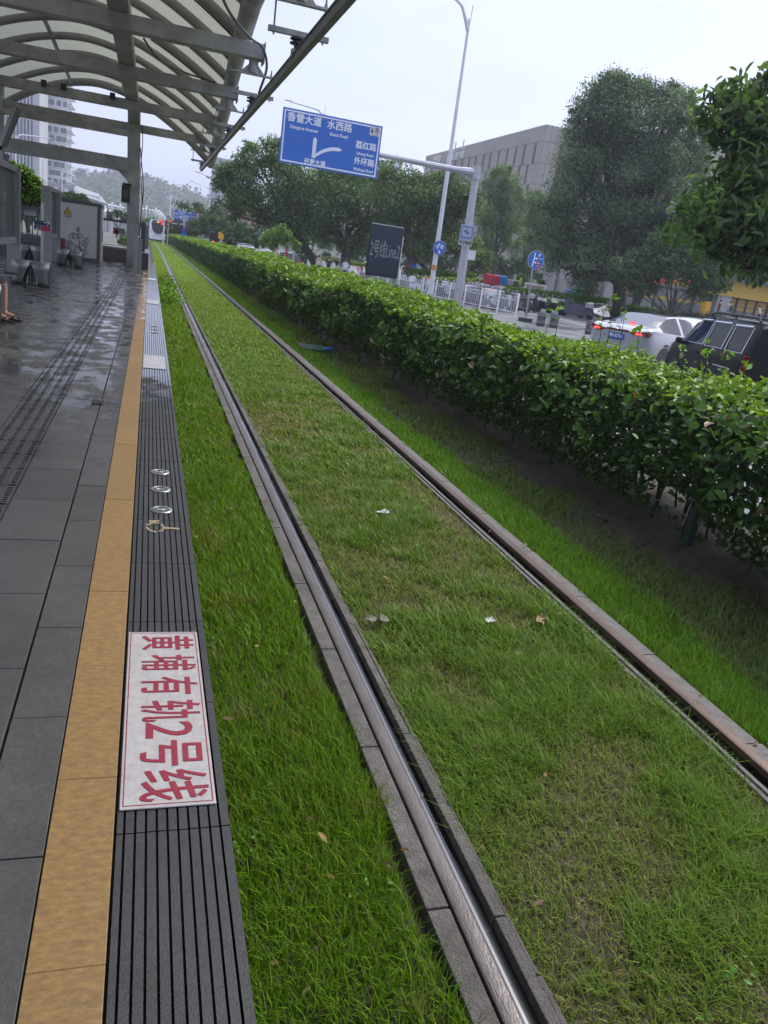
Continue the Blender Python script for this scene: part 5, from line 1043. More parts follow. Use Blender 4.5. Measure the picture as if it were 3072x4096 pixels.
def park(k, q, rz, label, z=RZ, Y=None):
    p = atz(q[0], q[1], z) if Y is None else at(q[0], q[1], Y); o = S[k] if first[k] else copy_tree(S[k]); first[k] = False
    place(o, (p.x, p.y, z), rz, label); return o
so = park(1, (2385, 1288), rad(-88), 'grey scooter under a flower-patterned rain cape with a cream bucket on its rack')
park(0, (2288, 1268), rad(80), 'scooter hidden under a dark navy rain cover')
park(0, (2218, 1257), rad(-70), 'black motor scooter with light blue mirrors beside the navy covered one')
park(0, (2172, 1250), rad(-62), 'black motor scooter standing second to the left of the navy cover')
park(0, (2112, 1246), rad(-75), 'black motor scooter with white fairing just right of the parking sign post')
park(2, (2138, 1242), rad(-55), 'white motor scooter between the parking sign post and the black scooters')
for i, (px, Y, k, l) in enumerate(((2040, 44.5, 0, 'black scooter behind the end panel of the white railing'), (2010, 46, 1, 'grey scooter with a box behind the right part of the white railing'), (1985, 48, 3, 'red scooter with an orange box behind the white railing'), (1950, 46.5, 2, 'white scooter with a white box behind the railing, right of the gantry post'), (1925, 49.5, 1, 'grey scooter with a box standing right of the gantry post'), (1900, 51, 2, 'white scooter touching the gantry post on its right'), (1790, 52.5, 2, 'white scooter between lamp pole and gantry post'), (1760, 56, 0, 'black scooter behind the white lamp pole'), (1735, 58, 3, 'red scooter left of the white lamp pole'), (1700, 60, 0, 'black scooter in the row below the parasol'), (1672, 62, 0, 'black scooter at the left end of the row, below the parasol'), (1655, 66, 1, 'grey scooter with the coloured parasol on it'))):
    p = at(px, 1150, Y); place(S[k] if first[k] else copy_tree(S[k]), (p.x, Y, RZ+.06), rad(-60+13*(i % 4)), l); first[k] = False
for i in range(26):
    rg_ = np.random.default_rng(300+i); f = (i+.5)/26; Y = 44+f*24+rg_.uniform(-.6, .6); X_ = 19.4-4.3*(Y-40.3)/33.7+1.6+1.9*(i % 2)+rg_.uniform(-.3, .3)
    k = int(rg_.choice([0, 0, 0, 1, 1, 2, 3])); place(copy_tree(S[k]), (X_, Y, RZ+.02), rad(-75+rg_.uniform(-14, 14)), ['one of the black scooters packed behind the white railing', 'one of the grey scooters with a box packed behind the white railing', 'one of the white scooters packed behind the white railing', 'one of the red scooters packed behind the white railing'][k])
# cape, cover, bucket
def drape(name, label, o, prof, wd, m, seed=1):
    """cloth hung over a scooter: ridge profile (y,z) with sides falling to given height"""
    rg = np.random.default_rng(seed); rows = []
    for y, z, zb_ in prof:
        row = []
        for u in np.linspace(-1, 1, 15):
            f = abs(u)**1.5; row.append((u*wd*(.55+.45*abs(u))+.03*rg.normal()*abs(u), y+.035*math.sin(u*9+y*5)*abs(u), z-(z-zb_)*f+.02*rg.normal()))
        rows.append(row)
    q = MB().grid(rows).build(name, m, None, smooth=True); md = q.modifiers.new('t', 'SOLIDIFY'); md.thickness = .006
    sb_ = q.modifiers.new('s', 'SUBSURF'); sb_.levels = 1; sb_.render_levels = 1
    q.matrix_basis = o.matrix_basis.copy(); return tag(q, label, 'cover')
drape('rain_cape', 'pale rain cape with small red flowers thrown over the grey scooter', so, [(-.55, .86, .55), (-.2, .88, .5), (.1, 1.0, .45), (.38, 1.14, .4), (.52, 1.1, .38), (.66, .95, .42), (.8, .75, .5)], .36, mat('cape_pale', (.42, .41, .37), .55, c2=(.34, .33, .3), scale=7, bump=.3, bscale=9), 2)
o2 = [o for o in COL.objects if o.get('label') == 'scooter hidden under a dark navy rain cover'][0]
drape('rain_cover', 'dark navy rain cover spread tent-like over a parked scooter', o2, [(-1.1, .75, .22), (-.8, .95, .18), (-.3, .93, .16), (.1, .98, .16), (.45, 1.2, .16), (.62, 1.16, .2), (.85, .9, .25)], .5, mat('cover_navy', (.008, .010, .024), .6, bump=.4, bscale=6), 3)
p = so.matrix_basis @ Vector((0, -.72, .84)); tag(MB().lathe(p, [(.15, 0), (.19, .3), (.2, .31), (.2, .34), (.02, .36)], 16).build('bucket', mat('bucket_cream', (.55, .44, .3), .5), smooth=True), 'cream plastic bucket on the rack of the caped scooter', 'bucket')
# riders and passers-by
RD = [((1272, 1075), 68, 2, 'rider in a beige shirt seen from behind on a white scooter left of the railing', cloth('beige', (.5, .36, .26))), ((1312, 1082), 66, 0, 'rider in a black jacket seen from behind next to the beige-shirted rider', cloth('blackj', (.015, .015, .017))), ((1380, 1078), 63, 2, 'rider in a pale raincoat with dark hair behind the white railing', cloth('paleraincoat', (.52, .53, .54))), ((1345, 1068), 78, 0, 'far rider in black under the banyans', cloth('black2', (.02, .02, .022))), ((1898, 1170), 50, 1, 'rider wrapped in a grey rain poncho with hood up right of the gantry post', cloth('greyponcho', (.30, .31, .32)))]
for k_, (q, Y, s_, l, c) in enumerate(RD):
    p = at(q[0], q[1], Y); J = pose_sit(.80, .35, -.28); rz = rad(168 if k_ < 4 else 35)
    figure('person', l, (p.x, Y, RZ+.02), rz, J, dict(top=c, low=cloth('dark_trousers', (.03, .032, .04))), 'riders on scooters')
    place(copy_tree(S[s_]), (p.x, Y, RZ+.02), rz+math.pi, ['white scooter under the beige-shirted rider', 'black scooter under the black-jacketed rider', 'white scooter under the pale raincoat rider', 'black scooter of the far rider under the banyans', 'grey scooter under the rider in the grey poncho'][k_])
PP = 63.0
for k_, (q, rz, c1, c2, l, bend) in enumerate((((2868, 1260), 200, (.13, .035, .025), (.13, .035, .025), 'woman in a brown dress holding something by the glass shopfront', .0), ((2908, 1264), 160, (.42, .42, .41), (.3, .3, .29), 'person in pale clothes with a dark backpack by the shopfront', .0), ((3033, 1275), 225, (.56, .58, .66), (.02, .022, .035), 'person in a white T-shirt stooping by the shop entrance at the right edge', .35))):
    p = at(q[0], q[1], PP); o = figure('person', l, (p.x, PP, .95), rad(rz), pose_stand(.06, .1, bend), dict(top=cloth('pp%d' % k_, c1), low=cloth('pl%d' % k_, c2), shin='skin' if k_ < 2 else 'low', sleeve='top'), 'people by the shopfront', 1.08)
    if k_ == 1: tag(MB().ball((p.x+.05, PP-.24, 2.15), (.2, .12, .28), 10, 8).build('backpack', cloth('backpack', (.04, .045, .05)), smooth=True), 'dark backpack on the person in pale clothes', 'backpack')
    if k_ == 2: tag(MB().ball((p.x-.55, PP-.1, 1.55), (.13, .08, .18), 8, 6).build('carrier_bag', cloth('bag_white', (.6, .62, .7)), smooth=True), 'white carrier bag held by the person in the white T-shirt', 'bag')
# parasol
p = at(1655, 1075, 66); t = thing('parasol', 'red, blue and pale grey rain parasol fixed on a parked scooter', 'parasol', (p.x, 66, .9)); zt = at(1660, 1050, 66).z; R_ = mpp(p)*40
cl_ = [cloth('par_red', (.5, .02, .03)), cloth('par_blue', (.02, .1, .42)), cloth('par_grey', (.4, .45, .55)), cloth('par_grey', (.4, .45, .55)), cloth('par_grey', (.4, .45, .55)), cloth('par_red', (.5, .02, .03)), cloth('par_blue', (.02, .1, .42)), cloth('par_red', (.5, .02, .03))]
for k in range(8):
    a0, a1 = rad(180+k*45), rad(225+k*45); rows = [[(p.x+math.cos(a)*R_*f, 66+math.sin(a)*R_*f, zt-.55*R_*f**1.8) for f in (.02, .35, .7, 1.0)] for a in np.linspace(a0, a1, 4)]
    o = MB().grid(rows).build('canopy_panel', cl_[k], t, smooth=True); md = o.modifiers.new('t', 'SOLIDIFY'); md.thickness = .01
MB().tube([(p.x, 66, .7), (p.x, 66, zt+.1)], .025, 6).build('pole', M['rim'], t)
# cargo tricycles with rain covers, drinks cart
def cargo(px, py0, py1, wpx, Y, m, label, rz=rad(15)):
    c = at(px, py1, Y); zt = at(px, py0, Y).z; s = mpp(c); wd = wpx*s; t = thing('cargo_trike', label, 'cargo tricycle', (c.x, Y, RZ+.1), 0, 'cargo tricycles on the walkway')
    b = MB(); b.box(c.x-wd/2, c.x+wd/2, Y-.7, Y+.9, c.z+.3, zt); o = b.build('load_cover', m, t, bevel=.12)
    b = MB()
    for xx in (c.x-wd*.36, c.x+wd*.36): b.lathe((xx, Y-.2, .25), [(.27, -.05), (.3, 0), (.27, .05)], 16, axis='X')
    b.lathe((c.x, Y-1.4, .25), [(.27, -.05), (.3, 0), (.27, .05)], 16, axis='X'); b.build('wheel', M['tyre'], t)
    MB().tube([(c.x, Y-.7, .6), (c.x, Y-1.4, .35), (c.x, Y-1.3, 1.0)], .04, 6).tube([(c.x-.3, Y-1.25, 1.05), (c.x+.3, Y-1.25, 1.05)], .02, 6).build('front_fork', M['black'], t)
cargo(1962, 1097, 1155, 42, 60, cloth('tarp_red', (.42, .03, .045)), 'cargo tricycle under a red rain cover'); cargo(1998, 1101, 1155, 28, 61, cloth('tarp_blue', (.02, .2, .5)), 'cargo tricycle under a bright blue rain cover'); cargo(2035, 1117, 1160, 60, 62, mat('cart_dark', (.06, .06, .065), .5), 'dark cargo cart with white panels beside the covered tricycles')
c = at(2030, 1124, 61.1); MB_ = MB().box(c.x-.45, c.x+.0, 61.0, 61.25, c.z-.28, c.z+.1).box(c.x+.06, c.x+.5, 61.0, 61.25, c.z-.28, c.z+.1).build('panel', M['white_plate']); tag(MB_, 'pair of white printed panels on the dark cargo cart', 'panel')
c = at(2078, 1150, 60); tag(MB().ball((c.x, 60, c.z+.45), (.15, .1, .33), 8, 8).build('hi_vis_vest', mat('hi_vis', (.35, .48, .02), .6), smooth=True), 'yellow-green safety vest hanging by the cargo cart', 'vest')

# ================================================================== tram
YT = 134.0; xt = 1.65+float(xo(YT)); M['tram_white'] = mat('tram_white', (.6, .6, .61), .3, coat=.7); M['tram_glass'] = mat('tram_glass', (.016, .018, .026), .08, spec=.3)
t = thing('tram', 'white low-floor tram with a large dark rounded windscreen coming along the grass track', 'tram', (xt, YT, 0))
secs = [(0, .55, .62), (.25, .8, .8), (.7, .94, .93), (1.4, 1, 1), (3, 1, 1.0), (30, 1, 1)]
rings = []
for dy, fw, fh in secs:
    ring = []
    for x, z in [(-1.2, .25), (-1.325, .6), (-1.325, 2.2), (-1.28, 2.7), (-1.08, 3.1), (-.5, 3.25), (.5, 3.25), (1.08, 3.1), (1.28, 2.7), (1.325, 2.2), (1.325, .6), (1.2, .25)]:
        zz = .25+(z-.25)*(1 if z < 1.6 else 1-.0*(1-fh)); lean = .9*max(0, (z-1.2)/2.3)**1.3 if dy < 1.5 else .9*max(0, (z-1.2)/2.3)**1.3*max(0, (3-dy)/1.5)
        ring.append((xt+x*(.78+.22*fw) if dy < 1.5 else xt+x, YT+dy+lean*.7, zz))
    rings.append(ring)
b = MB(); b.grid([[r[j] for r in rings] for j in range(12)]); b.add(rings[0], [tuple(range(12))]); b.add(rings[-1], [tuple(range(12))]); b.build('body', M['tram_white'], t, smooth=True)
def tz(z): return .9*max(0, (z-1.2)/2.3)**1.3*.7
b = MB(); ws = []
for z, hw in ((1.18, .35), (1.3, .62), (1.6, .86), (2.1, 1.0), (2.6, 1.08)): ws.append((z, hw))
L_ = [(xt-hw*.92, YT-.06+tz(z)+.1*(hw/1.1)**4, z) for z, hw in ws]; R2 = [(xt+hw*.92, YT-.06+tz(z)+.1*(hw/1.1)**4, z) for z, hw in ws]; C_ = [(xt, YT-.10+tz(z), z) for z, hw in ws]
b.grid([L_, C_, R2]); b.build('windscreen', M['tram_glass'], t, smooth=True)
b = MB(); b.grid([[(xt+f*hw, YT-.07+tz(z)+.12*abs(f)**4, z) for f in (-1, -.6, 0, .6, 1)] for z, hw in ((2.58, 1.1), (2.8, 1.08), (3.0, 1.0), (3.12, .9))]); o = b.build('destination_band', M['black'], t); md = o.modifiers.new('t', 'SOLIDIFY'); md.thickness = .04; md.offset = 1
text('lettering', '香雪', .2, (xt, YT-.16+tz(2.85), 2.86), FACE, mat('led_amber', (1, .5, .1), .4, emit=1.5), t)
for s in (-1, 1):
    MB().tube([(xt+s*.40, YT-.08, 1.12), (xt+s*.86, YT-.02, 1.4), (xt+s*1.04, YT+.2, 2.1), (xt+s*1.12, YT+.5, 2.7), (xt+s*1.08, YT+.75, 3.1)], .08, 8).build('side_pillar', M['tram_white'], t, smooth=True)
    MB().box(xt+s*1.29-.03, xt+s*1.29+.05, YT+1.6, YT+29, 1.3, 2.7).build('side_window', M['tram_glass'], t)
    MB().ball((xt+s*.82, YT-.02, .98), (.22, .06, .09), 10, 6).build('headlight', mat('headlight', (.6, .62, .65), .2, emit=.3), t); MB().ball((xt+s*.8, YT-.03, .78), (.06, .05, .05), 8, 6).build('indicator', mat('indicator', (.6, .12, .03), .4), t)
    MB().tube([(xt+s*1.25, YT+.9, 2.8), (xt+s*1.6, YT+.7, 2.4)], .03, 6).ball((xt+s*1.62, YT+.7, 2.3), (.07, .06, .25), 8, 6).build('mirror', M['white_plate'], t)
MB().box(xt-1.15, xt+1.15, YT+.05, YT+29, .08, .28).build('skirt', M['black'], t)
# litter on the grass
tag(MB().lathe((0, 0, 0), [(.033, -.1), (.036, -.02), (.036, .1), (.02, .13)], 12, axis='X').build('water_bottle', mat('bottle_blue', (.02, .12, .5), .2), smooth=True), 'blue plastic bottle lying at the foot of the hedge', 'bottle')
o = COL.objects['water_bottle']; p = atz(1312, 1402, -.0); o.location = (p.x, p.y, .03); o.rotation_euler = (0, .25, rad(115))
p = atz(1225, 1390, -.02); b = MB(); b.box(p.x-.02, p.x+.42, p.y-.35, p.y+.45, -.06, .004); tag(b.build('drain_cover', mat('drain_green', (.02, .07, .03), .8, c2=(.03, .1, .045), scale=30)), 'green mat covering a drain pit beside the track', 'drain cover')
tag(MB().box(p.x-.13, p.x-.03, p.y-.4, p.y+.45, -.05, .015).build('stone_slab', M['concrete'], bevel=.01), 'small stone slab edging the green drain cover', 'slab')
def paper(px, py, w_, l, m, rz):
    p = atz(px, py, 0); rg = np.random.default_rng(int(px)); g = [[(u*w_+rg.normal()*.006, v*w_*.6+rg.normal()*.006, .006+abs(rg.normal())*.012) for v in np.linspace(-1, 1, 5)] for u in np.linspace(-1, 1, 6)]
    o = MB().grid(g).build('paper_scrap', m, smooth=True); o.location = (p.x, p.y, .0); o.rotation_euler = (0, 0, rz); tag(o, l, 'litter')
M['paper'] = mat('paper', (.55, .55, .53), .7, c2=(.38, .38, .37), scale=20)
paper(1530, 2053, .042, 'crumpled white tissue in the middle of the track', M['paper'], .4); paper(1508, 2485, .055, 'flattened pale scrap by the left rail, sunk in the grass', mat('scrap', (.13, .13, .09), .8), .1); paper(1960, 2490, .034, 'small grey-white scrap in the patchy grass', M['paper'], 1.0); paper(2165, 2485, .04, 'yellowish dead leaf scrap near the rusty rail', mat('dead_leaf', (.26, .2, .08), .8), .6)
# ================================================================== vegetation
M['leaf'] = leafmat('leaf', .34, .45, .28); M['leaf_far'] = leafmat('leaf_far', .3, .5, .22); M['leaf_thin'] = leafmat('leaf_thin', .5, .42, .3)
M['bark'] = mat('bark', (.055, .046, .038), .9, c2=(.09, .078, .065), scale=6, bump=.6, bscale=14, stretch=(1, 1, .3)); M['bark_pale'] = mat('bark_pale', (.14, .13, .11), .9, c2=(.2, .18, .155), scale=6, bump=.5, bscale=14, stretch=(1, 1, .3))
def crown_leaves(cl, n, size, c0, c1, rng, sub=9, spread=.22, asp=.5, droop=.4, up=.55, shell=.55, lobes=True):
    """cl: list of (centre, (rx,ry,rz)); leaves grouped in sprays inside each clump"""
    vol = np.array([r[0]*r[1]*r[2] for _, r in cl])**.72; pr = vol/vol.sum(); ns = max(1, n//sub)
    k = rng.choice(len(cl), ns, p=pr); d = rng.normal(size=(ns, 3)); d /= np.linalg.norm(d, axis=1, keepdims=True)
    rr = shell+(1-shell)*rng.random(ns)**.7; rr *= 1+rng.normal(0, .07, ns)
    cc = np.array([list(c) for c, _ in cl])[k]; ra = np.array([r for _, r in cl])[k]
    rm = ra.mean(1)
    if lobes:                                   # rounded sprays standing out of each clump
        nl = 15; ld = rng.normal(size=(len(cl), nl, 3)); ld[:, :, 2] += .25; ld /= np.linalg.norm(ld, axis=2, keepdims=True); lr = rng.uniform(.62, 1.0, (len(cl), nl))
        j = rng.integers(0, nl, ns); lc = cc+ld[k, j]*ra*lr[k, j][:, None]; lrad = rm*rng.uniform(.2, .5, (len(cl), nl))[k, j]
        d = d+[0, 0, .35]; d /= np.linalg.norm(d, axis=1, keepdims=True); S = lc+d*(lrad*rng.uniform(.6, 1.05, ns))[:, None]
        tone = rng.random((len(cl), nl))[k, j]
    else:
        S = cc+d*ra*rr[:, None]; tone = rng.random(ns)
    C = np.repeat(S, sub, 0)+rng.normal(size=(ns*sub, 3))*np.repeat(np.minimum(rm*spread, size*2.2), sub)[:, None]*np.array([1, 1, .75])
    N = rng.normal(size=(len(C), 3))*(.42 if lobes else .65)+np.repeat(d, sub, 0)*(1.0 if lobes else .7)+[0, 0, up*(.5 if lobes else 1)]
    V, F = leaf_arrays(C, N, size*rng.uniform(.65, 1.25, len(C)), asp, droop, rng)
    t = np.repeat(.3*rng.random(ns)**1.5+.75*tone**1.3, sub)+rng.normal(0, .15, len(C)); t = np.clip(t, 0, 1)[:, None]
    col = (np.array(c0)*(1-t)+np.array(c1)*t)*(1+rng.normal(0, .18, (len(C), 1)))
    return V, F, np.repeat(col.clip(.004, .6), 6, 0)
def tree(name, label, base, px_clumps, Y, n, size, c0, c1, trunk_r, group=None, seed=0, depth=.85, bark=None, m=None, limbs=True, fork=.45, lean=None, **kw):
    """px_clumps: (px,py,r_px[,dy]) in photo pixels -> ellipsoids of real size at depth Y+dy"""
    rng = np.random.default_rng(seed+100); cl = []
    for q in px_clumps:
        dy = q[3] if len(q) > 3 else 0; c = at(q[0], q[1], Y+dy); r = q[2]*mpp(c); cl.append((c, (r, r*depth, r*.92)))
    base = Vector(base); t = thing(name, label, 'tree', base, group=group)
    V, F, col = crown_leaves(cl, n, size, c0, c1, rng, **kw); fast('crown', V, F, m or M['leaf'], t, col)
    cen = sum((c for c, _ in cl), Vector())/len(cl); zlow = min(c.z-r[2] for c, r in cl)
    b = MB(); top = base+(cen-base)*fork; top.z = max(base.z+.6, base.z+(cen.z-base.z)*fork)
    if lean: top += Vector(lean)
    b.tube([base+Vector((0, 0, -.1)), base+Vector((0, 0, .25)), base.lerp(top, .5)+Vector((trunk_r*.3, 0, 0)), top], [trunk_r*1.5, trunk_r*1.1, trunk_r*.95, trunk_r*.8], 10)
    b.build('trunk', bark or M['bark'], t, smooth=True)
    if limbs:
        b = MB()
        for c, r in cl:
            mid = top.lerp(c, .5)+Vector((rng.normal()*.15*r[0], rng.normal()*.15*r[0], -.1*r[2])); q1 = top.lerp(mid, .5)+Vector((rng.normal(), rng.normal(), rng.normal()*.6))*.09*(mid-top).length; b.tube([top-Vector((0, 0, trunk_r)), q1, mid, c+Vector((0, 0, -.1*r[2]))], [trunk_r*.5, trunk_r*.4, trunk_r*.3, trunk_r*.1], 6)
            for j in range(3):
                e = c+Vector(rng.normal(size=3)*np.array(r)*.55); b.tube([mid.lerp(c, .5), e], [trunk_r*.16, trunk_r*.05], 5)
        b.build('limbs', bark or M['bark'], t, smooth=True)
    return t
DK0, DK1 = (.034, .074, .026), (.17, .265, .085)
G = 'trees along the far pavement'
tree('banyan_tree', 'broad dark banyan whose crown spreads left towards the wooded hill', (at(1288, 1045, 76).x, 76, -.12), [(905, 790, 62), (960, 720, 70), (1000, 640, 55), (1010, 830, 75), (1090, 620, 62), (1110, 760, 110), (1060, 900, 70), (1160, 880, 85), (1150, 650, 65), (1240, 800, 110), (1250, 930, 70), (1130, 585, 32), (930, 850, 38), (880, 740, 34), (1330, 720, 90), (890, 690, 34), (1000, 590, 30)], 76, 36000, .25, DK0, DK1, .42, G, 1, depth=1.1)
tree('banyan_tree', 'dark banyan with a thick forked trunk, its crown directly beneath the blue gantry sign', (at(1372, 1052, 73).x, 73, -.12), [(1340, 860, 100), (1400, 760, 100), (1470, 850, 100), (1290, 930, 60), (1420, 940, 75), (1500, 730, 85), (1330, 700, 60), (1540, 930, 70)], 73, 26000, .25, DK0, DK1, .5, G, 2, depth=1.1)
tree('banyan_tree', 'dark banyan with a leaning trunk right of the navy line board, below the gantry arm', (at(1615, 1115, 66).x, 66, -.12), [(1560, 800, 95), (1640, 785, 85), (1700, 850, 110), (1620, 920, 90), (1740, 790, 85), (1790, 830, 90), (1800, 930, 90), (1830, 785, 72), (1700, 980, 70), (1880, 820, 60), (1560, 690, 50), (1850, 1000, 60), (1520, 960, 50), (1690, 730, 40), (1790, 725, 40)], 66, 36000, .22, (.034, .072, .026), (.17, .26, .085), .5, G, 3, depth=1.0)
tree('young_tree', 'small bright green tree with bare lower stems in front of the leftmost banyan', (at(1120, 1030, 66).x, 66, -.2), [(1080, 960, 32), (1120, 940, 36), (1160, 965, 30), (1060, 975, 22), (1185, 985, 20), (1100, 985, 22)], 66, 2600, .2, (.09, .19, .025), (.16, .28, .035), .07, None, 4, fork=.5)
tree('slender_tree', 'tall pale green tree with layered foliage right of the gantry post', (at(1975, 1110, 78).x, 78, 0), [(2000, 715, 46), (2045, 735, 42), (1960, 760, 40), (2010, 800, 58), (2065, 790, 36), (1975, 860, 60), (2040, 870, 50), (1980, 950, 60), (2050, 950, 50), (1950, 1010, 42), (2020, 690, 26)], 78, 20000, .19, (.08, .13, .06), (.20, .29, .13), .22, None, 5, limbs=True, bark=M['bark'])
tree('leafy_tree', 'mid-height feathery green tree between the pale tall tree and the great camphor', (at(2120, 1130, 84).x, 84, 0), [(2120, 830, 55), (2170, 850, 60), (2110, 910, 62), (2180, 930, 70), (2100, 990, 55), (2160, 1010, 65), (2220, 970, 60), (2080, 880, 40), (2140, 790, 34)], 84, 20000, .2, (.075, .125, .05), (.19, .28, .11), .2, None, 6, limbs=True)
tree('shrub_tree', 'yellowish green bushy tree low behind the gantry post', (at(1905, 1110, 70).x, 70, 0), [(1905, 1000, 40), (1935, 1030, 36), (1890, 1050, 40), (1925, 1070, 36), (1900, 960, 26)], 70, 3600, .2, (.07, .12, .025), (.13, .19, .04), .08, None, 7)
tree('camphor_tree', 'great rounded dark camphor tree hiding the right half of the stone library', (at(2480, 1240, 56).x, 56, .0), [(2390, 450, 80), (2430, 390, 80), (2450, 360, 75), (2335, 570, 85), (2430, 520, 130), (2560, 440, 110), (2670, 450, 85), (2740, 420, 60), (2600, 600, 140), (2720, 570, 105), (2790, 560, 70), (2440, 700, 140), (2290, 690, 98), (2580, 760, 140), (2720, 720, 110), (2350, 850, 120), (2230, 850, 80), (2500, 900, 120), (2300, 990, 100), (2400, 1040, 95), (2200, 940, 60), (2240, 1060, 55), (2340, 1130, 60), (2450, 322, 34), (2560, 365, 36), (2690, 372, 38), (2745, 400, 35), (2300, 470, 30), (2560, 1010, 80)], 56, 130000, .19, (.038, .075, .042), (.20, .28, .16), .55, None, 8, depth=.95, fork=.3, sub=8)
for dx, l in ((2405, 'dark leaning trunk'), ): pass
tree('leaning_tree', 'dark tree with several leaning trunks between the camphor and the flowering tree', (at(2530, 1235, 54).x, 54, .0), [(2600, 1000, 70), (2680, 900, 60), (2640, 940, 60), (2540, 960, 60), (2700, 990, 50)], 54, 6000, .22, (.025, .05, .03), (.055, .09, .05), .3, None, 9, fork=.6)
tree('frangipani_tree', 'low spreading frangipani with long leaves, a few red blossoms and many bare branching stems', (at(2690, 1255, 50).x, 50, .4), [(2480, 1080, 42), (2530, 1130, 45), (2560, 1060, 60), (2620, 1100, 60), (2640, 1030, 65), (2700, 1080, 66), (2740, 1010, 70), (2780, 1090, 66), (2820, 1040, 66), (2850, 1120, 56), (2890, 1080, 50), (2800, 1150, 45), (2480, 1120, 34), (2880, 1150, 36), (2600, 1150, 30), (2700, 970, 55), (2640, 990, 50)], 50, 15000, .32, (.055, .105, .05), (.10, .165, .08), .12, None, 10, asp=.34, fork=.15, sub=7, spread=.3)
b = MB()
for px, py in ((2643, 1123), (2650, 1130), (2640, 1135), (2660, 1122), (2620, 1128), (2755, 1126), (2697, 1122), (2648, 1118)): c = at(px, py, 47.5); b.ball(c, (.06, .06, .045), 6, 4); b.ball(c+Vector((.07, .02, .03)), (.045, .05, .04), 6, 4)
tag(b.build('blossoms', mat('blossom_red', (.6, .03, .06), .5)), 'few red blossoms showing in the frangipani crown', 'flowers', kind='stuff')
tree('broadleaf_tree', 'near tree with big glossy leaves reaching in from the right edge', (17.6, 13.2, -.25), [(3050, 390, 60, 1.5), (2960, 440, 75, 1.2), (2870, 450, 55, 1.4), (3050, 470, 80, 1), (2900, 540, 55, 1.2), (3000, 560, 75, .8), (2820, 480, 34, 1.6), (3060, 720, 95, .4), (2960, 780, 75, .6), (2870, 800, 60, 1), (2800, 780, 40, 1.2), (2780, 860, 50, 1.2), (2860, 900, 75, .8), (2960, 910, 85, .4), (3060, 890, 95, 0), (2740, 920, 36, 1.2), (2920, 1020, 60, .6), (3000, 1050, 70, .2), (3080, 1020, 80, 0), (2980, 630, 45, 1), (3085, 320, 40, 1.2), (3070, 600, 60, .8), (2850, 980, 40, 1)], 15.2, 4800, .29, (.04, .08, .036), (.12, .195, .062), .28, None, 11, m=M['leaf_thin'], asp=.36, sub=6, spread=.6, droop=1.2, fork=.55, bark=M['bark_pale'], depth=1.2)
rgn = np.random.default_rng(77); cln = [(at(px, py, 15.0), (r*mpp(at(px, py, 15.0)),)*3) for px, py, r in ((2690, 940, 40), (2740, 880, 44), (2780, 820, 40), (2680, 990, 30), (2830, 760, 36), (2760, 960, 40), (2900, 1080, 34), (2830, 880, 30))]
Vn, Fn, Cn = crown_leaves(cln, 160, .24, (.05, .11, .035), (.10, .18, .045), rgn, sub=5, spread=.7, asp=.36, droop=.9, lobes=False, shell=.2); fast('young_leaves', Vn, Fn, M['leaf_thin'], [o for o in COL.objects if o.name == 'broadleaf_tree'][0], Cn)
G2 = 'trees along the road in the distance'
for i, (px, py0, py1, w_, Y, c0, c1, l) in enumerate(((790, 815, 960, 62, 120, (.035, .075, .028), (.07, .12, .04), 'dark green street tree behind the brown-edged far sign'), (850, 840, 960, 58, 112, (.04, .085, .03), (.08, .14, .045), 'mid green street tree above the black display pillar'), (905, 860, 980, 55, 100, (.05, .10, .04), (.085, .15, .055), 'paler street tree with a grey stem behind the yellow notice'), (735, 880, 950, 46, 125, (.03, .065, .025), (.06, .11, .038), 'low dark tree behind the traffic lights'), (960, 900, 990, 48, 92, (.04, .08, .03), (.07, .13, .05), 'bushy tree left of the young bright green tree'), (688, 882, 940, 30, 130, (.03, .065, .025), (.06, .11, .04), 'small dark tree right behind the tram signal post'), (598, 865, 935, 30, 160, (.06, .13, .03), (.1, .19, .05), 'bright green tree left of the tram'), (1010, 930, 1010, 40, 84, (.035, .075, .03), (.07, .12, .045), 'dark tree behind the white utility car'))):
    h = py1-py0; rg = np.random.default_rng(i); cl = [(px+rg.normal()*w_*.45, py0+h*(.15+.55*rg.random()), w_*rg.uniform(.42, .62), rg.normal()*1.5) for _ in range(9)]
    tree('street_tree', l, (at(px, py1, Y).x, Y, -.2), cl, Y, 4200, .34, c0, c1, .16, G2, 20+i, m=M['leaf_far'], bark=M['bark_pale'])
# backdrop of smaller trees behind the banyans and the bikes
for i, (px, py, w_, Y, l) in enumerate(((1450, 1000, 70, 96, 'dim green tree seen between the banyan trunks'), (1700, 1030, 70, 92, 'dim green tree behind the lamp pole'), (2020, 1080, 70, 95, 'shaded tree behind the covered tricycles'), (2120, 1090, 60, 96, 'shaded tree behind the parking sign'), (1240, 990, 50, 100, 'dim green tree behind the young bright tree'), (1800, 1060, 60, 94, 'shaded tree behind the gantry post'), (2230, 1110, 50, 90, 'shaded tree above the grey ramp'))):
    rg = np.random.default_rng(50+i); cl = [(px+rg.normal()*w_*.6, py+rg.normal()*22, w_*.5, rg.normal()*1.5) for _ in range(7)]
    tree('background_tree', l, (at(px, py+60, Y).x, Y, 0), cl, Y, 2600, .34, (.022, .045, .02), (.05, .09, .036), .2, 'shaded trees behind the pavement', 40+i, m=M['leaf_far'])
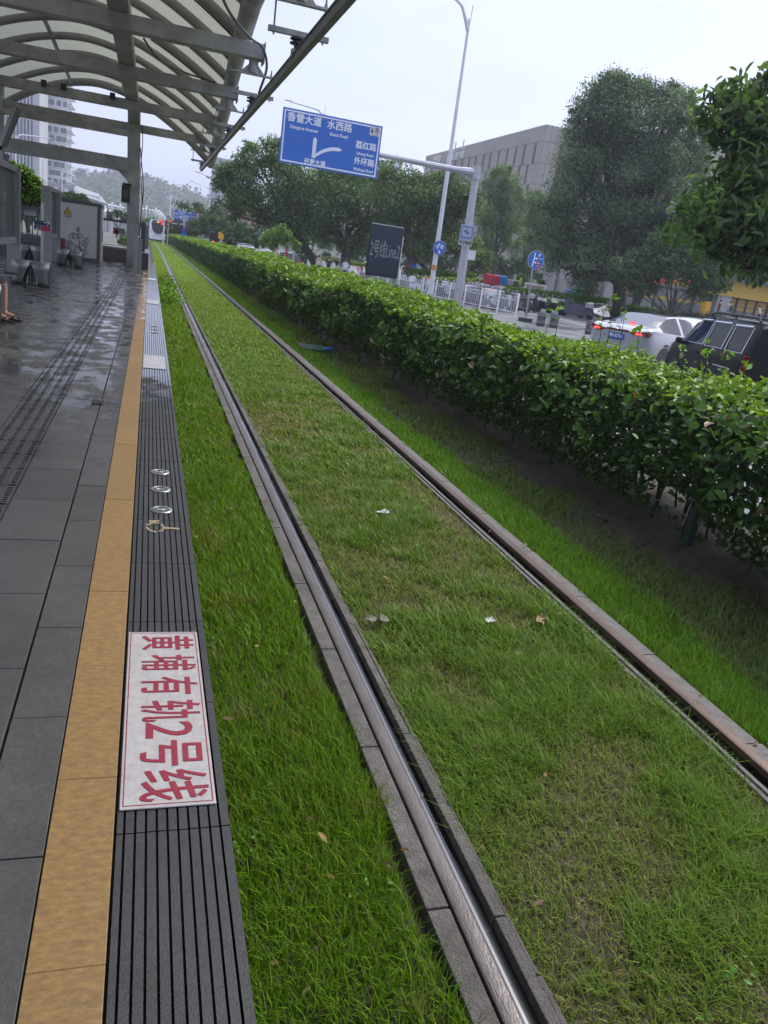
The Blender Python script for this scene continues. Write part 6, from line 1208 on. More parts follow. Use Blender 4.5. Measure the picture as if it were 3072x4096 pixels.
# climbing greenery at the left
tree('leafy_creeper', 'bright green bushy creeper above the glass windscreen, in front of the grey tower', (at(120, 880, 34).x, 34, .2), [(60, 690, 34), (95, 710, 40), (60, 740, 40), (120, 750, 42), (80, 790, 45), (135, 800, 44), (150, 740, 20), (110, 840, 44), (60, 840, 40), (150, 850, 30), (40, 660, 20)], 34, 9000, .13, (.07, .16, .015), (.16, .28, .03), .1, None, 12)
tree('street_tree', 'dull green tree tops right of the podium building, above the white cabinet', (at(290, 840, 80).x, 80, .0), [(285, 795, 26), (320, 800, 22), (255, 790, 18), (345, 815, 18)], 80, 2600, .22, (.06, .10, .04), (.10, .14, .06), .12, G2, 13)
tree('leafy_shrub', 'yellow-green shrub seen through the barrier glass', (at(500, 960, 44).x, 44, .0), [(498, 950, 16), (490, 970, 14), (508, 968, 14)], 44, 1500, .12, (.12, .22, .02), (.2, .33, .04), .03, None, 14)
tree('street_tree', 'green trees low behind the globe lamps, left of the column', (at(470, 850, 120).x, 120, .0), [(470, 856, 16), (440, 862, 14), (500, 868, 14)], 120, 1500, .3, (.05, .09, .04), (.08, .13, .05), .15, G2, 15)
# clipped round bushes and low hedges
def mass(name, label, pts, Y, n, size, c0, c1, seed, cat='hedge', depth=1.0, group=None):
    rng = np.random.default_rng(seed); cl = []
    for q in pts:
        c = at(q[0], q[1], q[3] if len(q) > 3 else Y); r = q[2]*mpp(c); cl.append((c, (r, r*depth, r)))
    V, F, col = crown_leaves(cl, n, size, c0, c1, rng, sub=5, shell=.5, lobes=False); o = fast(name, V, F, M['leaf'], None, col); return tag(o, label, cat, group)
mass('clipped_bush', 'dark round clipped bush behind the white utility car, left one', [(922, 975, 22)], 80, 1500, .18, (.025, .05, .022), (.05, .085, .032), 60, 'bush', group='clipped round bushes'); mass('clipped_bush', 'dark round clipped bush behind the white utility car, right one', [(955, 985, 20)], 84, 1300, .18, (.025, .05, .022), (.05, .085, .032), 61, 'bush', group='clipped round bushes')
mass('clipped_bush', 'dark round bush under the banyan crowns behind the riders', [(1305, 1025, 16)], 92, 800, .2, (.03, .06, .025), (.06, .1, .035), 62, 'bush', group='clipped round bushes')
mass('low_hedge', 'yellow-green low hedge under the banyans behind the riders', [(x, 1040+.16*(x-1330), 10) for x in range(1270, 1480, 14)], 84, 3000, .14, (.12, .2, .02), (.2, .3, .035), 63)
mass('low_hedge', 'dark-leaved raised hedge above the parked bikes right of the parasol', [(x, 1092+.08*(x-1700), 16) for x in range(1650, 1900, 16)], 64, 5200, .15, (.06, .12, .02), (.13, .22, .04), 64)
mass('low_hedge', 'narrow bright yellow-green hedge along the foot of the raised one', [(x, 1112+.05*(x-1700), 8) for x in range(1640, 1950, 10)], 62, 4200, .10, (.22, .32, .015), (.32, .42, .03), 65)
mass('low_hedge', 'bright green clipped hedge behind the motor scooters and the navy cover', [(x, 1158+.115*(x-2040), 13) for x in range(2030, 2430, 12)], 56, 9000, .11, (.09, .2, .02), (.17, .32, .035), 66)
mass('low_hedge', 'dark low hedge in a stone planter in front of the shops', [(x, 1252+.055*(x-2450), 24) for x in range(2440, 2900, 16)], 51.5, 12000, .10, (.016, .03, .014), (.03, .052, .02), 67)
mass('low_hedge', 'strip of bright green plants along the top of the dark shop hedge', [(x, 1226+.13*(x-2520), 8) for x in range(2510, 2670, 9)], 53.5, 2500, .1, (.08, .18, .02), (.16, .3, .03), 68)
mass('spiky_plant', 'spiky green palm-like plant behind the safety vest', [(2090, 1120, 18), (2080, 1110, 10)], 70, 500, .5, (.07, .13, .04), (.12, .2, .06), 69, 'plant')
mass('spiky_plant', 'small potted shrub right of the parking sign post', [(2165, 1132, 12), (2185, 1128, 9)], 68, 500, .22, (.08, .15, .03), (.14, .24, .05), 70, 'plant')

# ------------------------------------------------------------------ the long hedge beside the track
rng = np.random.default_rng(5)
def hx0(Y): return np.interp(Y, [0, 7, 14, 22, 140], [3.72, 3.62, 3.32, 3.1, 3.0])+xo(Y)
def hx1(Y): return np.interp(Y, [0, 20, 140], [4.95, 4.85, 4.5])+xo(Y)
def htop(Y, u): return np.interp(Y, [0, 8, 15, 40, 140], [1.10, 1.13, 1.18, 1.31, 1.30])+.12*(vnoise(Y, u, .9, 21)-.5)*2+.07*(vnoise(Y, u*2, 4, 22)-.5)*2-.20*np.clip(.35-u, 0, 1)**1.0*(1.0)
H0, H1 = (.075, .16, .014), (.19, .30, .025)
Vs, Fs, Cs = [], [], []; off = 0
def hadd(C, N, S, col, asp=.58):
    global off
    br_ = rng.random(len(C)) < .012; col = np.where(br_[:, None], np.array((.16, .10, .04)), col)
    V, F = leaf_arrays(C, N, S, asp, .5, rng); Vs.append(V); Fs.append(F+off); Cs.append(np.repeat(col, 6, 0)); off += len(V)
for y0, y1, nt_, ns_, nv, s in ((2.2, 8, 10500, 9500, 14000, .060), (8, 16, 8200, 8000, 13000, .072), (16, 32, 9000, 9000, 11000, .095), (32, 64, 8000, 7000, 6000, .15), (64, 140, 6000, 5000, 3000, .28)):
    Y = rng.uniform(y0, y1, nt_); u = rng.random(nt_); x = hx0(Y)*(1-u)+hx1(Y)*u; z = htop(Y, u)-np.abs(rng.normal(0, .035, nt_))+.01
    shoot = rng.random(nt_) < .12; z = z+shoot*rng.uniform(0, .07, nt_)
    C = np.stack([x, Y, z], 1); N = rng.normal(0, .5, (nt_, 3))+[-.12, -.05, .9]; t = np.clip(rng.random(nt_)*.8+.25*(vnoise(Y, x, 2.1, 23)-.3)+shoot*.3, 0, 1)[:, None]
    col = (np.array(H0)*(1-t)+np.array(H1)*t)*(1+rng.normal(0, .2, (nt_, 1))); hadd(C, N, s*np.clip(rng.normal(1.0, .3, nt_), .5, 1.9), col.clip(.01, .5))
    # front face and volume, their shade put into darker leaf colours; thin towards the ground so that the road shows through
    Y = rng.uniform(y0, y1, ns_); z = rng.uniform(.08, 1.08, ns_); bulge = .10*np.sin(np.clip((z-.1)/1.0, 0, 1)*math.pi)+.1*(vnoise(Y, z, 1.7, 24)-.5); x = hx0(Y)-bulge+.07+np.abs(rng.normal(0, .05, ns_))+np.clip(.55-z, 0, 1)*.42*(y0 < 14)
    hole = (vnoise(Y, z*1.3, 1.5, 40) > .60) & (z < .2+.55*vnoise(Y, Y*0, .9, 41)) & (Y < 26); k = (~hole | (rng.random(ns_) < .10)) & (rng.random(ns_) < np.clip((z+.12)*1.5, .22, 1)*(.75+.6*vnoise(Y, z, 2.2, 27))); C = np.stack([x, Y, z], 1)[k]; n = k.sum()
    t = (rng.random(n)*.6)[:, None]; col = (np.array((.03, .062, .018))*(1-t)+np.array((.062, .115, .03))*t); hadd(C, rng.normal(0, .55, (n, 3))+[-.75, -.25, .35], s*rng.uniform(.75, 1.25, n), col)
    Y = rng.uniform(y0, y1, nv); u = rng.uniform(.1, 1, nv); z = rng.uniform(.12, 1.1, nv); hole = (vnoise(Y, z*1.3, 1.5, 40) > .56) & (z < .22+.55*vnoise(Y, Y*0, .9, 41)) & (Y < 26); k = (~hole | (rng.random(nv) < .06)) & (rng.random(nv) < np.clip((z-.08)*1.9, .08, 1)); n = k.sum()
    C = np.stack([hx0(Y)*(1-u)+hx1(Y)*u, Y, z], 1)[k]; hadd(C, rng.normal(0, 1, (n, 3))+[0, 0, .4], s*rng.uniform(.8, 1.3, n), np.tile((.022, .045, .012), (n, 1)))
hg = thing('hedge', 'long clipped green hedge running beside the tram track', 'hedge', (4.2, 12, 0))
# tall sprigs standing out of the top
sprig_px = [(2500, 1330, 1240, 9), (2458, 1320, 1190, 9.5), (2415, 1300, 1235, 10), (2740, 1440, 1390, 7.4), (2830, 1470, 1395, 7), (2905, 1500, 1420, 6.6), (2200, 1262, 1205, 11), (2240, 1270, 1200, 11), (2560, 1370, 1310, 8.6), (2990, 1530, 1470, 6.2)]
st = MB()
for px, pyb, pyt, Y in sprig_px:
    c = atX(px, pyt, 4.15+.06*(px % 7)); a = Vector((c.x+.02, c.y-.02, 1.05)); st.tube([a, a.lerp(c, .5)+Vector((.012, 0, 0)), c], [.004, .003, .002], 5)
    n = 9; f = 1.03-.5*rng.random(n)**2; C = np.array([list(a.lerp(c, v)) for v in f])+rng.normal(0, .02, (n, 3)); hadd(C, rng.normal(0, .6, (n, 3))+[0, 0, .8], rng.uniform(.045, .075, n), np.tile((.14, .26, .03), (n, 1))*rng.uniform(.7, 1.3, (n, 1)))
for i in range(90):
    Y = 2.6+26*rng.random()**1.4; u = rng.random(); x = float(hx0(Y))*(1-u)+float(hx1(Y))*u; zt = float(htop(Y, u)); a = Vector((x, Y, zt-.1)); c = a+Vector((rng.normal()*.03, rng.normal()*.03, rng.uniform(.13, .24))); st.tube([a, c], [.004, .002], 4)
    n = 7; f = 1.02-.7*rng.random(n)**1.5; C = np.array([list(a.lerp(c, v)) for v in f])+rng.normal(0, .02, (n, 3)); hadd(C, rng.normal(0, .6, (n, 3))+[0, 0, .8], rng.uniform(.04, .075, n), np.tile((.15, .26, .03), (n, 1))*rng.uniform(.7, 1.3, (n, 1)))
for i in range(190):                                # loose sprays hanging out of the side, lit look put into a lighter green
    Y = 2.4+24*rng.random()**1.5; z = rng.uniform(.5, 1.08); x = float(hx0(Y))-rng.uniform(.04, .2)*(.5+z*.5); n = int(rng.integers(7, 15))
    C = np.array([x, Y, z])+rng.normal(0, 1, (n, 3))*[.05, .10, .055]; st.tube([(x+.3, Y, z+.03), (x, Y, z)], [.004, .002], 4)
    hadd(C, rng.normal(0, .5, (n, 3))+[-.45, -.2, .6], (.075 if Y < 12 else .1)*rng.uniform(.6, 1.35, n), np.array((.055, .115, .022))*rng.uniform(.6, 1.7, (n, 1)))
for i in range(300):
    Y = 2.5+30*rng.random()**1.5; x = float(hx0(Y))+.25+rng.random()*.8; zt = rng.uniform(.7, 1.0); st.tube([(x+rng.normal()*.03, Y, 0), (x+rng.normal()*.05, Y+rng.normal()*.05, .5*zt), (x+rng.normal()*.12, Y+rng.normal()*.12, zt)], [.011, .008, .004], 5)
V = np.concatenate(Vs); F = np.concatenate(Fs); fast('foliage', V, F, M['leaf'], hg, np.concatenate(Cs))
tag(st.build('stems', mat('stem', (.035, .028, .02), .9), hg), kind='stuff')
# green posts and wires of the fence in the hedge
fg = thing('wire_fence', 'green posts with thin wires standing in the shaded side of the hedge', 'fence', (3.9, 10, 0)); M['fence_green'] = mat('fence_green', (.012, .035, .024), .5, c2=(.02, .045, .03), scale=5)
for i in range(20):
    Y = 2.3+2.2*i; x = 3.88+.006*i+float(xo(Y)); MB().box(x-.03, x+.03, Y-.03, Y+.03, -.05, 1.05).build('post', M['fence_green'], fg, bevel=.004)
for z in (.22, .5, .8): MB().tube([(3.88+.0027*Y, Y, z) for Y in np.linspace(1, 44, 8)], .003, 4).build('wire', M['sign_back'], fg)
# leaf litter under the hedge
n = 1600; Y = 2+35*rng.random(n)**1.5; C = np.stack([rng.uniform(3.2, 4.6, n), Y, np.full(n, .02)+np.interp(Y*0+.0, [0, 1], [0, 0])], 1); C[:, 2] = .05*np.clip((C[:, 0]-3.3)/.8, 0, 1)-.02; V, F = leaf_arrays(C, rng.normal(0, .25, (n, 3))+[0, 0, 1], rng.uniform(.03, .06, n), rng=rng)
tag(fast('leaf_litter', V, F, M['leaf'], None, np.repeat(np.array((.08, .05, .03))*rng.uniform(.5, 1.6, (n, 1)), 6, 0)), kind='stuff')
# ================================================================== buildings
M['stone'] = mat('library_stone', (.27, .25, .22), .8, c2=(.32, .30, .265), scale=.25, bump=.1, bscale=3); M['slot'] = mat('slot_dark', (.035, .026, .023), .4)
M['seam'] = mat('stone_seam', (.15, .14, .125), .8)
YC = 130.0; cr = at(2186, 497, YC); XL = cr.x; ZT = cr.z; YE2 = 192.0
lib = thing('library_building', 'large pale stone block of a library with rows of narrow dark window slots', 'building', (XL+30, 160, 0))
MB().box(XL, XL+75, YC, YE2, -.3, ZT).build('wall', M['stone'], lib)
MB().box(XL+20, XL+60, YC+12, YC+40, ZT, ZT+4.5).build('roof_block', M['stone'], lib)
b = MB(); PH, RH = 2.5, 3.35
for k in range(7): b.box(XL-.03, XL+.01, YC, YE2, ZT-PH-RH*k-.05, ZT-PH-RH*k+.05); b.box(XL, XL+75, YC-.03, YC+.01, ZT-PH-RH*k-.05, ZT-PH-RH*k+.05)
for k in range(52): b.box(XL-.025, XL+.01, YC+1.2*k-.02, YC+1.2*k+.02, 0, ZT)
for k in range(60): b.box(XL+1.2*k-.02, XL+1.2*k+.02, YC-.025, YC+.01, 0, ZT)
b.build('joints', M['seam'], lib)
rg = np.random.default_rng(3)
for row in range(5):
    z1 = ZT-PH-RH*row-.08; z0 = z1-RH+.16
    for k in range(15):
        y = YC+2.6+3.75*k+(1.3 if row % 2 else 0)+rg.uniform(-.35, .35); w_ = rg.choice([.7, .95, 1.35])
        MB().box(XL-.07, XL+.05, y, y+w_, z0, z1).build('window', M['slot'], lib)
    for k in range(4):
        x = XL+3.4+4.2*k+rg.uniform(-.6, .6); MB().box(x, x+.8, YC-.07, YC+.05, z0, z1).build('window', M['slot'], lib)
RL = Matrix(((0, 0, -1), (-1, 0, 0), (0, 1, 0)))     # text on the west face (normal -X), reading towards -Y
M['lib_letter'] = mat('lib_letter', (.62, .6, .56), .5)
text('lettering', '黄埔区图书馆', 1.7, (XL-.09, 171.5, ZT-1.75), RL, M['lib_letter'], lib, ext=.05, bold=.03); text('lettering', 'HUANGPU DISTRICT LIBRARY', .7, (XL-.09, 171, ZT-.5), RL, M['lib_letter'], lib, ext=.05); text('lettering', 'HPLIB', 2.0, (XL-.09, 183.5, ZT-1.4), RL, M['lib_letter'], lib, ext=.05, bold=.03)
b = MB()
for y in (176, 181): b.tube([(XL+3, y, ZT), (XL+3, y, ZT+2.6)], .12, 6)
b.tube([(XL+6, YC+1, ZT), (XL+6, YC+1, ZT+1.6), (XL+3.6, YC+1, ZT+1.7)], .1, 6); b.build('roof_mast', M['sign_back'], lib)
# shops
YSh = 66.0; M['shop_yellow'] = mat('shop_yellow', (.50, .32, .03), .5, c2=(.44, .28, .025), scale=.6); M['shop_glass'] = mat('shop_glass', (.10, .11, .10), .08, c2=(.2, .2, .18), scale=.5, detail=5, spec=.6); M['shop_frame'] = mat('shop_frame', (.03, .032, .035), .4); M['shop_stone'] = mat('shop_stone', (.30, .29, .28), .6, c2=(.36, .35, .34), scale=.7); M['slat'] = mat('slat_grey', (.09, .095, .105), .45, .4)
X = lambda px: at(px, 1200, YSh).x
Z = lambda px, py: at(px, py, YSh).z
shop = thing('shop_row', 'low row of shops with yellow fascia, slatted grey canopy and glass front', 'building', (X(2800), YSh+5, .9))
zg0 = Z(2500, 1140); zf = .95; zy0, zy1 = Z(2950, 1192), Z(2950, 1128); zs1 = Z(2950, 1062)
MB().box(X(2205), X(2750), YSh, YSh+2.5, zf-.5, zg0+1.2).box(X(2750)+.01, X(3400), YSh, YSh+8, zf-.5, zs1+.6).build('wall', M['shop_stone'], shop)
MB().box(X(2755), X(3400), YSh-1.0, YSh-.01, zy0, zy1).build('fascia', M['shop_yellow'], shop)
b = MB(); zt = zs1
for k in range(9): z = zy1+.1+k*(zt-zy1-.1)/9; b.box(X(2755), X(3400), YSh-1.5+.02*k, YSh-1.3, z, z+(zt-zy1)/9*.55)
b.box(X(2755), X(3400), YSh-1.3, YSh-1.25, zy1, zt); b.box(X(2755), X(3400), YSh-1.6, YSh-1.0, zy1-.02, zy1+.12); b.build('slatted_canopy', M['slat'], shop)
zg = zy0
for i, (a, c) in enumerate(((2450, 2530), (2535, 2610), (2615, 2690), (2700, 2765), (2775, 2840), (2905, 2945), (2950, 2985), (2990, 3025), (3030, 3072), (3080, 3120), (3125, 3170))):
    w_ = MB().box(X(a), X(c), YSh-.06, YSh+.05, zf, zg).build('window', M['shop_glass'], shop)
    b = MB(); xa_, xc_ = X(a), X(c); fo = [(xa_-.08, zf), (xc_+.08, zf), (xc_+.08, zg), (xa_-.08, zg)]; fi = [(xa_+.06, zf+.12), (xc_-.06, zf+.12), (xc_-.06, zg-.1), (xa_+.06, zg-.1)]; b.add([(x_, YSh-.12, z_) for x_, z_ in fo+fi]+[(x_, YSh+.02, z_) for x_, z_ in fo+fi], [(i, (i+1) % 4, 4+(i+1) % 4, 4+i) for i in range(4)]+[(8+i, 8+(i+1) % 4, 12+(i+1) % 4, 12+i) for i in range(4)]+[(i, 8+i, 8+(i+1) % 4, (i+1) % 4) for i in range(4)]+[(4+i, 4+(i+1) % 4, 12+(i+1) % 4, 12+i) for i in range(4)]); b.build('frame', M['shop_frame'], w_); 
    zz = zf+1.1; b = MB(); b.box(X(a)+.06, X(c)-.06, YSh-.075, YSh-.062, zz, zz+.28)
    if i > 4: b.box(X(a)+.06, X(c)-.06, YSh-.075, YSh-.062, zg-.75, zg-.1)
    b.build('yellow_band', M['shop_yellow'], w_)
for a, c in ((2215, 2240), (2275, 2300), (2325, 2345), (2390, 2420), (2845, 2900)): MB().box(X(a), X(c), YSh-.9, YSh-.002, zf-.6, zg+.4).build('pier', M['shop_stone'], shop, bevel=.03)
for a, c in ((2245, 2272), (2303, 2322), (2348, 2388)): MB().box(X(a), X(c), YSh-.2, YSh-.003, zf-.5, zg).build('panel', mat('panel_pale', (.44, .44, .43), .5), shop)
MB().box(X(2450), X(2760), YSh-.3, YSh-.07, zg+.35, zg+.8).build('yellow_strip', M['shop_yellow'], shop)
c = at(2822, 1235, YSh-2.2); tag(MB().box(c.x-.3, c.x+.3, YSh-2.5, YSh-1.9, .95, .95+1.5).box(c.x-.2, c.x+.2, YSh-2.52, YSh-2.5, 1.5, 1.9).build('locker', mat('locker_yellow', (.6, .33, .02), .5), bevel=.03), 'orange-yellow stand-alone machine in front of the shop windows', 'machine')
# planter wall, ramp, bins
a = at(2480, 1290, 50.5); MBp = MB().bar((a.x, 50.5, .2), (at(2860, 1310, 49.5).x+3, 49.5, .2), .4, 1.0); tag(MBp.build('planter_wall', M['shop_stone'], bevel=.02), 'pale grey stone planter wall under the dark shop hedge', 'wall')
p0 = at(2150, 1165, 61); b = MB(); b.prism([(p0.x-1, 60, -.2), (p0.x+7, 60, -.2), (p0.x+7, 60, 1.1), (p0.x+4.2, 60, 1.35)], (0, 3.5, 0)); tag(b.build('ramp', M['pave'], bevel=.02), 'pale grey sloping slab beside the shop piers, behind the bright hedge', 'ramp')
c = at(2325, 1180, 58); tag(MB().box(c.x-.75, c.x-.02, 57.6, 58.4, c.z-.7, c.z+.4).box(c.x+.02, c.x+.75, 57.6, 58.4, c.z-.7, c.z+.4).box(c.x-.8, c.x+.8, 57.5, 58.5, c.z+.4, c.z+.46).build('waste_bin', mat('bin_green', (.02, .24, .06), .5), bevel=.04), 'pair of green waste bins standing together behind the bright hedge', 'waste bin')
c = at(2290, 1178, 59); tag(MB().box(c.x-.55, c.x+.45, 58.7, 59.3, c.z-.6, c.z+.35).ball((c.x+.1, 59, c.z+.4), (.35, .3, .25), 8, 6).build('blue_bag', mat('bag_blue', (.02, .14, .42), .5), bevel=.08), 'blue bundle standing left of the green waste bins', 'bag')
c = at(2140, 1152, 62); tag(MB().lathe((c.x, 62, c.z-.5), [(.5, 0), (.8, .6), (.85, .62), (.85, .75), (.2, .76)], 16).build('planter_pot', mat('pot_pink', (.5, .36, .31), .7), smooth=True), 'wide pinkish planter pot right of the parking sign post', 'pot')
Yp = 66; t = thing('picket_fence', 'short dark and white picket fence behind the parking sign', 'fence', at(2130, 1140, Yp)); b = MB()
for k in range(16): p = at(2100+5.5*k, 1145+.8*k, Yp); b.box(p.x-.05, p.x+.05, Yp-.02, Yp+.02, p.z-.6, p.z+.35)
b.build('picket', M['rail_white'], t); p, q = at(2098, 1148, Yp), at(2186, 1160, Yp); MB().bar((p.x, Yp+.05, p.z), (q.x, Yp+.05, q.z), .04, .1).build('rail', M['rail_white'], t)
# glass building at the right, pink block beyond the banyans
Yq = 150.0; a, c = at(2855, 640, Yq), at(3010, 700, Yq); t = thing('glass_building', 'bluish glass building with a white roof block showing between the tree crowns at the right', 'building', (a.x+20, Yq+10, 0))
M['curtain'] = mat('curtain_blue', (.20, .28, .34), .15, c2=(.27, .36, .42), scale=.3, spec=.6)
MB().box(a.x-20, a.x+60, Yq, Yq+30, -.3, a.z).build('wall', M['curtain'], t); b = MB()
for k in range(28): b.box(a.x-20+k*2.6, a.x-19.85+k*2.6, Yq-.12, Yq-.002, 0, a.z)
for k in range(8): b.box(a.x-20, a.x+60, Yq-.1, Yq-.003, a.z-3.8*k-.12, a.z-3.8*k)
b.build('mullion', mat('mullion', (.42, .45, .47), .4), t)
q = at(2895, 640, Yq); MB().box(q.x, q.x+40, Yq+3, Yq+25, a.z+.01, at(2895, 615, Yq+3).z+1.0).build('roof_block', mat('roof_white', (.45, .45, .46), .6), t)
b = MB(); r0 = at(2985, 640, Yq+4)
for dx in (0, 1.2, 2.2): b.tube([(r0.x+dx, Yq+4, r0.z-2), (r0.x+dx, Yq+4, r0.z+2.6)], .1, 5)
b.build('mast', M['post_grey'], t)
Yq = 260.0; a, c = at(868, 622, Yq), at(990, 880, Yq); t = thing('pink_building', 'hazy pink and grey block partly hidden behind the left banyan crown', 'building', (a.x+8, Yq+10, 0)); w_ = c.x-a.x
M['pink'] = mat('pink_wall', (.36, .23, .19), .8); M['greyw'] = mat('grey_wall', (.33, .33, .34), .8)
MB().box(a.x, a.x+w_*.72, Yq, Yq+20, -.3, at(930, 640, Yq).z).build('wall', M['greyw'], t); MB().box(a.x+w_*.22, a.x+w_*1.25, Yq-3, Yq-.1, -.3, at(930, 795, Yq).z).build('lower_wall', M['pink'], t)
for r_ in range(11):
    for k in range(3): zz = at(930, 655, Yq).z-3.2*r_; MB().box(a.x+1+k*2.3, a.x+2.4+k*2.3, Yq-.06, Yq+.05, zz-1.7, zz).build('window', M['cab_dark'], t)
# tower at the left
YT_ = 370.0; P = lambda px, py: at(px, py, YT_)
tw = thing('residential_tower', 'tall white tower with a checkered grid of dark windows', 'building', (P(210, 800).x, YT_+10, 0)); M['tower_white'] = mat('tower_white', (.55, .55, .54), .7, c2=(.5, .5, .5), scale=.1); M['tower_glass'] = mat('tower_glass', (.07, .08, .10), .15, c2=(.13, .14, .17), scale=.2); M['tower_grey'] = mat('tower_grey', (.24, .25, .27), .6)
xa, xb = P(156, 600).x, P(267, 600).x; ztop = P(210, 255).z
MB().box(xa, xb, YT_, YT_+22, -.3, ztop).build('wall', M['tower_white'], tw)
nr = 0; zr = ztop-3
while zr > P(210, 735).z+2 and nr < 26:
    for k in range(4):
        x0 = xa+.6+k*(xb-xa-.6)/4+(.9 if nr % 2 else 0); w_ = 1.7 if (k+nr) % 3 else 2.3
        MB().box(x0, min(x0+w_, xb-.2), YT_-.08, YT_+.05, zr-1.9, zr).build('window', M['tower_glass'], tw)
    MB().box(xa, xb+.3, YT_-.14, YT_-.005, zr-2.55, zr-2.3).build('floor_band', mat('band_grey', (.4, .4, .4), .7), tw) if nr % 2 == 0 else None
    zr -= 3.25; nr += 1
b = MB()
for k in range(24): z = ztop-3.25*k; b.box(xb, xb+1.7, YT_+1, YT_+20, z-.25, z)
for k in range(3): b.box(xb+.2+.6*k, xb+.35+.6*k, YT_+.9, YT_+1.05, 4, ztop)
b.build('balcony', M['tower_white'], tw)
zp0 = P(240, 735).z; MB().box(P(160, 760).x, P(301, 760).x, YT_-4, YT_+30, -.3, zp0).build('podium', M['tower_grey'], tw)
for r_ in range(4):
    for k in range(7): x0 = P(178, 760).x+k*2.0; zz = zp0-1.6-3.6*r_; MB().box(x0, x0+1.4, YT_-4.08, YT_-3.9, zz-1.7, zz).build('window', M['tower_glass'] if k % 2 else M['tower_white'], tw)
P2 = lambda px, py: at(px, py, 340.0)
ot = thing('office_tower', 'dark glass tower with white vertical fins left of the checkered tower', 'building', (P2(100, 800).x, 350, 0)); xa, xb = P2(-90, 600).x, P2(148, 600).x
MB().box(xa, xb, 340, 366, -.3, P2(60, 200).z).build('wall', M['tower_glass'], ot)
for k in range(18): x = xa+(xb-xa)*k/17; MB().box(x-.14, x+.14, 339.6, 339.99, 0, P2(60, 200).z).build('fin', M['tower_white'], ot)
MB().box(xb-.9, xb+.9, 339.5, 366, -.3, P2(60, 200).z).build('corner_pier', mat('pier_grey', (.36, .36, .38), .6), ot)
q = P2(98, 690); MB().box(xa, xb, 339.7, 339.9, P2(60, 470).z, P2(60, 455).z).build('sky_band', M['tower_white'], ot)
tag(MB().box(P2(20, 360).x, P2(46, 360).x, 338.5, 338.9, P2(30, 378).z, P2(30, 350).z).box(P2(69, 360).x, P2(84, 360).x, 338.5, 338.9, P2(75, 382).z, P2(75, 358).z).build('red_banner', mat('banner_red', (.45, .06, .05), .6)), 'two red banners on the front of the dark glass tower', 'banner')
# old style roofed hall, white stepped buildings
P3 = lambda px, py: at(px, py, 300.0)
t = thing('roofed_hall', 'long white building with a grey pitched roof at the foot of the wooded hill', 'building', (P3(350, 790).x, 305, 0)); xa, xb = P3(295, 770).x, P3(408, 770).x
z0, z1 = P3(350, 790).z, P3(350, 758).z
MB().box(xa+.5, xb-.5, 301, 315, -.3, z0+1).build('wall', M['tower_white'], t)
b = MB(); b.add([(xa, 298.5, z0+.8), (xb+1, 298.5, z0-.9), (xb-1.5, 308, z1-.6), (xa, 308, z1+.9), (xb+1, 318, z0-.9), (xa, 318, z0+.8)], [(0, 1, 2, 3), (3, 2, 4, 5), (1, 4, 2), (0, 3, 5)]); o = b.build('roof', mat('roof_grey', (.22, .225, .23), .7), t); md = o.modifiers.new('t', 'SOLIDIFY'); md.thickness = .5
for k in range(9): x = xa+1.2+k*1.1; MB().box(x, x+.7, 300.8, 301.05, z0-1.8-k*.1, z0-.3-k*.1).build('window', M['tower_glass'], t)
for i, (x0, x1, y0, Y, l) in enumerate(((300, 420, 802, 280, 'white stepped block below the roofed hall'), (418, 462, 838, 200, 'grey-white container-like block beside the cabinet top, left one'), (478, 515, 862, 190, 'grey-white container-like block beside the column, right one'), (575, 612, 880, 300, 'small pale block between the tram and the left tree'))):
    a, c = at(x0, y0, Y), at(x1, y0+12, Y); MBb = MB().box(a.x, c.x, Y, Y+8, -.3, a.z); t = thing('pale_building', l, 'building', ((a.x+c.x)/2, Y+4, 0)); MBb.build('wall', M['greyw'] if i else M['tower_white'], t)
    for k in range(5): x = a.x+(c.x-a.x)*(k+.2)/5; MB().box(x, x+(c.x-a.x)*.11, Y-.05, Y+.02, a.z-1.5, a.z-.5).build('window', M['cab_side'], t)
# shelter seen between the trunks
p = at(1200, 985, 105); t = thing('bus_shelter', 'white flat-roofed shelter with red posts seen between the trees', 'shelter', (p.x, 105, -.2)); xa, xb = at(1130, 985, 105).x, at(1250, 985, 105).x; zt = at(1200, 978, 105).z
MB().box(xa, xb, 104, 107, zt-.25, zt).build('roof', M['white_plate'], t)
for k in range(4): x = xa+.5+(xb-xa-1)*k/3; MB().box(x-.1, x+.1, 104.3, 104.5, -.3, zt-.25).build('post', M['sign_red'] if k in (0, 2) else M['post_white'], t)
MB().box(xa, xb, 106.8, 106.9, -.2, 1.2).build('back_panel', M['white_plate'], t)
# hill
rg = np.random.default_rng(9); hx = [-700, -330, -210, -150, -60, 30, 120, 160, 230, 330, 500, 900]
HY = 900.0; prof_px = [(-600, 760), (100, 745), (300, 722), (330, 708), (390, 690), (450, 690), (520, 700), (590, 702), (650, 716), (700, 732), (745, 742), (800, 768), (860, 790), (1000, 815), (1300, 905), (1800, 1010)]
hp_ = [at(a, c, HY) for a, c in prof_px]; hX = [p.x for p in hp_]; hZ = [p.z for p in hp_]
nx, ny = 330, 70; xs = np.linspace(-420, 380, nx); g = np.linspace(0, 1, ny)
XX, GG = np.meshgrid(xs, g, indexing='ij'); YY = 560+GG*340+25*np.sin(XX*.02); ridge = np.interp(XX, hX, hZ)
prof = np.clip(GG, 0, 1)**1.15
ZZ = -8+(ridge+8)*prof*(.92+.16*vnoise(XX+900, YY, .012, 31)*(1-GG**4))+6*(vnoise(XX+900, YY, .03, 32)-.5)*(1-.6*GG)
XX = XX*(YY/HY)**.9
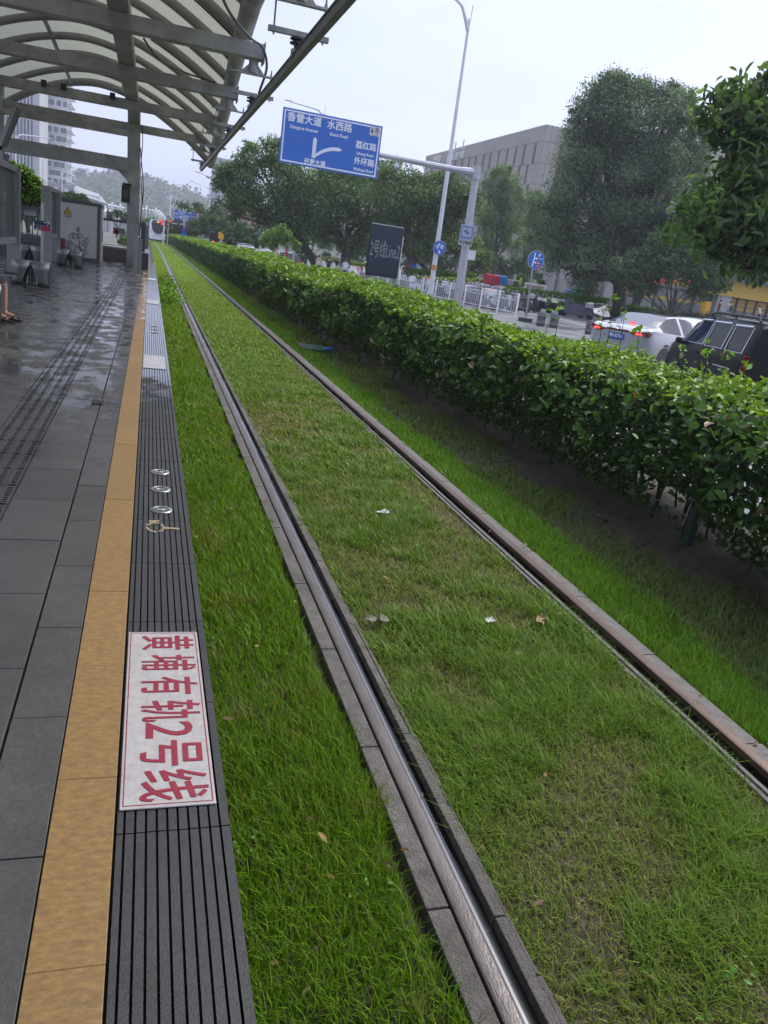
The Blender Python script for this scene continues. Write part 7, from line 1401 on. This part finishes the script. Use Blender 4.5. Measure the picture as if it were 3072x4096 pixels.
for s, a, sd_ in ((.13, 7.0, 33), (.28, 4.0, 34), (.6, 2.0, 35)): ZZ = ZZ+a*(vnoise(XX+900, YY*.8, s, sd_)-.5)
V = np.stack([XX, YY, ZZ], -1).reshape(-1, 3); i = (np.arange(nx-1)[:, None]*ny+np.arange(ny-1)[None, :]).ravel(); F = np.stack([i, i+1, i+ny+1, i+ny], 1)
M['forest'] = mat('forest', (.022, .040, .018), .95, c2=(.060, .095, .040), scale=.09, detail=9, bump=1.0, bscale=.35)
M['forest'].node_tree.nodes['Bump'].inputs['Distance'].default_value = 3.0
tag(fast('hills', V, F, M['forest'], smooth=True), kind='structure')
# tree crowns on the hill: one mass of far foliage
n = 5200; k = rg.integers(0, len(V), n); C0 = V[k]; sub = 7; C = np.repeat(C0, sub, 0)+rg.normal(0, 1, (n*sub, 3))*[2.6, 2.6, 1.6]+[0, 0, 2.2]
Vl, Fl = leaf_arrays(C, rg.normal(0, .6, (n*sub, 3))+[0, -.5, .8], rg.uniform(2.2, 4.2, n*sub), .8, 0, rg); t_ = np.repeat(rg.random(n), sub)[:, None]; col = np.array((.024, .045, .02))*(1-t_)+np.array((.065, .105, .042))*t_
tag(fast('hillside_trees', Vl, Fl, M['leaf_far'], None, np.repeat(col, 6, 0)), kind='stuff')
p = at(418, 693, 880); t = thing('lattice_mast', 'white lattice radio mast on the crest of the hill', 'mast', (p.x, 880, p.z-3)); h_ = at(418, 668, 880).z-p.z; b = MB()
for k in range(4):
    a = math.pi/4+k*math.pi/2; b.tube([(p.x+math.cos(a)*2.4, 880+math.sin(a)*2.4, p.z-4), (p.x+math.cos(a)*.8, 880+math.sin(a)*.8, p.z+h_)], .22, 4)
for j in range(6):
    f0, f1 = j/6, (j+1)/6; r0, r1 = 1.7*(1-f0)+.55*f0, 1.7*(1-f1)+.55*f1; z0, z1 = p.z+h_*f0, p.z+h_*f1
    for s in (-1, 1): b.tube([(p.x+s*r0, 878.5, z0), (p.x-s*r1, 878.5, z1)], .14, 4)
b.build('lattice', M['post_white'], t)
for i, (px, py) in enumerate(((462, 688), (318, 712))):
    p = at(px, py, 885); rg2 = np.random.default_rng(i); V, F, col = crown_leaves([(p, (7, 7, 6)), (p+Vector((0, 0, 4)), (4, 4, 5))], 700, 2.0, (.03, .05, .025), (.05, .08, .035), rg2); t = thing('hilltop_tree', ['single tree standing out on the crest right of the radio mast', 'small single tree on the left end of the crest'][i], 'tree', (p.x, 885, p.z-9), group='trees standing out on the hill crest'); fast('crown', V, F, M['leaf_far'], t, col)
    MB().tube([(p.x, 885, p.z-12), (p.x, 885, p.z)], .6, 6).build('trunk', M['bark'], t)

# ================================================================== air
HAZE = 0.0005
if HAZE:
    hz = MB().box(-460, 420, -60, 1000, -14, 118); mh = bpy.data.materials.new('haze'); mh.use_nodes = True; n_ = mh.node_tree; n_.nodes.remove(n_.nodes['Principled BSDF'])
    pv = n_.nodes.new('ShaderNodeVolumePrincipled'); pv.inputs['Color'].default_value = (.86, .9, 1, 1); pv.inputs['Density'].default_value = HAZE; pv.inputs['Anisotropy'].default_value = .3
    n_.links.new(pv.outputs[0], n_.nodes['Material Output'].inputs['Volume'])
    tag(hz.build('haze', mh), kind='stuff')

# ================================================================== lettering as real meshes
bpy.context.view_layer.update(); dg = bpy.context.evaluated_depsgraph_get()
for o in [o for o in COL.objects if o.type == 'FONT']:
    me = bpy.data.meshes.new_from_object(o.evaluated_get(dg)); bd = o.get('bold', 0)
    if bd > 0:
        bm = bmesh.new(); bm.from_mesh(me); geo = list(bm.verts)+list(bm.edges)+list(bm.faces)
        for k, (dx, dy) in enumerate(((bd, 0), (-bd, 0), (0, bd), (0, -bd))):
            r = bmesh.ops.duplicate(bm, geom=geo); bmesh.ops.translate(bm, vec=(dx, dy, .00012*(k+1)*max(1, o.data.size*4)), verts=[v for v in r['geom'] if isinstance(v, bmesh.types.BMVert)])
        bm.to_mesh(me); bm.free()
    q = bpy.data.objects.new('tmp', me); COL.objects.link(q)
    q.parent = o.parent; q.matrix_parent_inverse = o.matrix_parent_inverse.copy(); q.matrix_basis = o.matrix_basis.copy(); bpy.data.objects.remove(o); q.name = 'lettering'
